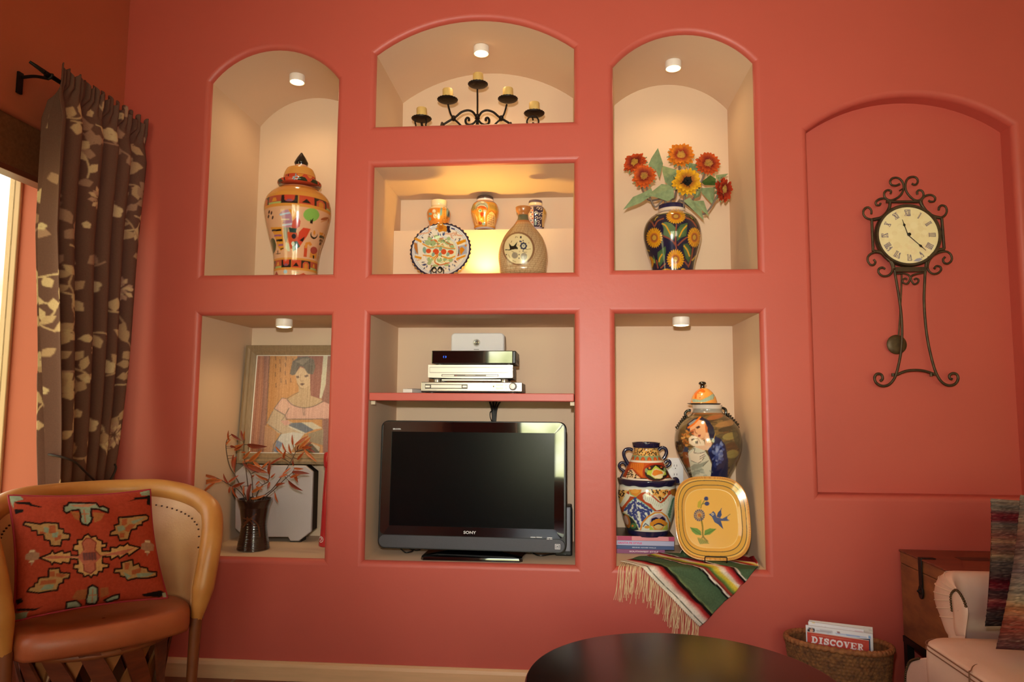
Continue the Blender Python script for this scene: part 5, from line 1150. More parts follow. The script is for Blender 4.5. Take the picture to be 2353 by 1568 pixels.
P([(480, 680), (740, 680), (720, 740), (635, 825), (560, 760)], '#e3b060'); Ln([(480, 685), (560, 760), (632, 825), (720, 740)], 9, '#bfe0d0')
q = random.Random(5)
for k in range(46):
    x = q.uniform(500, 720); y = q.uniform(685, 815)
    if abs(x - 632) < (815 - y) * 1.0 + 8: E_(x, y, 9, 11, q.choice(['#241c1e', '#241c1e', '#c97a2a']))
P([(320, 775), (400, 830), (470, 900), (555, 950), (520, 1010), (430, 1090), (370, 1180), (300, 1080), (200, 960), (185, 930), (240, 850)], '#dfe6dc'); Ln([(185, 935), (245, 850), (322, 780), (400, 830), (555, 948)], 12, '#8fc4b4')
for pts in ([(320, 790), (330, 900), (390, 940), (460, 900)], [(330, 820), (260, 870), (200, 930)], [(330, 850), (400, 860), (440, 900), (520, 940)], [(320, 880), (300, 960), (320, 1040)], [(350, 900), (420, 970), (450, 1040)], [(330, 960), (350, 1060), (375, 1130)], [(360, 930), (470, 950), (500, 1000)], [(270, 880), (240, 950), (280, 1000)], [(400, 990), (420, 1060)]):
    Ln(pts, 22, '#37447e', 14)
    for (x, y) in spline(pts, 7): E_(x, y, 24, 13, '#3d4b88', q.uniform(0, 180))
for pts in ([(330, 830), (350, 920)], [(300, 900), (260, 930)], [(400, 900), (450, 930)], [(330, 990), (360, 1060)], [(420, 1000), (440, 1020)]): Ln(pts, 8, '#dfe6dc')
P([(160, 960), (260, 1010), (330, 1090), (370, 1180), (300, 1190), (220, 1170)], '#263a3a'); E_(222, 1070, 40, 90, '#a8652c', -15); E_(212, 1060, 24, 60, '#b99a8c', -15); E_(300, 1130, 40, 34, '#4a7a4a'); E_(290, 1130, 14, 14, '#d98a3a'); Ln([(160, 960), (260, 1010), (330, 1090), (372, 1185)], 9, '#b6c48c', 14)
P([(380, 1185), (400, 1090), (470, 1010), (560, 960), (650, 955), (720, 1010), (760, 1090), (750, 1180)], '#d98a2e'); P([(395, 1185), (420, 1095), (490, 1020), (570, 975), (640, 970), (705, 1020), (740, 1090), (735, 1180)], '#dfe6d8')
P([(500, 1120), (505, 1050), (550, 1000), (620, 980), (690, 1010), (705, 1060), (700, 1120)], '#bfa9b8'); P([(515, 1110), (525, 1040), (580, 1020), (620, 1040), (660, 1010), (695, 1040), (700, 1110), (690, 1130), (525, 1130)], '#231f48')
for k in range(7): E_(530 + k * 28, 1105 - 38 * math.sin(k * PI / 6), 26, 28, '#dd8f2e')
P([(530, 1130), (690, 1130), (650, 1180), (560, 1180)], '#e0a044'); E_(610, 1140, 50, 28, '#e6c884'); P([(500, 1110), (560, 1180), (500, 1180)], '#c4cc54'); P([(725, 1100), (650, 1180), (730, 1180)], '#c4cc54'); Ln([(420, 1140), (450, 1100), (490, 1130)], 10, '#3b4a6a'); E_(470, 1145, 34, 18, '#e0a044')
P([(760, 680), (840, 660), (840, 780), (770, 740)], '#a8702c'); P([(770, 760), (840, 780), (800, 1100), (750, 1080), (700, 970)], '#cddcc8')
for k in range(7): E_(790 - k * 8, 810 + k * 32, 12, 34, '#5f8a6a', 25 - k * 8)
t = thing('talavera_pot', 'two tier talavera pot with blue rims and looped handles, standing on the books', 'pot', (body.cx, yTp, ZBK))
build('body', body.mesh(MB(), v, nf=190, rows=170), GLAZE, t, smooth=60)
NAVY = mat('navy_glaze', '#1d1b3c', rough=.12, coat=.5)
# fluted blue rim
rim_r, zr0, zr1 = body.rad(float(at(*cN(470, 620), yTp)[2])), float(at(*cN(470, 655), yTp - .12)[2]), float(at(*cN(470, 570), yTp - .12)[2])
rr = float((at(*cN(845, 590), yTp) - at(*cN(95, 590), yTp))[0]) / 2 * .97
n = 160; th = np.linspace(0, 2 * PI, n, endpoint=False); G = []
for f, zz, w in ((.9, 0, .3), (.955, .05, .9), (.985, .3, 1), (1.0, .62, 1), (1.01, .8, .6), (.99, .95, .2), (.93, 1.0, 0), (.8, .98, 0)):
    R = rr * f * (1 + .012 * w * np.cos(11 * th)); G.append(np.stack([body.cx + R * np.sin(th), yTp - R * np.cos(th), zr0 + (zr1 - zr0) * zz + .004 * w * np.cos(11 * th)], -1))
m = MB(); m.grid(np.array(G), closed_v=True); build('fluted_rim', m, NAVY, t, smooth=70)
# collar and neck
yT2 = yTp
col_ = Turned(cN, [(90, 262, 612), (100, 258, 612), (150, 275, 606), (160, 300, 608), (200, 296, 612), (300, 270, 660), (320, 262, 676), (350, 248, 692), (420, 215, 735), (500, 172, 772), (545, 140, 800), (562, 125, 812)], yT2)
v = col_.canvas('#c0561f', 480, 420); P, E_, Ln = v.poly, v.ell, v.line
zc = lambda y: col_.zc(y, 460)
v.ringz(zc(165), 9, '#201c3c'); v.ringz(zc(262), zc(165), '#e4b86c')
for k in range(130):
    a = q.uniform(-1.6, 1.6); z = q.uniform(zc(255), zc(172)); s = .0036; v.raw([(a - .05, z), (a, z + s), (a + .05, z), (a, z - s)], q.choice(['#1f1a1c', '#1f1a1c', '#c9772a']))
v.ringz(zc(318), zc(262), '#8aa07a')
for k in range(-5, 6):
    a = k * .42 + .1; z0, z1 = zc(316), zc(264); h = z1 - z0; v.raw([(a - .15, z0), (a - .13, z0 + .5 * h), (a, z0 + h * .9), (a + .13, z0 + .5 * h), (a + .15, z0)], '#c4542a'); v.raw([(a - .08, z0), (a, z0 + h * .5), (a + .08, z0)], '#d9772c')
v.ringz(zc(345), zc(320), '#ece4d6'); v.ringz(zc(575), zc(548), '#ece4d6'); v.ringz(zc(548), zc(536), '#3a2420')
P([(270, 350), (430, 350), (410, 520), (330, 440), (260, 420)], '#d9772a'); 
for k in range(6): Ln([(290 + k * 24, 360), (300 + k * 20, 440)], 5, '#b8561f')
P([(180, 520), (230, 420), (290, 410), (340, 470), (410, 535), (210, 535)], '#a8391c'); P([(205, 535), (240, 440), (285, 425), (330, 480), (390, 540)], '#e6c89c')
for k in range(34):
    x = q.uniform(220, 370); y = q.uniform(440, 535)
    if y > 425 + abs(x - 275) * .9: E_(x, y, 8, 8, '#2a1e1c')
E_(580, 460, 165, 115, '#a8341c'); E_(585, 470, 145, 100, '#2b2320'); P([(450, 420), (490, 440), (520, 440), (575, 380), (640, 430), (700, 460), (705, 490), (660, 510), (640, 545), (570, 545), (500, 500), (470, 490)], '#b9cc4c'); P([(520, 500), (540, 440), (580, 415), (640, 440), (690, 460), (650, 530), (570, 540)], '#ded4b0'); P([(530, 490), (550, 440), (585, 430), (650, 450), (670, 480), (620, 490), (560, 510)], '#dd8430'); E_(615, 520, 50, 22, '#ecdcae'); E_(500, 410, 14, 14, '#d9772a'); E_(460, 440, 18, 28, '#8aa070'); E_(690, 430, 18, 26, '#8aa070'); E_(645, 400, 14, 12, '#c4542a')
P([(700, 350), (750, 440), (800, 545), (760, 545), (720, 440), (660, 350)], '#bd5a22'); P([(720, 440), (760, 500), (740, 545)], '#7a2a1c')
build('collar', col_.mesh(MB(), v, nf=150, rows=130, prof=np.r_[col_.prof, [[col_.z1 - .001, col_.prof[-1, 1] - .006], [col_.z1 - .05, col_.prof[-1, 1] - .012], [col_.z1 - .06, 0]]]), GLAZE, t, smooth=70)
def loop(pts, r, y=yTp): P_ = np.array(pts, float); return MB().tube(spline(at(*cN(P_[:, 0], P_[:, 1]), y), 50), r, 10)
for pts, r in (([(290, 190), (250, 172), (200, 185), (178, 230), (195, 290), (225, 340), (240, 370)], .0075), ([(215, 385), (180, 345), (140, 350), (122, 385), (140, 420), (180, 450), (165, 500), (140, 545)], .0065), ([(610, 190), (650, 158), (695, 170), (710, 215), (690, 270), (665, 300)], .0075), ([(705, 395), (735, 380), (755, 350), (740, 320), (710, 325), (690, 350)], .0065)):
    build('loop_handle', loop(pts, r), NAVY, t, smooth=60)
p = [at(*cN(x, y), yTp - .02) for x, y in ((800, 560), (825, 550), (845, 565), (855, 595))]
build('lug', MB().tube(spline(p, 16), np.linspace(.012, .007, 16), 10), NAVY, t, smooth=60)

# ---------- large urn with a painted mother and child
cU = crop(1540, 860, 6.03); yU = .285
body = Turned(cU, [(425, 278, 700), (440, 280, 696), (500, 288, 690), (535, 270, 710), (570, 240, 760), (630, 175, 850), (720, 110, 940), (800, 82, 980), (900, 70, 1003), (1000, 75, 998), (1100, 98, 970), (1200, 150, 925), (1300, 205, 880), (1400, 265, 835), (1480, 300, 805)], yU, extra=[(ZG + .19, .058), (ZG + .11, .050), (ZG + .05, .062), (ZG + .02, .082), (ZG + .001, .085)])
v = body.canvas('#5b4a32', 520, 620); P, E_, Ln = v.poly, v.ell, v.line
q = random.Random(9)
for k in range(420):
    x = q.uniform(70, 1000); y = q.uniform(560, 1450); E_(x, y, q.uniform(40, 110), q.uniform(8, 22), q.choice(['#6d5a38', '#8a6a3c', '#4a3c2a', '#7a4e2a', '#55503a', '#9a7a48', '#3c3026', '#6a6040']), q.uniform(-25, 0), .55)
for x, y, rx, ry, c in ((770, 690, 150, 40, '#a87a4a'), (790, 760, 130, 34, '#3f3426'), (830, 860, 110, 50, '#a39050'), (860, 1000, 110, 60, '#5a3a26'), (860, 1110, 90, 60, '#9a8a4c'), (880, 1250, 70, 90, '#6a5a3a'), (620, 600, 120, 30, '#a8643a'), (170, 880, 90, 120, '#5a4426'), (150, 1000, 70, 90, '#3a2a1e'), (180, 700, 80, 70, '#6a5a34'), (930, 850, 60, 180, '#4a4432')): E_(x, y, rx, ry, c, -12, .75)
v.ringz(body.zc(480, 480), 9, '#d9cfc4'); v.ringz(body.zc(545, 480), body.zc(480, 480), '#9a968e'); v.ringz(body.zc(560, 480), body.zc(538, 480), '#8a5a34')
P([(220, 760), (240, 690), (330, 620), (440, 595), (530, 640), (600, 740), (620, 830), (600, 930), (540, 960), (470, 800), (300, 740), (270, 800)], '#23243a'); P([(255, 690), (340, 630), (390, 625), (350, 680), (280, 730)], '#8a929a')
P([(270, 745), (330, 680), (400, 630), (480, 660), (515, 740), (520, 830), (480, 900), (430, 930), (380, 910), (330, 850), (280, 800)], '#e0a87c'); P([(480, 680), (520, 740), (515, 840), (490, 800)], '#c46a34'); Ln([(250, 745), (330, 690), (420, 595)], 26, '#d9732a')
P([(270, 790), (330, 760), (330, 850), (300, 830)], '#c0683c'); Ln([(340, 760), (350, 810), (375, 825)], 9, '#8a4a30'); P([(350, 740), (400, 715), (420, 735), (380, 760)], '#4a2f26'); P([(285, 800), (325, 795), (325, 812), (290, 815)], '#5a3628'); P([(385, 845), (425, 838), (420, 865), (390, 872)], '#8a3f3c'); Ln([(370, 880), (420, 910), (470, 890)], 7, '#8a5a3c')
for k in range(46): a = q.uniform(0, 2 * PI); E_(230 + 70 * math.cos(a) * q.uniform(.3, 1), 900 + 110 * math.sin(a) * q.uniform(.3, 1), 20, 13, q.choice(['#a8642c', '#c88a44', '#8a5024', '#d9a45a']), q.uniform(0, 180))
P([(255, 890), (300, 850), (390, 880), (470, 930), (480, 990), (400, 1010), (320, 1000), (265, 960)], '#ecd6b8'); P([(290, 905), (330, 890), (340, 905), (300, 925)], '#4a3630'); P([(345, 930), (385, 925), (385, 965), (350, 965)], '#5a4a44'); Ln([(340, 890), (390, 900), (420, 960)], 7, '#9a7a60')
P([(480, 900), (500, 810), (530, 810), (550, 900), (580, 960), (560, 1040), (510, 1050), (480, 990)], '#e6b48c'); P([(340, 1000), (480, 990), (560, 1010), (540, 1060), (380, 1050)], '#e3b896')
P([(520, 1060), (600, 960), (620, 860), (700, 900), (760, 980), (800, 1200), (790, 1430), (560, 1430), (580, 1230), (540, 1130)], '#1c2148')
for k in range(60): E_(q.gauss(670, 40), q.gauss(1090, 70), q.uniform(10, 26), q.uniform(14, 40), q.choice(['#54649c', '#3b4a86', '#7c8ab8', '#2d3a74', '#98a4c8']), q.uniform(-40, 40), .7)
P([(180, 1130), (190, 1000), (250, 1020), (240, 1100), (300, 1220), (270, 1310), (190, 1220)], '#8a4a26'); P([(180, 1080), (200, 1000), (260, 1030), (240, 1080)], '#31425c')
P([(250, 1060), (340, 1010), (480, 1060), (530, 1140), (575, 1250), (560, 1430), (310, 1430), (280, 1290), (250, 1130)], '#d6d0b8'); P([(280, 1290), (330, 1250), (420, 1240), (520, 1200), (400, 1330), (330, 1420)], '#8d9080', alpha=.8)
P([(265, 1110), (330, 1050), (350, 1090), (480, 1090), (490, 1130), (440, 1210), (380, 1230), (290, 1200)], '#ead9c0'); 
for pts in ([(330, 1090), (400, 1100), (480, 1080)], [(330, 1090), (345, 1030)], [(410, 1180), (490, 1130)], [(410, 1150), (480, 1110)], [(290, 1200), (380, 1235), (430, 1210)], [(240, 1100), (280, 1050), (340, 1030)], [(450, 1280), (530, 1200)], [(440, 1200), (470, 1160)]): Ln(pts, 6, '#3a2c26', 8)
Ln([(625, 820), (600, 900), (560, 940)], 9, '#c9a04a', 10)
for k in range(40): E_(q.gauss(390, 60), q.gauss(1350, 40), 30, 14, q.choice(['#9aa090', '#c9c8b4', '#7f867a']), q.uniform(-40, 40), .5)
t = thing('painted_urn', 'large dark lidded urn painted with a mother holding a child, black ruffled shoulder handles', 'urn', (body.cx, yU, ZG))
build('body', body.mesh(MB(), v, nf=200, rows=230), GLAZE, t, smooth=60)
lid = Turned(cU, [(196, 400, 492), (215, 370, 530), (260, 330, 585), (320, 302, 630), (370, 290, 650), (398, 282, 662), (404, 250, 706), (412, 242, 710), (424, 262, 696)], yU)
v = lid.canvas('#df9a48', 300, 260); P, E_, Ln = v.poly, v.ell, v.line
v.ringz(-9, lid.zc(400, 470), '#1b1718')
E_(410, 275, 62, 78, '#e0a060'); P([(340, 340), (335, 270), (370, 215), (440, 195), (490, 235), (470, 260), (410, 240), (370, 280), (365, 340)], '#cf6a1e'); P([(385, 268), (405, 262), (405, 272)], '#7a4020'); P([(430, 268), (450, 262), (450, 272)], '#7a4020'); P([(400, 325), (425, 325), (412, 338)], '#a8402c')
P([(295, 350), (340, 345), (420, 365), (520, 320), (600, 265), (618, 300), (590, 350), (480, 390), (320, 392)], '#a3b8a4')
for k in range(14): Ln([(310 + k * 22, 385 - max(0, k - 7) * 6), (325 + k * 21, 350 - max(0, k - 6) * 11)], 5, '#6d8a80')
lo = build('lid', lid.mesh(MB(), v, nf=110, rows=90), GLAZE, t, smooth=60)
kn = Turned(cU, [(103, 428, 462), (112, 402, 488), (130, 390, 498), (142, 396, 494), (155, 415, 478), (182, 418, 478), (200, 408, 486)], yU)
BLKC = mat('black_glaze', '#15110f', rough=.12, coat=.5)
build('knob', kn.mesh(MB(), None, nf=30, nb=14, rows=40), BLKC, lo, smooth=60, label='black knob')
for s, pts, ruf in ((-1, [(285, 505), (245, 505), (208, 540), (215, 580), (245, 605)], [(205, 600), (85, 770)]), (1, [(690, 490), (720, 470), (765, 490), (770, 540), (745, 580), (700, 560)], [(790, 560), (945, 730)])):
    P_ = np.array(pts, float); build('loop_handle', MB().tube(spline(at(*cU(P_[:, 0], P_[:, 1]), yU), 30), .0058, 10), BLKC, t, smooth=60)
    m = MB(); a, b = np.array(ruf[0], float), np.array(ruf[1], float); d = b - a; nn = np.array([-d[1], d[0]]) / np.hypot(*d) * (-s if s < 0 else s); f = np.linspace(0, 1, 120)
    w = np.c_[a[0] + d[0] * f, a[1] + d[1] * f]; up = np.array([abs(nn[0]) * s, -abs(nn[1])])
    wv = w + np.outer(22 * np.sin(f * 2 * PI * 6), up) + np.outer(8 * np.cos(f * 2 * PI * 6), d / np.hypot(*d)); yy = yU + .014 * np.cos(f * 2 * PI * 6)
    m.tube(np.array([at(*cU(x, y), k) for (x, y), k in zip(wv, yy)]), .0052, 8); build('ruffled_strip', m, BLKC, t, smooth=60)

# ---------- serape
SER = mat('woven_serape', attr=True, rough=.9, spec=.1, noise=.22, nscale=160, bump=.3, bscale=400)
ST = [(0, '#efe3cf'), (.014, '#efe3cf'), (.0145, '#4a4a34'), (.0175, '#4a4a34'), (.018, '#f2e8da'), (.030, '#eddccc'), (.038, '#e09a90'), (.046, '#b5302c'), (.055, '#8a1f22'), (.058, '#1c1412'), (.068, '#1c1412'), (.070, '#7f8a5a'), (.076, '#55684a'),
      (.13, '#50664a'), (.150, '#4a6046'), (.151, '#161311'), (.158, '#161311'), (.159, '#f0e6da'), (.163, '#e6cfc0'), (.164, '#5c2a20'), (.172, '#a8352c'), (.178, '#4a5a34'), (.184, '#6d8a44'), (.192, '#c9b83c'), (.202, '#e8c84c'), (.209, '#f2e2c0'), (.216, '#f0d8cc'), (.223, '#d9625a'), (.232, '#a8242a'), (.238, '#7a1c20'), (.239, '#1c1412'), (.246, '#1c1412'), (.247, '#efe6da'), (.251, '#e0d0c0'), (.252, '#50664a'), (.33, '#4a6046'), (.331, '#161311'), (.337, '#f0e6da'), (.341, '#8a1f22'), (.352, '#b5302c'), (.36, '#e8c84c'), (.372, '#f2e2c0'), (.38, '#c9302c'), (.39, '#8a1f22'), (.52, '#96282a')]
sx = np.array([a for a, _ in ST]); sc_ = np.array([lin(hx(c)) for _, c in ST])
tip = at(1608, 1441, -.024); Sq = math.sqrt(.5)
# the cloth in unrolled coordinates: X along the wall, Q into the niche (negative = hanging down)
T0 = np.array([tip[0], tip[2] - (ZG + .004)])
edge = np.array([at(1424, 1292, .03)[0] + .028, .055]) - T0; e1 = edge / np.linalg.norm(edge); e2 = np.array([-e1[1], e1[0]]) * -1
e2 = e2 if e2[1] > 0 else -e2
ns, nt_ = 90, 120; LS, LT = .408, .46
def cloth(s, t):
    X = T0[0] + e1[0] * s + e2[0] * t; Q = T0[1] + e1[1] * s + e2[1] * t
    over = np.clip((X - (xD1 - .02)) / .3, 0, 1); lo_ = np.clip(((xD0 + .012) - X) / .3, 0, 1)
    X = np.clip(X, xD0 + .012, xD1 - .02 + .0)
    lim = np.where(X < .475, yBk - .012, .19); Q2 = np.minimum(Q, lim)
    y = np.where(Q2 > 0, Q2, -.012 - .006 * np.clip(-Q2 / .03, 0, 1)); 
    r = .022; a = np.clip(1 - (Q2 + .0) / .03, 0, 1)
    fall = np.maximum(-Q2, 0)
    z = ZG + .004 + np.where(Q2 > 0, 0, -fall) - .018 * np.clip(1 - Q2 / .022, 0, 1) * (Q2 > -.0) * 0
    wr = .003 * np.sin(t * 60 + s * 9) * np.clip(1.2 - np.abs(Q2) / .2, .3, 1) + .0035 * np.sin(t * 27 + s * 20)
    z = z + np.where(Q2 > 0, np.abs(wr) + over * .10 + .04 * np.clip((Q - lim) / .1, 0, 1) * (X > .475) , 0)
    y = y + np.where(Q2 > 0, 0, -np.abs(wr) * 2.6)
    k = np.clip(1 - np.abs(Q2) / .02, 0, 1); y = np.where(Q2 > 0, np.where(Q2 < .02, Q2 - .012 * k, y), y); z = z + np.where(Q2 <= 0, .0, .0) 
    return np.stack([X, y, z], -1)
S_, T_ = np.meshgrid(np.linspace(0, LS, ns), np.linspace(0, LT, nt_))
G = cloth(S_, T_); tt = T_ + .0012 * np.sin(S_ * 90)
Cc = np.stack([np.interp(tt, sx, sc_[:, k]) for k in range(3)], -1)
m = MB(); m.grid(G, 0, Cc.reshape(-1, 3))
sp = thing('serape', 'green and red striped woven serape with cream fringe, draped over the niche sill', 'blanket', (T0[0], .0, ZG))
o = build('cloth', m, SER, sp, smooth=180); md = o.modifiers.new('thick', 'SOLIDIFY'); md.thickness = .003; md.offset = 1
m = MB(); q = random.Random(4)
for k in range(46):
    s = LS * (k + .5) / 46 * .98; b = cloth(np.array([s]), np.array([0.0]))[0]; Qs = T0[1] + e1[1] * s
    L = q.uniform(.07, .12)
    for j in range(2 + k % 2):
        dx = q.uniform(-.011, .011); pts = [b + [0, -.001, 0]]
        if Qs > .0: pts += [(b[0] - Qs * .25 + dx * .3, -.004, ZG + .006), (b[0] - Qs * .25 + dx * .5 - .004, -.014, ZG - .012)]; b2 = np.array(pts[-1])
        else: b2 = b
        for f in (.35, .7, 1.0): pts.append((b2[0] - .010 * f + dx * f + q.uniform(-.003, .003), b2[1] - .003 + q.uniform(-.003, .002), b2[2] - L * f))
        pts = np.array(pts, float); pts[:, 1] = np.minimum(pts[:, 1], np.where(pts[:, 2] < ZG + .002, -.008, pts[:, 1])); pts[:, 0] = np.maximum(pts[:, 0], xD0 - .028 if Qs > 0 else 0)
        m.tube(spline(pts, 14), .0011, 5)
build('fringe', m, mat('cream_fringe', '#e2c49a', rough=.85), sp, smooth=60)

# ---------- rounded square plate on wire stand
cQ = crop(1380, 980, 3.136)
pc = at(*cQ(805, 660), .1365); tilt = math.radians(13.4); ex = np.array([1., 0, 0]); ez = np.array([0, math.sin(tilt), math.cos(tilt)]); en = np.array([0, -math.cos(tilt), math.sin(tilt)])
dist = (pc[1] + 2.8) / F / 3.136; Wp, Hp = 256 * dist, .1665
def Tq(x, y):
    d = ray(*cQ(x, y)); k = ((pc - en * .006 - CAM) @ en) / (d @ en); Q = CAM + d * k[..., None] - pc; return np.stack([Q @ ex, Q @ ez], -1)
v = Canvas(Tq, (-Wp * 1.03, -Hp * 1.03), (Wp * 1.03, Hp * 1.03), '#e6b25c', 380, 440); P, E_, Ln = v.poly, v.ell, v.line
def sq(f, c, wpx=0, hp=3.2):
    a = np.linspace(0, 2 * PI, 140, endpoint=False); ca, sa = np.cos(a), np.sin(a); return np.c_[np.sign(ca) * np.abs(ca) ** (2 / hp) * Wp * f, np.sign(sa) * np.abs(sa) ** (2 / hp) * Hp * f]
v.raw(sq(1.1, 0), '#d99a4a'); 
for k in range(150):
    p = sq(.975, 0); i = int(k / 150 * 140); a = p[i]; v.raw([a * 1.015, a * 1.015 + [.0025, 0], a * .965 + [.0025, 0], a * .965], '#a8682c')
v.raw(sq(.94, 0), '#e8b75c'); v.raw(sq(.905, 0), '#4a4438'); v.raw(sq(.89, 0), '#d9a548'); v.raw(sq(.80, 0), '#4a4438'); v.raw(sq(.785, 0), '#e6b055'); v.raw(sq(.71, 0), '#efcf8c'); v.raw(sq(.695, 0), '#eab65c')
Ln([(722, 640), (738, 720), (742, 790), (775, 830)], 11, '#8a7a30', 20); Ln([(742, 790), (720, 830)], 8, '#8a7a30'); Ln([(725, 590), (735, 560), (770, 555)], 6, '#7a7a40', 10); Ln([(735, 560), (760, 520)], 6, '#7a7a40')
for k in range(16): a = k * PI / 8; P([(715 + 12 * math.cos(a), 640 + 12 * math.sin(a)), (715 + 40 * math.cos(a - .15), 640 + 44 * math.sin(a - .15)), (715 + 40 * math.cos(a + .15), 640 + 44 * math.sin(a + .15))], '#4a5478')
E_(715, 640, 12, 13, '#b5703c'); E_(765, 520, 16, 15, '#3f4a74'); E_(770, 556, 17, 15, '#3f4a74'); P([(700, 580), (705, 545), (730, 525), (728, 560), (715, 590)], '#b9a840')
P([(648, 728), (700, 735), (725, 755), (730, 785), (690, 780), (665, 760)], '#6d9440'); P([(835, 740), (790, 735), (755, 750), (750, 785), (790, 780), (820, 755)], '#6d9440'); P([(700, 800), (740, 810), (790, 845), (760, 845), (720, 850), (710, 830)], '#a8983a'); Ln([(650, 728), (725, 780)], 4, '#4a6a30'); Ln([(835, 740), (752, 782)], 4, '#4a6a30')
for k in range(5): Ln([(705 + k * 14, 810 + k * 4), (722 + k * 14, 845)], 4, '#6d7a30')
P([(782, 632), (800, 628), (815, 610), (830, 625), (840, 655), (880, 665), (920, 645), (915, 665), (935, 680), (910, 682), (870, 680), (850, 705), (825, 690), (805, 650)], '#4c5c86'); P([(840, 650), (850, 620), (872, 598), (876, 640), (865, 660)], '#40507c'); P([(838, 690), (870, 680), (888, 740), (860, 715)], '#40507c'); E_(812, 633, 9, 9, '#eadfc0'); E_(813, 633, 4, 4, '#241f24'); Ln([(870, 600), (876, 590)], 4, '#40507c'); Ln([(920, 645), (938, 632)], 4, '#6a6a50')
G = []; Cc = []
for f, dep in list(zip(np.linspace(.004, .70, 70), np.full(70, -.016))) + list(zip(np.linspace(.71, .78, 10), np.linspace(-.0155, -.006, 10))) + list(zip(np.linspace(.79, .98, 34), np.linspace(-.0055, .003, 34))) + [(1.0, .002)]:
    s = sq(f, 0); s = np.roll(np.r_[s], 0, 0); G.append(pc + np.outer(s[:, 0], ex) + np.outer(s[:, 1], ez) + en * dep); Cc.append(v.sample(s))
for f, dep in ((.985, -.003), (.8, -.012), (.72, -.022), (.01, -.022)):
    s = sq(f, 0); G.append(pc + np.outer(s[:, 0], ex) + np.outer(s[:, 1], ez) + en * dep); Cc.append(np.tile(lin(hx('#c98a44')), (140, 1)))
G = np.array(G); Cc = np.array(Cc)
# refine around
k_ = 3; G2 = np.concatenate([G[:, :, None] * (1 - f) + np.roll(G, -1, 1)[:, :, None] * f for f in np.arange(k_) / k_], 2).reshape(len(G), -1, 3)
Cc2 = []
fs = list(np.linspace(.004, .70, 70)) + list(np.linspace(.71, .78, 10)) + list(np.linspace(.79, .98, 34)) + [1.0] + [-1] * 4
for i, f in enumerate(fs):
    loc = G2[i] - pc; Cc2.append(v.sample(np.stack([loc @ ex, loc @ ez], -1)) if f > 0 else np.tile(lin(hx('#c98a44')), (G2.shape[1], 1)))
m = MB(); m.grid(G2, 0, np.array(Cc2).reshape(-1, 3), closed_v=True)
pb = pc - ez * Hp
build('square_plate', m, GLAZE, None, loc=pb, smooth=60, label='rounded square yellow plate painted with a blue bird and flower, propped on the serape', cat='plate')
zf = ZG + .0135
st = thing('plate_stand', 'thin black wire stand with a flat front loop under the yellow bird plate', 'stand', (pb[0], pb[1], zf))
W = lambda x, y, yy: at(*cQ(x, y), yy)
xa, xb = float(W(742, 950, pb[1])[0]), float(W(898, 950, pb[1])[0]); yf = pb[1] - .026
m = MB()
m.tube(spline([(xa, pb[1] - .006, pb[2] - .001), (xa, yf, pb[2] - .001), (xa, yf - .004, pb[2] + .018), (xa + .006, yf - .004, pb[2] + .021), ((xa + xb) / 2, yf - .005, pb[2] + .021), (xb - .006, yf - .004, pb[2] + .021), (xb, yf - .004, pb[2] + .018), (xb, yf, pb[2] - .001), (xb, pb[1] - .006, pb[2] - .001)], 60), .0019, 8)
for x in (xa, xb): m.tube(spline([(x, yf, pb[2] - .002), (x, pb[1] + .03, pb[2] - .006), (x, pb[1] + .10, zf + .001), (x, pb[1] + .098, pb[2] + .05), (x, pb[1] + .07, pb[2] + .12)], 30), .0019, 8)
build('wire_frame', m, BLK, st, smooth=60)
# ================================================================== CLOCK in the red arched recess
cC = crop(1940, 380, 2.903); yC = .04
CI = mat('bronze_iron', '#3d2f22', rough=.5, metal=.5, noise=.4, nscale=40, color2='#55432c', bump=.25, bscale=80)
def W(x, y, yy=yC): return at(*cC(x, y), yy)
def tubeC(mb, pts, r, n=40, yy=yC): P_ = np.array(pts, float); return mb.tube(spline(W(P_[:, 0], P_[:, 1], yy), n), r, 8)
fc = W(425, 468); R = 185 / 2.903 * (yC + 2.8) / F
ck = thing('wall_clock', 'tall scrolled iron wall clock with pale roman dial, hanging in the red arched recess', 'clock', (fc[0], .078, fc[2]))
fr = MB(); px_ = .0042
def spiral(pts, r=px_): tubeC(fr, pts, r)
m2 = lambda pts: pts
spiral([(370, 125), (345, 135), (315, 130), (305, 110), (318, 88), (345, 82), (372, 92), (392, 120), (395, 160), (375, 200), (335, 228), (295, 232), (268, 210), (268, 180), (290, 165), (312, 172), (308, 190)])
spiral([(450, 122), (468, 130), (485, 122), (490, 100), (475, 80), (445, 77), (420, 92), (407, 130), (412, 170), (435, 205), (470, 232), (505, 232), (528, 205), (522, 175), (500, 165), (485, 178), (488, 195)])
spiral([(180, 325), (180, 300), (160, 280), (135, 290), (126, 320), (145, 350), (190, 362), (240, 348), (275, 320), (298, 280), (300, 240), (270, 222), (235, 225), (210, 245), (215, 265), (235, 265), (242, 252)])
spiral([(630, 300), (632, 280), (650, 267), (675, 275), (684, 305), (670, 335), (635, 350), (590, 335), (545, 300), (518, 255), (520, 225), (545, 202), (580, 198), (605, 215), (600, 240), (575, 242), (562, 235)])
spiral([(195, 628), (208, 645), (195, 665), (170, 660), (155, 630), (165, 600), (200, 580), (245, 585), (285, 610), (315, 660), (320, 705), (295, 735), (255, 738), (228, 715), (232, 690), (255, 682), (272, 692)])
spiral([(672, 612), (658, 630), (668, 652), (695, 655), (717, 630), (710, 595), (680, 575), (635, 580), (590, 605), (560, 650), (558, 695), (585, 722), (620, 722), (645, 700), (640, 678), (615, 672), (600, 690)])
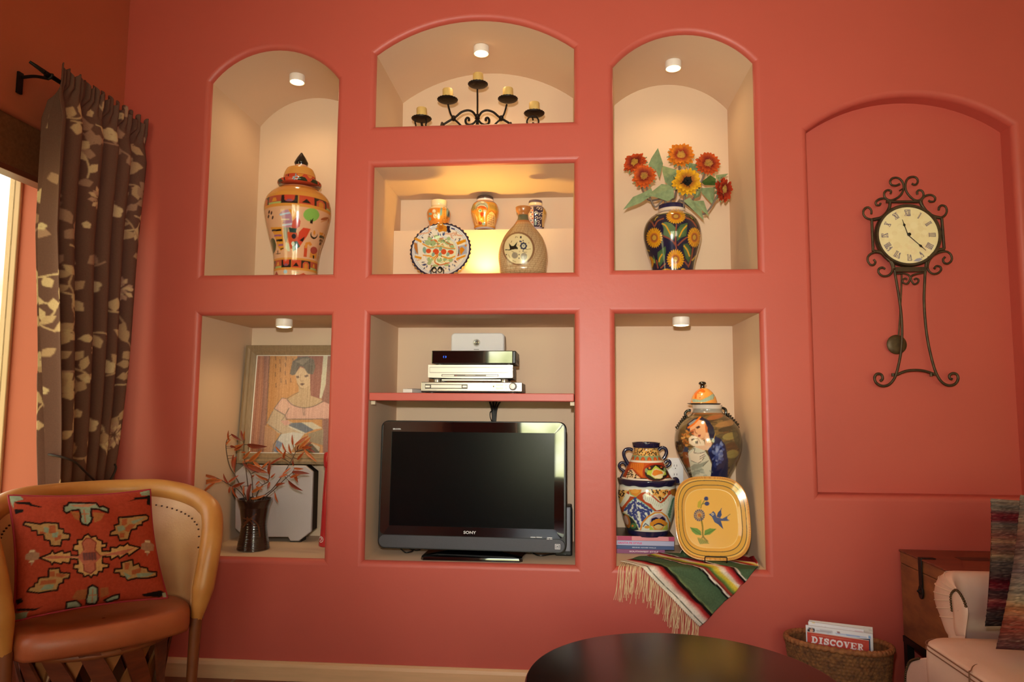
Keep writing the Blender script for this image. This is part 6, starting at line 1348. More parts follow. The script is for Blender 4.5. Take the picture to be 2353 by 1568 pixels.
for pts, r in (([(280, 243), (500, 243)], .0055), ([(183, 365), (192, 572)], .0055), ([(650, 355), (666, 558)], .0055), ([(190, 362), (240, 352), (275, 330)], .0065), ([(645, 352), (590, 338), (552, 315)], .0065), ([(192, 572), (250, 585), (300, 635)], .0065), ([(666, 558), (610, 572), (565, 615)], .0065), ([(275, 330), (300, 285), (305, 245)], .0062), ([(552, 315), (515, 262), (508, 238)], .0062), ([(300, 620), (325, 660), (330, 690)], .0062), ([(560, 610), (548, 650), (546, 690)], .0062)): tubeC(fr, pts, r, 12)
a, b = W(335, 695), W(545, 695); fr.box((a[0], yC - .006, a[2] - .010), (b[0], yC + .006, a[2] + .008)); tubeC(fr, [(340, 722), (400, 722), (432, 735), (438, 760), (420, 790), (395, 785), (388, 768), (405, 755), (418, 762)], .0036); tubeC(fr, [(538, 716), (490, 722), (450, 738), (446, 765), (465, 792), (488, 785), (496, 765), (480, 755), (466, 762)], .0036)
tubeC(fr, [(335, 700), (345, 760), (365, 880), (380, 1000), (385, 1120), (378, 1240), (360, 1340), (335, 1420), (295, 1465), (250, 1472), (212, 1450), (202, 1415), (220, 1392), (248, 1398), (255, 1425), (240, 1440)], .0052, 90)
tubeC(fr, [(540, 700), (535, 800), (532, 900), (540, 1040), (555, 1160), (580, 1280), (610, 1380), (645, 1440), (690, 1468), (735, 1462), (758, 1430), (752, 1398), (725, 1388), (702, 1402), (705, 1422), (720, 1428)], .0052, 90)
tubeC(fr, [(350, 1398), (410, 1374), (475, 1367), (540, 1374), (612, 1398)], .0052, 24)
for x in (325, 580): a = W(x, 1398); fr.lathe([(-.006, .006), (.006, .006)], a, 8)
for x, y in ((400, 150), (350, 1398), (612, 1398)): a = W(x, y); fr.tube([a, (a[0], .079, a[2])], .003, 6)
build('scrolled_frame', fr, CI, ck, smooth=60)
def rot_lathe(rows, n=64):   # rows (towards viewer, radius)
    m = MB(); m.lathe([(h, r) for h, r in rows], (0, 0, 0), n); V = np.concatenate(m.v); m.v = [np.c_[V[:, 0] + fc[0], yC - V[:, 2], V[:, 1] + fc[2]]]; return m
build('dial_ring', rot_lathe([(-.012, R * 1.0), (-.012, R * 1.115), (.004, R * 1.12), (.011, R * 1.09), (.011, R * 1.03), (.004, R * 1.0)]), CI, ck, smooth=50, fix=True)
# dial painted with roman numerals
def Td(x, y): Q = W(np.asarray(x, float), np.asarray(y, float)) - fc; return np.stack([Q[..., 0], Q[..., 2]], -1)
v = Canvas(Td, (-R, -R), (R, R), '#ead9a8', 360, 360)
q = random.Random(2)
for k in range(70): a = q.uniform(0, 2 * PI); r = R * math.sqrt(q.uniform(0, 1)); s = q.uniform(.004, .014); v.raw([(r * math.cos(a) + s * math.cos(b), r * math.sin(a) + s * math.sin(b)) for b in np.linspace(0, 2 * PI, 12)[:-1]], q.choice(['#e6d09a', '#efe0b6', '#e2cc98', '#e8cfa0']), .5)
def stroke(h, x0, y0, x1, y1, w):
    a = PI / 2 - h * PI / 6; up = np.array([math.cos(a), math.sin(a)]); rt = np.array([math.sin(a), -math.cos(a)]); c = up * R * .80; p0 = c + rt * x0 * R + up * y0 * R; p1 = c + rt * x1 * R + up * y1 * R
    d = p1 - p0; d /= np.linalg.norm(d); n = np.array([-d[1], d[0]]) * w * R / 2; v.raw([p0 + n, p1 + n, p1 - n, p0 - n], '#5a4a66')
NUM = {1: 'I', 2: 'II', 3: 'III', 4: 'IIII', 5: 'V', 6: 'VI', 7: 'VII', 8: 'VIII', 9: 'IX', 10: 'X', 11: 'XI', 12: 'XII'}
WD = {'I': .05, 'V': .11, 'X': .11}
for h, s in NUM.items():
    x = -sum(WD[c] for c in s) / 2; g = .105
    for c in s:
        w = WD[c]
        if c == 'I': stroke(h, x + w / 2, -g, x + w / 2, g, .026); stroke(h, x, g, x + w, g, .014); stroke(h, x, -g, x + w, -g, .014)
        elif c == 'V': stroke(h, x + .01, g, x + w / 2, -g, .03); stroke(h, x + w - .01, g, x + w / 2, -g, .014); stroke(h, x, g, x + w, g, .012)
        else: stroke(h, x + .01, g, x + w - .01, -g, .03); stroke(h, x + w - .01, g, x + .01, -g, .014); stroke(h, x, g, x + w, g, .012); stroke(h, x, -g, x + w, -g, .012)
        x += w
v.raw([( .12 * R, -.93 * R), (.24 * R, -.84 * R), (.36 * R, -.82 * R), (.44 * R, -.86 * R), (.30 * R, -.95 * R)], '#8a86a8', .8)
th = np.linspace(0, 2 * PI, 200, endpoint=False); rr = np.linspace(.001, R * 1.01, 110)
G = np.stack([fc[0] + rr[:, None] * np.sin(th), np.full((110, 200), yC - .0045), fc[2] + rr[:, None] * np.cos(th)], -1)
m = MB(); m.grid(G, 0, v.sample(np.stack([G[..., 0] - fc[0], G[..., 2] - fc[2]], -1)).reshape(-1, 3), closed_v=True)
build('dial', m, mat('aged_dial_paper', attr=True, rough=.6), ck, smooth=180)
HND = mat('black_hand', '#150f0d', rough=.4)
def hand(nm, tipxy, tail, w, spade):
    a = W(425, 465, yC - .009); t = W(*tipxy, yC - .009); d = t - a; L = np.linalg.norm(d); d /= L; s = np.array([-d[2], 0, d[0]]); m = MB()
    rows = [(0, w), (spade - .12, w * .8), (spade - .04, w * 2.6), (spade, w * 3.4), (spade + .05, w * 1.6), (spade + .12, w * .7), (1, w * .4)]
    P0 = [a + d * L * f + s * k for f, k in rows] + [a + d * L * f - s * k for f, k in rows[::-1]]
    P0 = np.array(P0); m.prism(P0[:, [0, 2]], yC - .010, yC - .0085); build(nm, m, HND, ck, smooth=0, fix=True)
hand('hour_hand', (387, 362), 0, .0015, .66); hand('minute_hand', (545, 568), 0, .0014, .72)
a = W(425, 465); m = rot_lathe([(.008, .007), (.0125, .0065), (.0135, 0)], 20); V = np.concatenate(m.v); m.v = [V + (a - fc) * [1, 0, 1]]; build('hand_hub', m, HND, ck, smooth=50)
pd = MB(); P_ = W(np.array([385., 382, 372, 362]), np.array([650., 780, 1000, 1150]), yC + .018); pd.tube(P_, .0035, 8)
po = build('pendulum', pd, mat('dark_brass', '#5a4426', rough=.5, metal=.4, noise=.4, nscale=50), ck, smooth=60)
c = W(350, 1196, yC + .018); m = MB(); Rb = 63 / 2.903 * (yC + 2.8) / F; m.lathe([(-.004, 0), (-.004, Rb * .9), (0, Rb), (.004, Rb * .92), (.006, Rb * .5), (.0065, 0)], (0, 0, 0), 40); V = np.concatenate(m.v); m.v = [np.c_[V[:, 0] + c[0], c[1] - V[:, 2], V[:, 1] + c[2]]]
build('pendulum_bob', m, mat('dark_brass', '#5a4426'), po, smooth=50)
# ================================================================== CURTAIN
q = random.Random(21)
XC = -1.825
ztop, zr_ = 2.285, 2.243
Cw, Ch = 1.05, 2.28
v = Canvas(lambda x, y: np.stack([np.asarray(x, float), np.asarray(y, float)], -1), (0, 0), (Cw, Ch), '#69493f', 640, 1390)
def leafc(x, y, L, w, a, c):
    ca, sa = math.cos(a), math.sin(a); pts = [(0, 0), (.3, .8), (.6, 1), (1, 0), (.6, -1), (.3, -.7)]
    v.raw([(x + L * s * ca - w * t * sa, y + L * s * sa + w * t * ca) for s, t in pts], c)
def vine(x, y, a, n, c):
    P_ = [(x, y)]
    for k in range(n): a += q.uniform(-.7, .7); P_.append((P_[-1][0] + .03 * math.cos(a), P_[-1][1] + .03 * math.sin(a)))
    P_ = spline(P_, n * 6); v.T = lambda x, y: np.stack([x, y], -1); v.line(P_, .006, c)
    for i in range(4, len(P_), 9): leafc(*P_[i], q.uniform(.045, .068), q.uniform(.014, .021), a + q.choice([-1, 1]) * q.uniform(.5, 1.3), c)
def bloom(x, y, R, c, c2):
    for ring, (f, m) in enumerate(((1, 13), (.7, 10), (.42, 7))):
        for k in range(m):
            t = 2 * PI * (k + .5 * ring) / m + q.uniform(-.1, .1); r = R * f * q.uniform(.85, 1.1); e = .26 * r
            v.raw([(x + .3 * r * math.cos(t), y + .3 * r * math.sin(t)), (x + .75 * r * math.cos(t - .24), y + .75 * r * math.sin(t - .24)), (x + r * math.cos(t), y + r * math.sin(t)), (x + .75 * r * math.cos(t + .24), y + .75 * r * math.sin(t + .24))], c if k % 2 else c2)
def small(x, y, R, c):
    for k in range(5): t = 2 * PI * k / 5 + .4; v.raw([(x + R * .55 * math.cos(t) + R * .5 * math.cos(b), y + R * .55 * math.sin(t) + R * .5 * math.sin(b)) for b in np.linspace(0, 2 * PI, 9)[:-1]], c)
CR = ['#cdb088', '#b89674', '#a5806a', '#c4a47e']
for k in range(80): vine(q.uniform(0, Cw), q.uniform(0, Ch), q.uniform(0, 6), q.randint(4, 7), q.choice(CR))
for j in range(8):
    for i in range(3):
        x = (i + .3 + .45 * (j % 2)) * .34 + q.uniform(-.04, .04); y = (j + .4) * .285 + q.uniform(-.04, .04)
        bloom(x, y, q.uniform(.042, .055), '#b8917a', '#cfae8a') if (i + j) % 2 else small(x, y, .028, '#cfb48e')
        small(x + .11, y + .10, .016, q.choice(CR)); leafc(x - .08, y + .04, .05, .016, q.uniform(0, 6), q.choice(CR)); small(x - .05, y - .11, .014, '#cdb38c')
NA, NB = 380, 560
a = np.linspace(0, 1, NA); bz = np.linspace(0, 1, NB); A_, B_ = np.meshgrid(a, bz)
Z = .02 + (ztop - .02) * B_
zz = [.02, .55, .81, 1.28, 1.7, 2.1, 2.29]; yn = np.interp(Z, zz, [-.42, -.42, -.452, -.508, -.555, -.562, -.560]); yf = np.interp(Z, zz, [-.10, -.13, -.143, -.101, -.083, -.065, -.055])
ph = 2 * PI * (5.2 * A_ + .12 * np.sin(3 * A_ * PI)) + .25 * np.sin(Z * 2.1)
amp = .046 * np.clip((ztop - Z) / .18, .28, 1) * (1 - .25 * np.clip((.95 - Z) / .4, 0, 1))
gath = np.clip((Z - 2.17) / .06, 0, 1)
x = XC + amp * (1 - gath * .6) * np.cos(ph) + gath * (.026 + .007 * np.cos(A_ * 2 * PI * 23)) + .004 * np.cos(ph * 2 + Z * 5)
y = yn + (yf - yn) * (A_ + .035 * np.sin(ph + .8) * (1 - gath))
bulge = np.exp(-((Z - zr_) / .018) ** 2) * .012 * np.sign(np.cos(ph)); x = x + bulge * 0
Zj = Z + np.clip((Z - 2.255) / .03, 0, 1) * (.010 * np.cos(A_ * 2 * PI * 11) + .006 * np.sin(A_ * 71))
G = np.stack([x, y, Zj], -1)
m = MB(); m.grid(G, 0, v.sample(np.stack([A_ * Cw, Z], -1)).reshape(-1, 3))
o = build('curtain', m, mat('floral_curtain_cloth', attr=True, rough=.85, spec=.15, noise=.12, nscale=200, bump=.1, bscale=500), None, loc=(XC, -.3, .0), smooth=180, label='brown curtain with cream flowers and vines, hanging beside the bright window', cat='curtain')
md = o.modifiers.new('thick', 'SOLIDIFY'); md.thickness = .003
BI = mat('black_iron_rod', '#15110f', rough=.45, metal=.5)
t = thing('curtain_rod', 'black iron curtain rod and bracket carrying the floral curtain', 'curtain rod', (XC, -.3, zr_))
build('rod', MB().tube([(XC, -.60, zr_), (XC, -.045, zr_)], .008, 12), BI, t, smooth=60)
m = MB(); yb_ = -.575; m.tube(spline([(XC, yb_, zr_ - .014), (XC - .05, yb_, zr_ - .004), (XL + .012, yb_, zr_ - .006)], 12), .006, 8); m.box((XL + .0008, yb_ - .011, zr_ - .065), (XL + .009, yb_ + .011, zr_ + .012)); m.tube([(XC + .013 * math.cos(b), yb_, zr_ + .013 * math.sin(b)) for b in np.linspace(-PI, .2, 14)], .005, 8)
build('bracket', m, BI, t, smooth=50)
m = MB(); m.tube(spline([(XC, -.6, zr_), (XC - .006, -.625, zr_ + .006), (XC - .02, -.64, zr_ + .016)], 10), np.linspace(.008, .005, 10), 8); build('finial', m, BI, t, smooth=60)
cr2 = crop(0, 600, 2.8)
pts = [(XC - .03, -.425, .906), (XC + .02, -.460, .906), (XC + .062, -.452, .896), (XC + .078, -.42, .878), (XC + .075, -.37, .845), (XC + .06, -.28, .795), (XC + .055, -.235, .772), (XC + .06, -.19, .80), (XC + .05, -.155, .845), (XC - .02, -.13, .86), (XL + .012, -.1, .872)]
tag(build('curtain_tieback', MB().tube(spline(pts, 70), .004, 8), mat('dark_cord', '#2a1b16', rough=.7), None, loc=(XC, -.24, .78), smooth=60), 'thin dark tieback cord looped in a V around the floral curtain', 'tieback')

# ================================================================== BARREL CHAIR
LEA = mat('tan_pigskin', '#dcac7c', rough=.38, spec=.5, noise=.22, nscale=6, color2='#cb9460', bump=.12, bscale=160)
LEAS = mat('brown_seat_leather', '#b8633c', rough=.42, spec=.5, noise=.25, nscale=7, color2='#a05030', bump=.12, bscale=160)
CEN = np.array([-1.43, -.685]); fb = np.array([-.72, .70]); fb /= np.linalg.norm(fb); fp = np.array([-fb[1], fb[0]]) * -1
fp = np.array([fb[1], -fb[0]]); fp = fp if fp[0] > 0 else -fp
def pl_(th, r): return CEN + r * (fb * math.cos(th) + fp * math.sin(th))
TH = math.radians(106)
def hrim(th):
    d = abs(math.degrees(th)); base = .785 - .045 * np.clip((d - 35) / 45, 0, 1) ** 1.5
    if d > 72: base = .42 + (base - .42) * max(0, 1 - ((d - 72) / 34.2) ** 2.6) ** (1 / 2.3)
    return base
def rr_(z): return .262 + .055 * np.clip((z - .40) / .38, 0, 1.1)
chair = thing('barrel_chair', 'round backed tan leather barrel chair with crossed wooden slat base', 'armchair', (CEN[0], CEN[1], 0))
ths = np.linspace(-TH, TH, 91); G = []; Go = []
for th in ths:
    h = hrim(th); col = []; co_ = []
    for f in np.linspace(0, 1, 16):
        z = .39 + (h - .39) * f; pad = .018 * math.sin(PI * f) * (1 if abs(th) < TH * .97 else 0); r = rr_(z) - .012 - pad; col.append((*pl_(th, r), z)); co_.append((*pl_(th, rr_(z) + .022), z))
    G.append(col); Go.append(co_)
m = MB(); m.grid(np.array(G)); m.grid(np.array(Go), flip=True); build('backrest', m, LEA, chair, smooth=70)
zs = [hrim(t_) for t_ in ths]; path = [(*pl_(-TH, rr_(.40)), .385)] + [(*pl_(t_, rr_(z) + .004), z) for t_, z in zip(ths, zs)] + [(*pl_(TH, rr_(.40)), .385)]
P_ = spline(path, 220); d_ = np.r_[0, np.cumsum(np.linalg.norm(np.diff(P_, axis=0), axis=1))]; s_ = np.linspace(0, d_[-1], 200); P_ = np.stack([np.interp(s_, d_, P_[:, k]) for k in range(3)], -1)
e_ = np.minimum(np.arange(200), np.arange(200)[::-1]) / 12.
build('rolled_rim', MB().tube(P_, .034 * np.clip(.45 + e_ * .55, .45, 1), 16), mat('golden_rim_leather', '#d29550', rough=.36, spec=.5, noise=.2, nscale=6, color2='#bb7a3a', bump=.1, bscale=160), chair, smooth=80)
m = MB()
for k in range(7, 193, 4):
    th = -TH + 2 * TH * k / 199; z = hrim(th) - .05
    if z < .46 or abs(th) < .5: continue
    c = pl_(th, rr_(z) - .030); m.lathe([(-.003, .0), (-.002, .003), (.002, .003), (.003, 0)], (*c, z), 6)
build('stitching', m, mat('dark_stitch', '#4a2a16', rough=.7), chair, smooth=60, kind=None)
# seat: leather stretched over a D shaped frame, front edge rolled
def seat_ring(k, z, ext=0.0):
    out = []
    for th in np.linspace(-TH, TH, 60): out.append((*pl_(th, (rr_(.42) - .02) * k), z))
    f0, f1 = np.array(out[-1][:2]), np.array(out[0][:2]); n = 24
    for f in np.linspace(0, 1, n + 2)[1:-1]:
        p = f0 + (f1 - f0) * f - fb * (.085 + ext) * k * (math.sin(PI * f) ** .35); out.append((*p, z))
    return out
rows = [seat_ring(.99, .372), seat_ring(1.0, .382, .006), seat_ring(1.0, .400, .012), seat_ring(1.0, .42, .010), seat_ring(.985, .434, .004), seat_ring(.94, .443), seat_ring(.7, .438), seat_ring(.4, .430), seat_ring(.02, .428)]
m = MB(); m.grid(np.array(rows), closed_v=True); n = len(rows[0]); m.f.append(list(range(n))); m.mi.append(0); build('seat', m, LEAS, chair, smooth=80)
SL = mat('cedar_slat', '#7a3a20', rough=.5, noise=.35, nscale=10, color2='#562615', stretch=(1, 1, 5)); SLE = mat('pale_slat', '#a9683a', rough=.55, noise=.3, nscale=10)
for nm, mt, N_, w, sg, r0_ in (('outer_slats', SL, 13, .030, 1, .268), ('inner_slats', SLE, 13, .024, -1, .248)):
    m = MB()
    for k in range(N_):
        a0 = 2 * PI * k / N_ + .1; G = []
        for f in np.linspace(0, 1, 12):
            th = a0 + sg * (f - .5) * .85; z = .005 + .368 * f; r = r0_ - .035 * math.sin(PI * f) ** 1.0 * .8 + .004
            c = CEN + fb * .105 + (fb * math.cos(th) + fp * math.sin(th)) * (r - .052); n_ = fb * math.cos(th) + fp * math.sin(th); t_ = -fb * math.sin(th) + fp * math.cos(th); c = c - fb * .035
            ww = w * (1 - .15 * abs(f - .5)); G.append([(*(c + t_ * ww + n_ * .004), z), (*(c - t_ * ww + n_ * .004), z), (*(c - t_ * ww - n_ * .004), z), (*(c + t_ * ww - n_ * .004), z)])
        m.grid(np.array(G), closed_v=True)
    build(nm, m, mt, chair, smooth=40)
for th in (-TH, TH):
    a = pl_(th, rr_(.4) + .0); b = CEN + (a - CEN) * .96; build('front_post', MB().tube(spline([(*a, .40), (*(a * .5 + b * .5), .2), (*b, .001)], 14), np.linspace(.019, .014, 14), 10), mat('post_wood', '#8a4a26', rough=.5, noise=.3, nscale=12), chair, smooth=60)
m = MB(); G = []
for th in np.linspace(0, 2 * PI, 60, endpoint=False): G.append((*(CEN + fb * .07 + .212 * (fb * math.cos(th) + fp * math.sin(th))), .012))
build('base_hoop', m.tube(G, .011, 8, closed=True), mat('post_wood', '#8a4a26'), chair, smooth=60); G2 = np.array(G); G2[:, 2] = .362; build('base_hoop', MB().tube(G2, .012, 8, closed=True), mat('post_wood', '#8a4a26'), chair, smooth=60)

# ---------- kilim cushion
cK = crop(0, 1080, 3.2128)
BL = atz(*cK(95, 1120), .462); BR = atz(*cK(1235, 945), .462)
wv = BR - BL; wv[2] = 0; wv /= np.linalg.norm(wv); fn = np.array([wv[1], -wv[0], 0])
def pp(x, y, off):      # point on the ray, 'off' metres behind the bottom edge line
    u, v_ = cK(x, y); d = ray(u, v_); k = ((BL - fn * off - CAM) @ fn) / (d @ fn); return CAM + d * k
TL_, TR_ = pp(62, 190, .10), pp(1108, 148, .10)
H = homography([(60, 185), (1110, 148), (80, 1125), (1240, 930)], [(0, 1), (1, 1), (0, 0), (1, 0)])
v = Canvas(H, (0, 0), (1, 1), '#b5452f', 560, 520); P, E_, Ln = v.poly, v.ell, v.line
OL = '#2a1612'; CRM = '#dba66c'; PINK = '#c9725a'; GRN = '#93a08a'; TAN = '#bd8f5c'
def motif(pts, c, w=16): P(pts, c); Ln(pts, w, OL, closed=True)
for s in (0, 1):
    pass
star = [(600, 490), (630, 475), (650, 500), (690, 490), (700, 515), (740, 530), (735, 550), (772, 545), (765, 575), (735, 580), (735, 605), (800, 605), (800, 575), (845, 580), (870, 560), (900, 565), (935, 540), (945, 555), (1040, 570), (980, 610), (940, 640), (930, 620), (870, 660), (860, 640), (805, 672), (800, 645), (740, 650), (740, 700), (790, 705), (785, 730), (745, 735), (740, 765), (710, 765), (700, 795), (670, 790), (655, 812), (635, 792), (600, 805), (590, 780), (545, 770), (550, 745), (515, 740), (520, 705), (550, 705), (545, 670), (490, 665), (485, 700), (430, 690), (420, 705), (360, 690), (345, 712), (335, 690), (245, 655), (330, 625), (350, 600), (365, 625), (430, 600), (440, 620), (490, 610), (495, 640), (550, 640), (545, 605), (510, 600), (515, 560), (545, 555), (540, 525), (580, 520)]
motif(star, CRM, 12)
P([(610, 510), (650, 510), (690, 540), (680, 600), (720, 640), (990, 575), (900, 630), (740, 640), (680, 700), (685, 750), (650, 780), (600, 760), (590, 710), (545, 655), (330, 665), (270, 655), (340, 640), (550, 645), (590, 600), (580, 545)], PINK)
Ln([(610, 510), (650, 510), (690, 540), (680, 600), (720, 640)], 8, '#8a3a34'); Ln([(590, 600), (580, 545), (610, 510)], 8, '#8a3a34'); Ln([(680, 700), (685, 750), (650, 780), (600, 760), (590, 710)], 8, '#8a3a34'); P([(580, 625), (690, 610), (695, 670), (590, 680)], '#8f4f4a')
for k in range(5): Ln([(590 + k * 22, 622), (596 + k * 22, 676)], 7, '#6a4a52')
for dx, dy, sx_, sy_ in ((0, 0, 1, 1),):
    motif([(130, 405), (150, 385), (265, 400), (300, 388), (405, 395), (405, 435), (440, 440), (440, 470), (487, 480), (480, 520), (425, 520), (415, 567), (335, 565), (330, 525), (290, 520), (285, 480), (235, 485), (235, 450), (195, 450), (190, 425)], TAN, 12)
    motif([(865, 350), (960, 345), (1080, 330), (1105, 340), (1100, 365), (1050, 385), (1050, 405), (1010, 410), (1005, 435), (965, 440), (955, 465), (940, 515), (870, 525), (855, 485), (795, 490), (800, 460), (835, 445), (830, 410), (865, 400)], TAN, 12)
    motif([(320, 740), (405, 735), (410, 770), (490, 775), (485, 815), (440, 820), (440, 850), (405, 860), (400, 905), (250, 920), (160, 905), (180, 875), (215, 870), (215, 845), (240, 840), (245, 805), (320, 800)], TAN, 12)
    motif([(885, 690), (970, 665), (975, 710), (1020, 690), (1030, 715), (1090, 720), (1095, 745), (1165, 742), (1160, 775), (1080, 800), (1000, 805), (935, 825), (920, 800), (880, 795), (875, 770), (830, 770), (835, 740), (890, 735)], TAN, 12)
for pts in ([(330, 410), (380, 410), (380, 470), (330, 470)], [(255, 455), (300, 455), (300, 475), (255, 475)], [(370, 500), (420, 480), (420, 510), (370, 530)], [(890, 365), (930, 360), (930, 400), (890, 420)], [(900, 440), (950, 400), (1000, 400), (940, 460)], [(870, 470), (910, 465), (905, 500), (870, 505)], [(330, 760), (370, 760), (370, 800), (330, 800)], [(260, 830), (380, 820), (380, 850), (260, 860)], [(910, 690), (950, 690), (940, 740), (910, 745)], [(960, 750), (1040, 720), (1030, 760), (970, 780)], [(380, 775), (470, 785), (430, 810), (380, 800)]): P(pts, '#b5603c')
for pts in ([(290, 420), (330, 430), (320, 470), (290, 460)], [(350, 470), (400, 460), (390, 500), (350, 500)], [(850, 420), (900, 410), (920, 440), (860, 460)], [(300, 860), (370, 860), (360, 895), (260, 900)], [(1000, 770), (1140, 750), (1100, 780), (1010, 800)], [(900, 760), (960, 790), (930, 815)], [(960, 380), (1080, 345), (1040, 370), (980, 400)]): P(pts, GRN)
motif([(485, 255), (500, 232), (700, 240), (720, 270), (750, 265), (790, 285), (785, 315), (740, 300), (720, 290), (660, 285), (655, 340), (665, 350), (655, 385), (630, 410), (585, 400), (572, 370), (580, 340), (570, 290), (520, 295), (470, 318), (452, 300), (460, 262)], '#9aa890', 14)
P([(500, 250), (700, 245), (640, 270), (540, 265)], '#c9886a'); Ln([(605, 290), (612, 385)], 10, '#bd7a5a'); Ln([(585, 325), (640, 322)], 10, '#bd7a5a')
for pts in ([(500, 300), (570, 310), (565, 375), (530, 360)], [(670, 310), (760, 320), (730, 370), (680, 390)]): P(pts, '#b5703f')
motif([(640, 885), (670, 870), (710, 890), (715, 930), (722, 990), (715, 1015), (640, 1015), (632, 980), (640, 930)], '#9aa890', 14); Ln([(675, 900), (680, 1000)], 9, '#bd7a5a'); Ln([(650, 950), (705, 945)], 9, '#bd7a5a')
motif([(480, 1000), (560, 990), (600, 1020), (610, 1040), (490, 1050)], '#9aa890', 12); motif([(770, 985), (830, 950), (880, 935), (880, 970), (800, 1000)], '#9aa890', 12); P([(550, 910), (630, 900), (630, 980), (560, 985), (520, 970)], '#a8623a'); P([(730, 890), (790, 885), (800, 940), (740, 970)], '#a8623a')
for cx, cy in ((190, 640), (1095, 560)): P([(cx - 50, cy - 20), (cx - 30, cy - 25), (cx - 12, cy - 50), (cx + 15, cy - 50), (cx + 30, cy - 30), (cx + 60, cy - 20), (cx + 50, cy + 25), (cx + 20, cy + 30), (cx - 5, cy + 70), (cx - 20, cy + 30), (cx - 55, cy + 20)], '#b08468'); P([(cx - 25, cy - 45), (cx + 25, cy - 45), (cx + 20, cy - 30), (cx - 20, cy - 30)], '#dcc09a'); P([(cx - 25, cy + 45), (cx + 20, cy + 45), (cx + 15, cy + 32), (cx - 22, cy + 32)], '#dcc09a')
for pts in ([(90, 235), (210, 235), (225, 255), (110, 250)], [(80, 290), (150, 290), (145, 310), (85, 325)], [(200, 245), (295, 270), (280, 275), (200, 262)], [(980, 205), (1110, 195), (1105, 215), (1000, 220)], [(1090, 190), (1118, 190), (1118, 260), (1085, 255)], [(930, 235), (1020, 205), (1020, 215)], [(1050, 925), (1190, 880), (1230, 900), (1180, 935), (1060, 940)], [(90, 1030), (250, 1040), (300, 1025), (240, 1055), (100, 1050)], [(80, 960), (120, 950), (140, 980), (90, 1000)]): P(pts, '#1c1614')
P([(60, 185), (150, 185), (165, 215), (90, 235), (75, 290)], '#9aa890'); P([(1030, 165), (1108, 148), (1118, 190), (1040, 190)], '#9aa890'); P([(85, 1065), (190, 1060), (180, 1110), (85, 1130)], '#8a937a'); P([(1200, 900), (1245, 885), (1245, 945), (1210, 950)], '#b9b598')
n1 = 150; S_, T_ = np.meshgrid(np.linspace(0, 1, n1), np.linspace(0, 1, n1))
def pil(S_, T_, c00, c10, c01, c11, th, nrm, pinch=.05):
    s = S_ + 0; t = T_ + 0; sx_ = (2 * S_ - 1); sy_ = (2 * T_ - 1)
    s = .5 + (S_ - .5) * (1 - pinch * (1 - sy_ ** 2)); t = .5 + (T_ - .5) * (1 - pinch * (1 - sx_ ** 2))
    B = c00 * ((1 - s) * (1 - t))[..., None] + c10 * (s * (1 - t))[..., None] + c01 * ((1 - s) * t)[..., None] + c11 * (s * t)[..., None]
    h = th * (np.clip(1 - sx_ ** 2, 0, 1) * np.clip(1 - sy_ ** 2, 0, 1)) ** .42
    return B, h
B_, h = pil(S_, T_, BL, BR, TL_, TR_, .085, fn, .065)
nrm = np.cross(BR - BL, TL_ - BL); nrm /= np.linalg.norm(nrm); nrm = nrm if nrm @ (CAM - BL) > 0 else -nrm
h2 = h + .0035 * np.sin(S_ * 23 + T_ * 9) * (h / .085)
m = MB(); m.grid(B_ + nrm * h2[..., None] + fn * .0, 0, v.sample(np.stack([S_, T_], -1)).reshape(-1, 3)); m.grid(B_ - nrm * (h * .75)[..., None], 0, np.tile(lin(hx('#a8432f')), (n1 * n1, 1)), flip=True)
pc_ = (BL + BR) / 2
cu = thing('kilim_cushion', 'square red kilim cushion with stepped star pattern, resting on the barrel chair', 'cushion', pc_)
build('cover', m, mat('kilim_wool', attr=True, rough=.9, spec=.1, noise=.2, nscale=120, bump=.35, bscale=350), cu, smooth=180)
ring = np.r_[B_[0, ::6], B_[::6, -1], B_[-1, ::-6], B_[::-6, 0]]
build('piping', MB().tube(ring, .0042, 8, closed=True), mat('crimson_piping', '#a82a3a', rough=.8), cu, smooth=60)

# ================================================================== COFFEE TABLE
tc_ = np.array([.280, -1.008]); tr = .386; tz = .42
TWD = mat('espresso_tabletop', '#2a140d', rough=.24, spec=.35, coat=.0, noise=.35, nscale=7, color2='#1a0d0a', stretch=(1, 9, 1), bump=.05, bscale=60)
ct = thing('coffee_table', 'round dark polished wooden coffee table in front of the niche wall', 'table', (tc_[0], tc_[1], 0))
build('tabletop', MB().lathe([(tz - .036, tr - .012), (tz - .032, tr - .003), (tz - .022, tr), (tz - .008, tr), (tz - .002, tr - .004), (tz, tr - .012), (tz, 0)], tc_, 120), TWD, ct, smooth=40)
build('apron', MB().lathe([(tz - .1, tr - .06), (tz - .036, tr - .06)], tc_, 64), TWD, ct, smooth=40)
for k in range(4):
    a = PI / 4 + k * PI / 2; c = tc_ + (tr - .09) * np.array([math.cos(a), math.sin(a)]); d = tc_ + (tr - .05) * np.array([math.cos(a), math.sin(a)])
    build('leg', MB().tube(spline([(*c, tz - .04), (*c, .25), (*d, .001)], 12), np.linspace(.026, .018, 12), 12), TWD, ct, smooth=50)

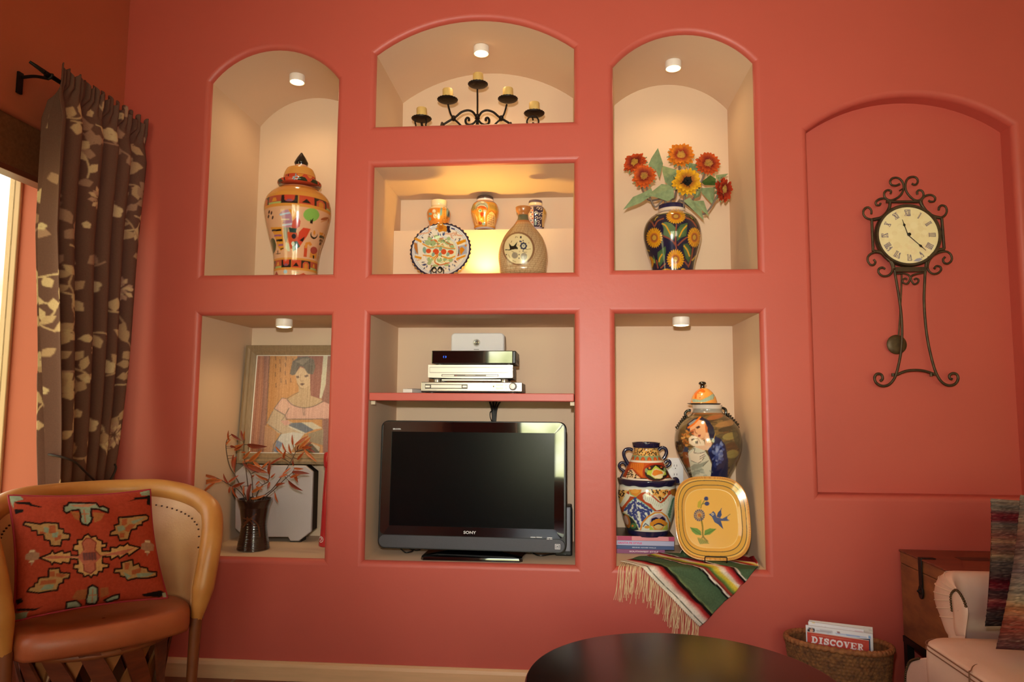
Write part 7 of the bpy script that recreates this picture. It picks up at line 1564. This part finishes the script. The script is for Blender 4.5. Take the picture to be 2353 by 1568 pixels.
# ================================================================== MAGAZINE BASKET
zr0 = .27; bc = np.array([.948, -.172]); al = math.radians(-24); be = np.array([math.cos(al), math.sin(al)]); bn = np.array([-be[1], be[0]])
BA, BB_ = .170, .098
WIC = mat('woven_seagrass', '#8a5a2e', rough=.8, noise=.5, nscale=70, color2='#54301a', bump=.3, bscale=200)
bk = thing('basket', 'oval woven seagrass basket of magazines on the floor beside the wooden trunk', 'basket', (*bc, 0))
def ovl(th, k): return bc + be * BA * k * np.sign(np.cos(th)) * abs(np.cos(th)) ** .9 + bn * BB_ * k * np.sign(np.sin(th)) * abs(np.sin(th)) ** .9
NT, NR = 264, 66; G = []; Gi = []
for j in range(NR):
    f = j / (NR - 1); z = .004 + (zr0 - .012) * f; k = .80 + .20 * f ** .8; row = []; ri = []
    for i in range(NT):
        th = 2 * PI * i / NT; w = .006 * (.5 + .5 * math.sin(i * PI / 2 + (j // 3 % 2) * PI)) * (1 if j % 3 else .35)
        p = ovl(th, k); o_ = (p - bc); o_ /= np.linalg.norm(o_); row.append((*(p + o_ * w), z)); ri.append((*(p - o_ * .008), z))
    G.append(row); Gi.append(ri)
m = MB(); m.grid(np.array(G), closed_v=True); m.grid(np.array(Gi), closed_v=True, flip=True); b0 = m.n - NT * NR; m.f.append([b0 + i for i in range(NT)]); m.mi.append(0); build('woven_side', m, WIC, bk, smooth=60)
n = 200; G = []
for i in range(n):
    th = 2 * PI * i / n; p = ovl(th, 1.0); G.append((*p, zr0 - .004 + .002 * math.sin(i * 1.6)))
m = MB().tube(G, .0095 + .0016 * np.sin(np.arange(n) * PI / 2), 10, closed=True); build('braided_rim', m, mat('braided_seagrass', '#a3683a', rough=.75, noise=.4, nscale=90, color2='#7a4524'), bk, smooth=60)
cM = crop(1790, 1400, 8.114)
WPG = mat('white_magazine_pages', '#dcdae0', rough=.5)
def mag(off, corners, z0, label, cover, thick=.006, back=0):
    """upright magazine: 'off' metres toward the room from the basket centre line; corners TL, TR in crop px give its top edge"""
    n3 = np.array([*-bn, 0]); o3 = np.array([*bc, 0]) + n3 * off
    def onp(x, y): u, v_ = cM(x, y); d = ray(u, v_); return CAM + d * (((o3 - CAM) @ n3) / (d @ n3))
    TL, TR = onp(*corners[0]), onp(*corners[1]); BLm = TL.copy(); BRm = TR.copy(); BLm[2] = z0; BRm[2] = z0
    t = thing('magazine', label, 'magazine', (TL + TR) / 2 * [1, 1, 0] + [0, 0, z0], 'magazines in the seagrass basket')
    A = np.array([BLm, BRm, TR, TL]); bkp = -n3 * thick
    build('pages', MB().hexa(A + bkp * .9, A + bkp * .1), WPG, t, smooth=0)
    return t, onp, TL, TR, BLm, BRm, n3
def cover(t, TL, TR, BLm, BRm, n3, paint, mt):
    L = [TL, TR, BLm, BRm]
    def Tc(onp): 
        def f(x, y):
            Q = np.array([onp(a, b) for a, b in zip(np.atleast_1d(x), np.atleast_1d(y))]); ex_ = (TR - TL) / np.linalg.norm(TR - TL); s = (Q - TL) @ ex_ / np.linalg.norm(TR - TL); ztop_ = TL[2] + (TR[2] - TL[2]) * s; return np.stack([s, (ztop_ - Q[:, 2]) / (TL[2] - BLm[2])], -1)
        return f
    return Tc
def covermesh(t, cv, TL, TR, BLm, BRm, n3, n1=180, n2=120, nm='cover'):
    S_, T_ = np.meshgrid(np.linspace(0, 1, n1), np.linspace(0, 1, n2)); top = TL + (TR - TL) * S_[..., None]; bot = BLm + (BRm - BLm) * S_[..., None]
    m = MB(); m.grid(top + (bot - top) * T_[..., None] + n3 * .0003, 0, cv.sample(np.stack([S_, T_], -1)).reshape(-1, 3)); build(nm, m, mat('printed_cover', attr=True, rough=.3, coat=.2), t, smooth=0)
# slab letters, unit square, y up
def slab_letters():
    arc = lambda cx, cy, rx, ry, a0, a1, n=16: [(cx + rx * math.cos(math.radians(a)), cy + ry * math.sin(math.radians(a))) for a in np.linspace(a0, a1, n)]
    r = lambda a, b, c, d: ('p', [(a, c), (b, c), (b, d), (a, d)])
    return {'I': [r(.3, .7, 0, 1), r(.1, .9, 0, .13), r(.1, .9, .87, 1)],
            'D': [r(.12, .4, 0, 1), r(0, .5, 0, .13), r(0, .5, .87, 1), ('s', arc(.42, .5, .42, .41, 90, -90), .2, 'x')],
            'S': [('s', [(.84, .70), (.76, .86), (.5, .9), (.22, .83), (.2, .65), (.45, .54), (.76, .42), (.8, .22), (.55, .1), (.25, .13), (.14, .32)], .21), r(.80, .93, .62, .98), r(.05, .17, .02, .38)],
            'C': [('s', arc(.52, .5, .37, .39, 45, 318), .23), r(.83, .97, .6, .98)],
            'O': [('s', arc(.5, .5, .37, .39, 0, 360, 28), .24)],
            'V': [('p', [(.08, 1), (.40, 1), (.62, .28), (.5, 0), (.42, 0)]), ('p', [(.72, 1), (.86, 1), (.56, 0), (.46, 0)]), r(0, .48, .87, 1), r(.62, 1, .87, 1)],
            'E': [r(.12, .4, 0, 1), r(0, .92, 0, .13), r(0, .92, .87, 1), r(.8, .92, 0, .32), r(.8, .92, .68, 1), r(.35, .68, .44, .57), r(.6, .7, .36, .64)],
            'R': [r(.12, .4, 0, 1), r(0, .5, 0, .13), r(0, .5, .87, 1), ('s', arc(.44, .73, .3, .2, 90, -90), .17), ('p', [(.38, .52), (.6, .5), (.9, .1), (1, .1), (1, 0), (.72, 0)])]}
SLAB = slab_letters()
t, onp, TL, TR, BLm, BRm, n3 = mag(.052, [(525, 425), (1675, 590)], .03, 'red covered magazine with large white title lettering, frontmost in the seagrass basket', None)
T_f = cover(t, TL, TR, BLm, BRm, n3, None, None)(onp); cvm = Canvas(T_f, (0, 0), (1, .55), '#c2453a', 640, 300)
x0_, y0_, x1_, y1_, hgt = 603, 628, 1592, 785, 122
for k, ch in enumerate('DISCOVER'):
    wd = {'I': .78, 'C': 1.0, 'S': .92}.get(ch, 1.05); cum = sum({'I': .78, 'C': 1.0, 'S': .92}.get(c, 1.05) for c in 'DISCOVER'[:k]); tot = sum({'I': .78, 'C': 1.0, 'S': .92}.get(c, 1.05) for c in 'DISCOVER')
    A0 = np.array([x0_ + (x1_ - x0_) * cum / tot, y0_ + (y1_ - y0_) * cum / tot]); dx = np.array([(x1_ - x0_) / tot * wd * .94, (y1_ - y0_) / tot * wd * .94]); dy = np.array([4, -hgt])
    for el in SLAB[ch]:
        pts = [A0 + dx * p[0] + dy * p[1] for p in el[1]]
        if el[0] == 'p': cvm.poly(pts, '#f0e6ea')
        else: cvm.line(pts, el[2] * 125, '#f0e6ea')
cvm.line([(600, 475), (1100, 545), (1590, 625)], 7, '#d98a6a')
cvm.line([(530, 425), (1670, 592)], 7, '#d9a090')
covermesh(t, cvm, TL, TR, BLm, BRm, n3)
specs = [(.034, [(497, 300), (1745, 470)], 'white covered magazine with a dark haired portrait, just behind the red magazine', '#e6e4ea', [((520, 400), (560, 350), (640, 350), (672, 415)), '#2a2230']),
         (.018, [(545, 235), (1580, 385)], 'plain white magazine with a yellow corner mark, third from the front in the basket', '#e9e6ec', None),
         (.042, [(560, 515), (1700, 560)], 'thin magazine with a blue and black top edge, wedged behind the red magazine', '#3d4c6a', None),
         (.004, [(560, 208), (1745, 345)], 'cream edged magazine standing tallest at the back of the basket', '#e0d6d0', None)]
for off, crn, lab, c, extra in specs:
    t, onp, TL, TR, BLm, BRm, n3 = mag(off, crn, .03, lab, None, thick=.005)
    T_f = cover(t, TL, TR, BLm, BRm, n3, None, None)(onp); cvm = Canvas(T_f, (0, 0), (1, .6), c, 300, 160)
    if off == .034:
        cvm.ell(600, 400, 72, 52, '#2b2430'); cvm.ell(606, 405, 34, 40, '#d9a890'); cvm.poly([(690, 380), (1000, 420), (1000, 450), (690, 430)], '#b9b4bc'); cvm.line([(700, 400), (990, 440)], 8, '#8f8a96'); cvm.ell(1110, 437, 26, 10, '#8a3a34'); cvm.line([(900, 450), (1640, 530)], 14, '#7f9ad0'); cvm.ell(1690, 530, 24, 34, '#7aa4dc')
    if off == .018: cvm.ell(640, 250, 30, 12, '#e8c860'); cvm.line([(620, 330), (1000, 380)], 10, '#d4ccd8'); cvm.ell(860, 350, 26, 10, '#c9a8b0'); cvm.line([(1400, 420), (1560, 440)], 10, '#d8a8b8')
    if off == .042: cvm.poly([(1200, 510), (1650, 560), (1650, 580), (1200, 545)], '#1c1a20')
    if off == .004: cvm.line([(700, 232), (1600, 345)], 8, '#a88a84'); cvm.line([(1580, 365), (1740, 390)], 14, '#6a5a58')
    covermesh(t, cvm, TL, TR, BLm, BRm, n3, 90, 60)

# ================================================================== WOODEN TRUNK
TRK = mat('worn_trunk_wood', '#9c6138', rough=.5, noise=.45, nscale=5, color2='#70432a', stretch=(1, 2, 5), bump=.12, bscale=30)
TRT = mat('red_brown_trunk_lid', '#7a3a1e', rough=.35, noise=.4, nscale=5, color2='#5a2612', stretch=(2, 6, 1))
tx0, tx1, ty0, ty1, tb, tt = 1.238, 1.82, -.400, -.024, .252, .563
tk = thing('trunk', 'brown wooden trunk with iron hasp on a black stand, behind the sofa arm', 'trunk', ((tx0 + tx1) / 2, (ty0 + ty1) / 2, 0))
build('chest', MB().box((tx0, ty0, tb), (tx1, ty1, tt - .05)), TRK, tk, smooth=0, bevel=.004)
ld = build('lid', MB().box((tx0, ty0, tt - .0485), (tx1, ty1, tt - .008)), TRK, tk, smooth=0, bevel=.003)
build('lid_board', MB().box((tx0 - .004, ty0 - .004, tt - .008), (tx1, ty1, tt)), TRT, ld, smooth=0, bevel=.003)
build('inlay', MB().box((tx0 + .13, ty0 + .2, tt - .0005), (tx0 + .24, ty0 + .25, tt + .0008)), mat('dark_inlay', '#2e1710', rough=.4), ld, smooth=0)
HI = mat('old_iron', '#2a2522', rough=.5, metal=.6, noise=.3, nscale=40)
m = MB(); yh = -.184; m.box((tx0 - .006, yh - .012, tt - .10), (tx0 - .0025, yh + .012, tt + .002)); m.box((tx0 - .0062, yh - .012, tt), (tx0 + .045, yh + .012, tt + .003))
m.prism([(yh + .016 * math.cos(a), tt - .115 + .024 * math.sin(a)) for a in np.linspace(0, 2 * PI, 24, endpoint=False)], tx0 - .008, tx0 - .0025, axes='yz'); m.tube([(tx0 - .008, yh, tt - .105), (tx0 - .018, yh, tt - .112), (tx0 - .008, yh, tt - .122)], .003, 6)
build('hasp', m, HI, tk, smooth=30, bevel=.001)
BKS = mat('black_stand', '#120e0c', rough=.5)
m = MB(); m.box((tx0 - .002, ty0, tb - .022), (tx1, ty0 + .025, tb - .0005)).box((tx0 - .002, ty1 - .025, tb - .022), (tx1, ty1, tb - .0005)).box((tx0 - .002, ty0 + .025, tb - .022), (tx0 + .023, ty1 - .025, tb - .0005)); build('stand_frame', m, BKS, tk, smooth=0)
for a in (tx0, tx1 - .027):
    for b in (ty0, ty1 - .025): build('stand_leg', MB().box((a, b, 0.0005), (a + .025, b + .025, tb - .022)), BKS, tk, smooth=0)

# ================================================================== SOFA
SLT = mat('pale_pink_suede_leather', '#ebccbd', rough=.5, spec=.4, noise=.14, nscale=6, color2='#dfb9a6', bump=.1, bscale=140)
so = thing('sofa', 'pale tan leather sofa with rolled nailhead arm, at the right beside the trunk', 'sofa', (1.5, -1.2, 0))
c5 = crop(2050, 1240, 4.78); XF = 1.14
def yzp(pts, x): P_ = np.array(pts, float); q_ = atx(*c5(P_[:, 0], P_[:, 1]), x); return q_[:, 1:]
outer = yzp([(700, 1060), (650, 995), (580, 830), (525, 700), (512, 560), (545, 430), (640, 352), (730, 360), (800, 480), (835, 620), (842, 760), (830, 900), (815, 1060)], XF + .04)
outer = spline(outer, 90); outer[0] = [outer[0][0] - .01, .24]; outer[-1] = [outer[-1][0], .24]; n = len(outer)
panel = yzp([(705, 1060), (690, 1000), (682, 850), (665, 700), (662, 620), (690, 570), (725, 560), (770, 610), (815, 700), (836, 800), (826, 900), (812, 1000), (805, 1060)], XF - .012)
panel = spline(panel, 90)
k = np.arange(n); pleat = np.where((k > 8) & (k < 46), .5 + .5 * np.cos((k - 8) * 2 * PI / 5.2), 1.0)
G = []
def sec(ring, x): return np.c_[np.full(n, x) if np.ndim(x) == 0 else x, ring]
for f in np.linspace(0, 1, 9):
    a = f * PI / 2; mix = math.sin(a); xx = XF - .012 + (1 - math.cos(a)) * .052; r = panel + (outer - panel) * mix
    G.append(sec(r, xx))
c0 = outer.mean(0)
G.append(sec(outer, XF + .07)); G.append(sec(outer + [0, -.0], 1.5)); G.append(sec(outer, 1.96))
m = MB(); m.grid(np.array(G), closed_v=True); b0 = m.n - n * len(G); m.f.append([b0 + (len(G) - 1) * n + i for i in range(n)]); m.mi.append(0); build('arm', m, SLT, so, smooth=75)
m = MB()
for kk in (14, 19, 24, 29, 34, 39, 44): m.tube(np.array([g[kk] for g in G[:10]]) + [-.0012, .0004, .0006], .0016, 6)
build('pleat_seams', m, mat('pale_seam', '#e9cdb8', rough=.6), so, smooth=60)
m = MB(); P3 = np.c_[np.full(n, XF - .0125), panel]; c_ = panel.mean(0); m.grid(np.array([P3, np.c_[np.full(n, XF - .016), c_ + (panel - c_) * .93], np.c_[np.full(n, XF - .017), c_ + (panel - c_) * .5], np.c_[np.full(n, XF - .017), c_ + (panel - c_) * .02]]), closed_v=True); build('arm_panel', m, SLT, so, smooth=75)
NH = mat('antique_nailhead', '#5a4630', rough=.35, metal=.8)
def nails(ring, x, i0, i1, num):
    m = MB(); d = np.r_[0, np.cumsum(np.linalg.norm(np.diff(ring, axis=0), axis=1))]
    for s in np.linspace(d[i0], d[i1], num): y = np.interp(s, d, ring[:, 0]); z = np.interp(s, d, ring[:, 1]); m.lathe([(-.0042, 0), (-.003, .0028), (0, .0046), (.003, .0028), (.0042, 0)], (x, y, z), 8)
    return m
build('nailhead_trim', nails(panel, XF - .016, 18, 62, 20), NH, so, smooth=60)
# seat cushion: T shaped, wraps in front of the arm
def rbox(x0, x1, y0, y1, z0, z1, r, crown=.0, nx=40, ny=40):
    m = MB(); xs = np.linspace(0, 1, nx); ys = np.linspace(0, 1, ny); P2 = 2.0
    def plan(f):   # rounded rectangle outline
        out = []
        for cx, cy, a0 in ((x1 - r, y1 - r, 0), (x0 + r, y1 - r, 90), (x0 + r, y0 + r, 180), (x1 - r, y0 + r, 270)):
            for a in np.linspace(a0, a0 + 90, 10): out.append((cx + r * math.cos(math.radians(a)), cy + r * math.sin(math.radians(a))))
        return np.array(out)
    R0 = plan(0); c = R0.mean(0); L = []; e = .018
    for kx, z in ((.9, z0), (1 - .006, z0 + .004), (1, z0 + e), (1.006, (z0 + z1) / 2), (1, z1 - e), (1 - .01, z1 - .004), (1 - .03, z1 + crown * .15), (.85, z1 + crown * .5), (.6, z1 + crown * .85), (.3, z1 + crown), (.01, z1 + crown)): L.append(np.c_[c + (R0 - c) * kx, np.full(len(R0), z)])
    m.grid(np.array(L), closed_v=True); m.f.append(list(range(len(R0)))); m.mi.append(0); return m, R0
m, R0 = rbox(.988, 1.72, -1.42, -.665, .30, .443, .07, .014); build('seat_cushion', m, SLT, so, smooth=70)
m = MB(); e = R0 + (R0 - R0.mean(0)) * .003
for z in (.438, .426): m.tube(np.c_[e, np.full(len(e), z)], .0016, 6, closed=True)
a = [(.9855, -.93, .31), (.9855, -.93, .43), (.993, -.925, .4435), (1.04, -.885, .4475), (1.2, -.86, .4535)]; m.tube(spline(a, 20), .0016, 6)
build('seam', m, mat('seam_brown', '#8a5f48', rough=.6), so, smooth=60)
m, R1 = rbox(1.04, 1.98, -1.42, -.545, .06, .30, .05); build('base', m, SLT, so, smooth=70)
lr_ = yzp([(150, 1640), (150, 1500), (165, 1420), (200, 1345), (270, 1315), (370, 1300), (520, 1330), (560, 1640)], 1.03); lr_[:, 1] = np.maximum(lr_[:, 1], .12); rg = spline(lr_, 40)
m = MB(); m.prism(rg, 1.03, 1.14, axes='yz'); build('front_post', m, SLT, so, smooth=50, bevel=.012, fix=True)
build('nailhead_trim', nails(rg, 1.029, 2, 24, 24), NH, so, smooth=60)
m = MB(); y0_, y1_ = -1.42, outer[:, 0].max() - .03; prof = np.array([(1.70, .30), (1.72, .44), (1.78, .66), (1.84, .74), (1.92, .75), (1.98, .70), (2.0, .5), (2.0, .08), (1.75, .08)])
m.prism(prof, y0_, -.66); build('backrest', m, SLT, so, smooth=50, bevel=.03, fix=True, seg=4)
for x in (1.08, 1.92):
    for y in (-1.36, -.60): build('foot', MB().lathe([(.0005, .018), (.06, .026)], (x, y), 16), mat('dark_foot', '#2a1610', rough=.4), so, smooth=40)
# ---------- striped knitted pillows
def stripes(rows, seed, W=260, H_=420):
    q = np.random.RandomState(seed); v_ = Canvas(None, (0, 0), (1, 1), rows[0][1], W, H_); ys = np.linspace(0, 1, H_)
    xs = [r[0] for r in rows]; cs = np.array([hx(r[1]) for r in rows]); base = np.stack([np.interp(ys, xs, cs[:, k]) for k in range(3)], -1)
    base = base * .82 * q.uniform(.8, 1.15, (H_, 1)); A = np.repeat(base[:, None], W, 1)
    nz = np.repeat(q.uniform(.72, 1.3, (H_, W // 4 + 1)), 4, 1)[:, :W]; A = A * nz[..., None]
    fl = q.uniform(0, 1, (H_, W)) > .965; fl = fl | np.roll(fl, 1, 1) | np.roll(fl, 2, 1); A[fl] = A[fl] * .5 + np.array(hx('#cdb49a')) * .5
    v_.A = np.clip(A, 0, 1); return v_
GA = [(0, '#3c2e30'), (.10, '#453638'), (.17, '#7a2c34'), (.20, '#9a4a48'), (.22, '#5a3034'), (.27, '#4a3236'), (.3, '#7d1f2c'), (.35, '#5e1822'), (.38, '#4a3034'), (.42, '#564644'), (.5, '#5a4c48'), (.54, '#a08468'), (.57, '#8a5a48'), (.62, '#7a5048'), (.66, '#a8785a'), (.7, '#8a4a40'), (.76, '#7a5c50'), (.8, '#6a5a54'), (.83, '#6d2028'), (.88, '#7a2a30'), (.91, '#7d6c62'), (.97, '#8a7a6c'), (1, '#a88c78')]
GB = [(0, '#5a3034'), (.06, '#7a4844'), (.12, '#8a3e34'), (.18, '#9a4a3a'), (.22, '#c07a5a'), (.26, '#a0603c'), (.3, '#c9a884'), (.35, '#9c8a7a'), (.42, '#8a7870'), (.5, '#7a6264'), (.58, '#8a6a62'), (.64, '#6a4a48'), (.72, '#8f5a50'), (.8, '#9a7a68'), (.9, '#7a6a62'), (1, '#8a7c70')]
KN = mat('striped_knit', attr=True, rough=.95, spec=.05, bump=.5, bscale=260)
def knit(name, c00, c10, c01, c11, th, cv, label):
    n1, n2 = 80, 160; S_, T_ = np.meshgrid(np.linspace(0, 1, n1), np.linspace(0, 1, n2)); B, h = pil(S_, T_, *[np.array(c, float) for c in (c00, c10, c01, c11)], th, None, .04)
    nr = np.cross(np.array(c10, float) - c00, np.array(c01, float) - c00); nr /= np.linalg.norm(nr); nr = nr if nr @ (CAM - np.array(c00)) > 0 else -nr
    col = cv.sample(np.stack([S_, T_], -1)).reshape(-1, 3); m = MB(); m.grid(B + nr * (h + .003 * np.sin(T_ * 140))[..., None], 0, col); m.grid(B - nr * h[..., None], 0, col, flip=True)
    lo_ = np.array(c00, float) * .5 + np.array(c10) * .5
    return build(name, m, KN, None, loc=lo_, smooth=180, label=label, cat='pillow')
w1_ = at(2263, 1440, -.70); w2_ = at(2276, 1146, -.645)
knit('striped_pillow', w1_ + [0, 0, .0], w1_ + [.42, -.02, .0], w2_, w2_ + [.42, -.02, .0], .055, stripes(GA, 1), 'upright brown, grey and burgundy striped knit pillow leaning against the sofa arm')
b1_ = at(2288, 1492, -.885); b2_ = at(2344, 1138, -.82)
knit('striped_pillow', b1_, b1_ + [.40, -.12, .0], b2_, b2_ + [.38, -.14, .0], .06, stripes(GB, 2), 'pinkish striped knit pillow in front of the darker one on the sofa')
# ================================================================== LIGHT
W = bpy.data.worlds.new('world'); SC.world = W; W.use_nodes = True
nt = W.node_tree; bg = nt.nodes['Background']; L = nt.links.new
tc = nt.nodes.new('ShaderNodeTexCoord'); sep = nt.nodes.new('ShaderNodeSeparateXYZ'); L(tc.outputs['Generated'], sep.inputs['Vector'])
nz = nt.nodes.new('ShaderNodeTexNoise'); nz.inputs['Scale'].default_value = 16; nz.inputs['Detail'].default_value = 8; L(tc.outputs['Generated'], nz.inputs['Vector'])
cr_ = nt.nodes.new('ShaderNodeValToRGB'); e = cr_.color_ramp.elements
e[0].position = .36; e[0].color = (.5, .55, .22, 1); e[1].position = .66; e[1].color = (1.7, 1.65, 1.35, 1); k = e.new(.5); k.color = (1.2, 1.2, .62, 1)
L(nz.outputs['Fac'], cr_.inputs['Fac'])
mr = nt.nodes.new('ShaderNodeMapRange'); mr.inputs['From Min'].default_value = .12; mr.inputs['From Max'].default_value = .3; L(sep.outputs['Z'], mr.inputs['Value'])
mx = nt.nodes.new('ShaderNodeMix'); mx.data_type = 'RGBA'; L(mr.outputs['Result'], mx.inputs['Factor']); L(cr_.outputs['Color'], mx.inputs['A']); mx.inputs['B'].default_value = (.88, .98, 1.15, 1)
L(mx.outputs['Result'], bg.inputs['Color']); bg.inputs['Strength'].default_value = 6.9
def area(name, loc, rot, sx, sy, energy, color=(1, 1, 1), portal=False):
    l = bpy.data.lights.new(name, 'AREA'); l.shape = 'RECTANGLE'; l.size = sx; l.size_y = sy; l.energy = energy; l.color = color
    if portal: l.cycles.is_portal = True
    o = bpy.data.objects.new(name, l); COL.objects.link(o); o.location = loc; o.rotation_euler = rot; return o
yc = (YN + YJ) / 2; zc = (WZ0 + WZ1) / 2
area('window_portal', (XL - RD - .06, yc, zc), (0, -PI / 2, 0), WZ1 - WZ0, YJ - YN, 1, portal=True)
for a, b, c, d in RW: area('window_portal', ((a + b) / 2, YR - .21, (c + d) / 2), (PI / 2, 0, PI), b - a, d - c, 1, portal=True)
# camera flash on the hot shoe: the light that throws the crisp shadows behind the pots
l = bpy.data.lights.new('camera_flash', 'SPOT'); l.energy = 188; l.color = (1, .96, .89); l.spot_size = math.radians(90); l.spot_blend = 1.0; l.shadow_soft_size = .022
o = bpy.data.objects.new('camera_flash', l); COL.objects.link(o); o.location = (-.03, -2.78, 1.29)
d = Vector((.1, 0, 1.82)) - Vector(o.location); o.rotation_euler = d.to_track_quat('-Z', 'Y').to_euler()
SC.view_settings.view_transform = 'Standard'; SC.view_settings.look = 'None'; SC.view_settings.exposure = 0.1; SC.view_settings.gamma = 1.0
SC.view_settings.use_curve_mapping = False
SC.cycles.max_bounces = 8; SC.cycles.diffuse_bounces = 4; SC.cycles.glossy_bounces = 4; SC.cycles.transmission_bounces = 6
SC.cycles.sample_clamp_indirect = 6.0; SC.cycles.caustics_reflective = False; SC.cycles.caustics_refractive = False
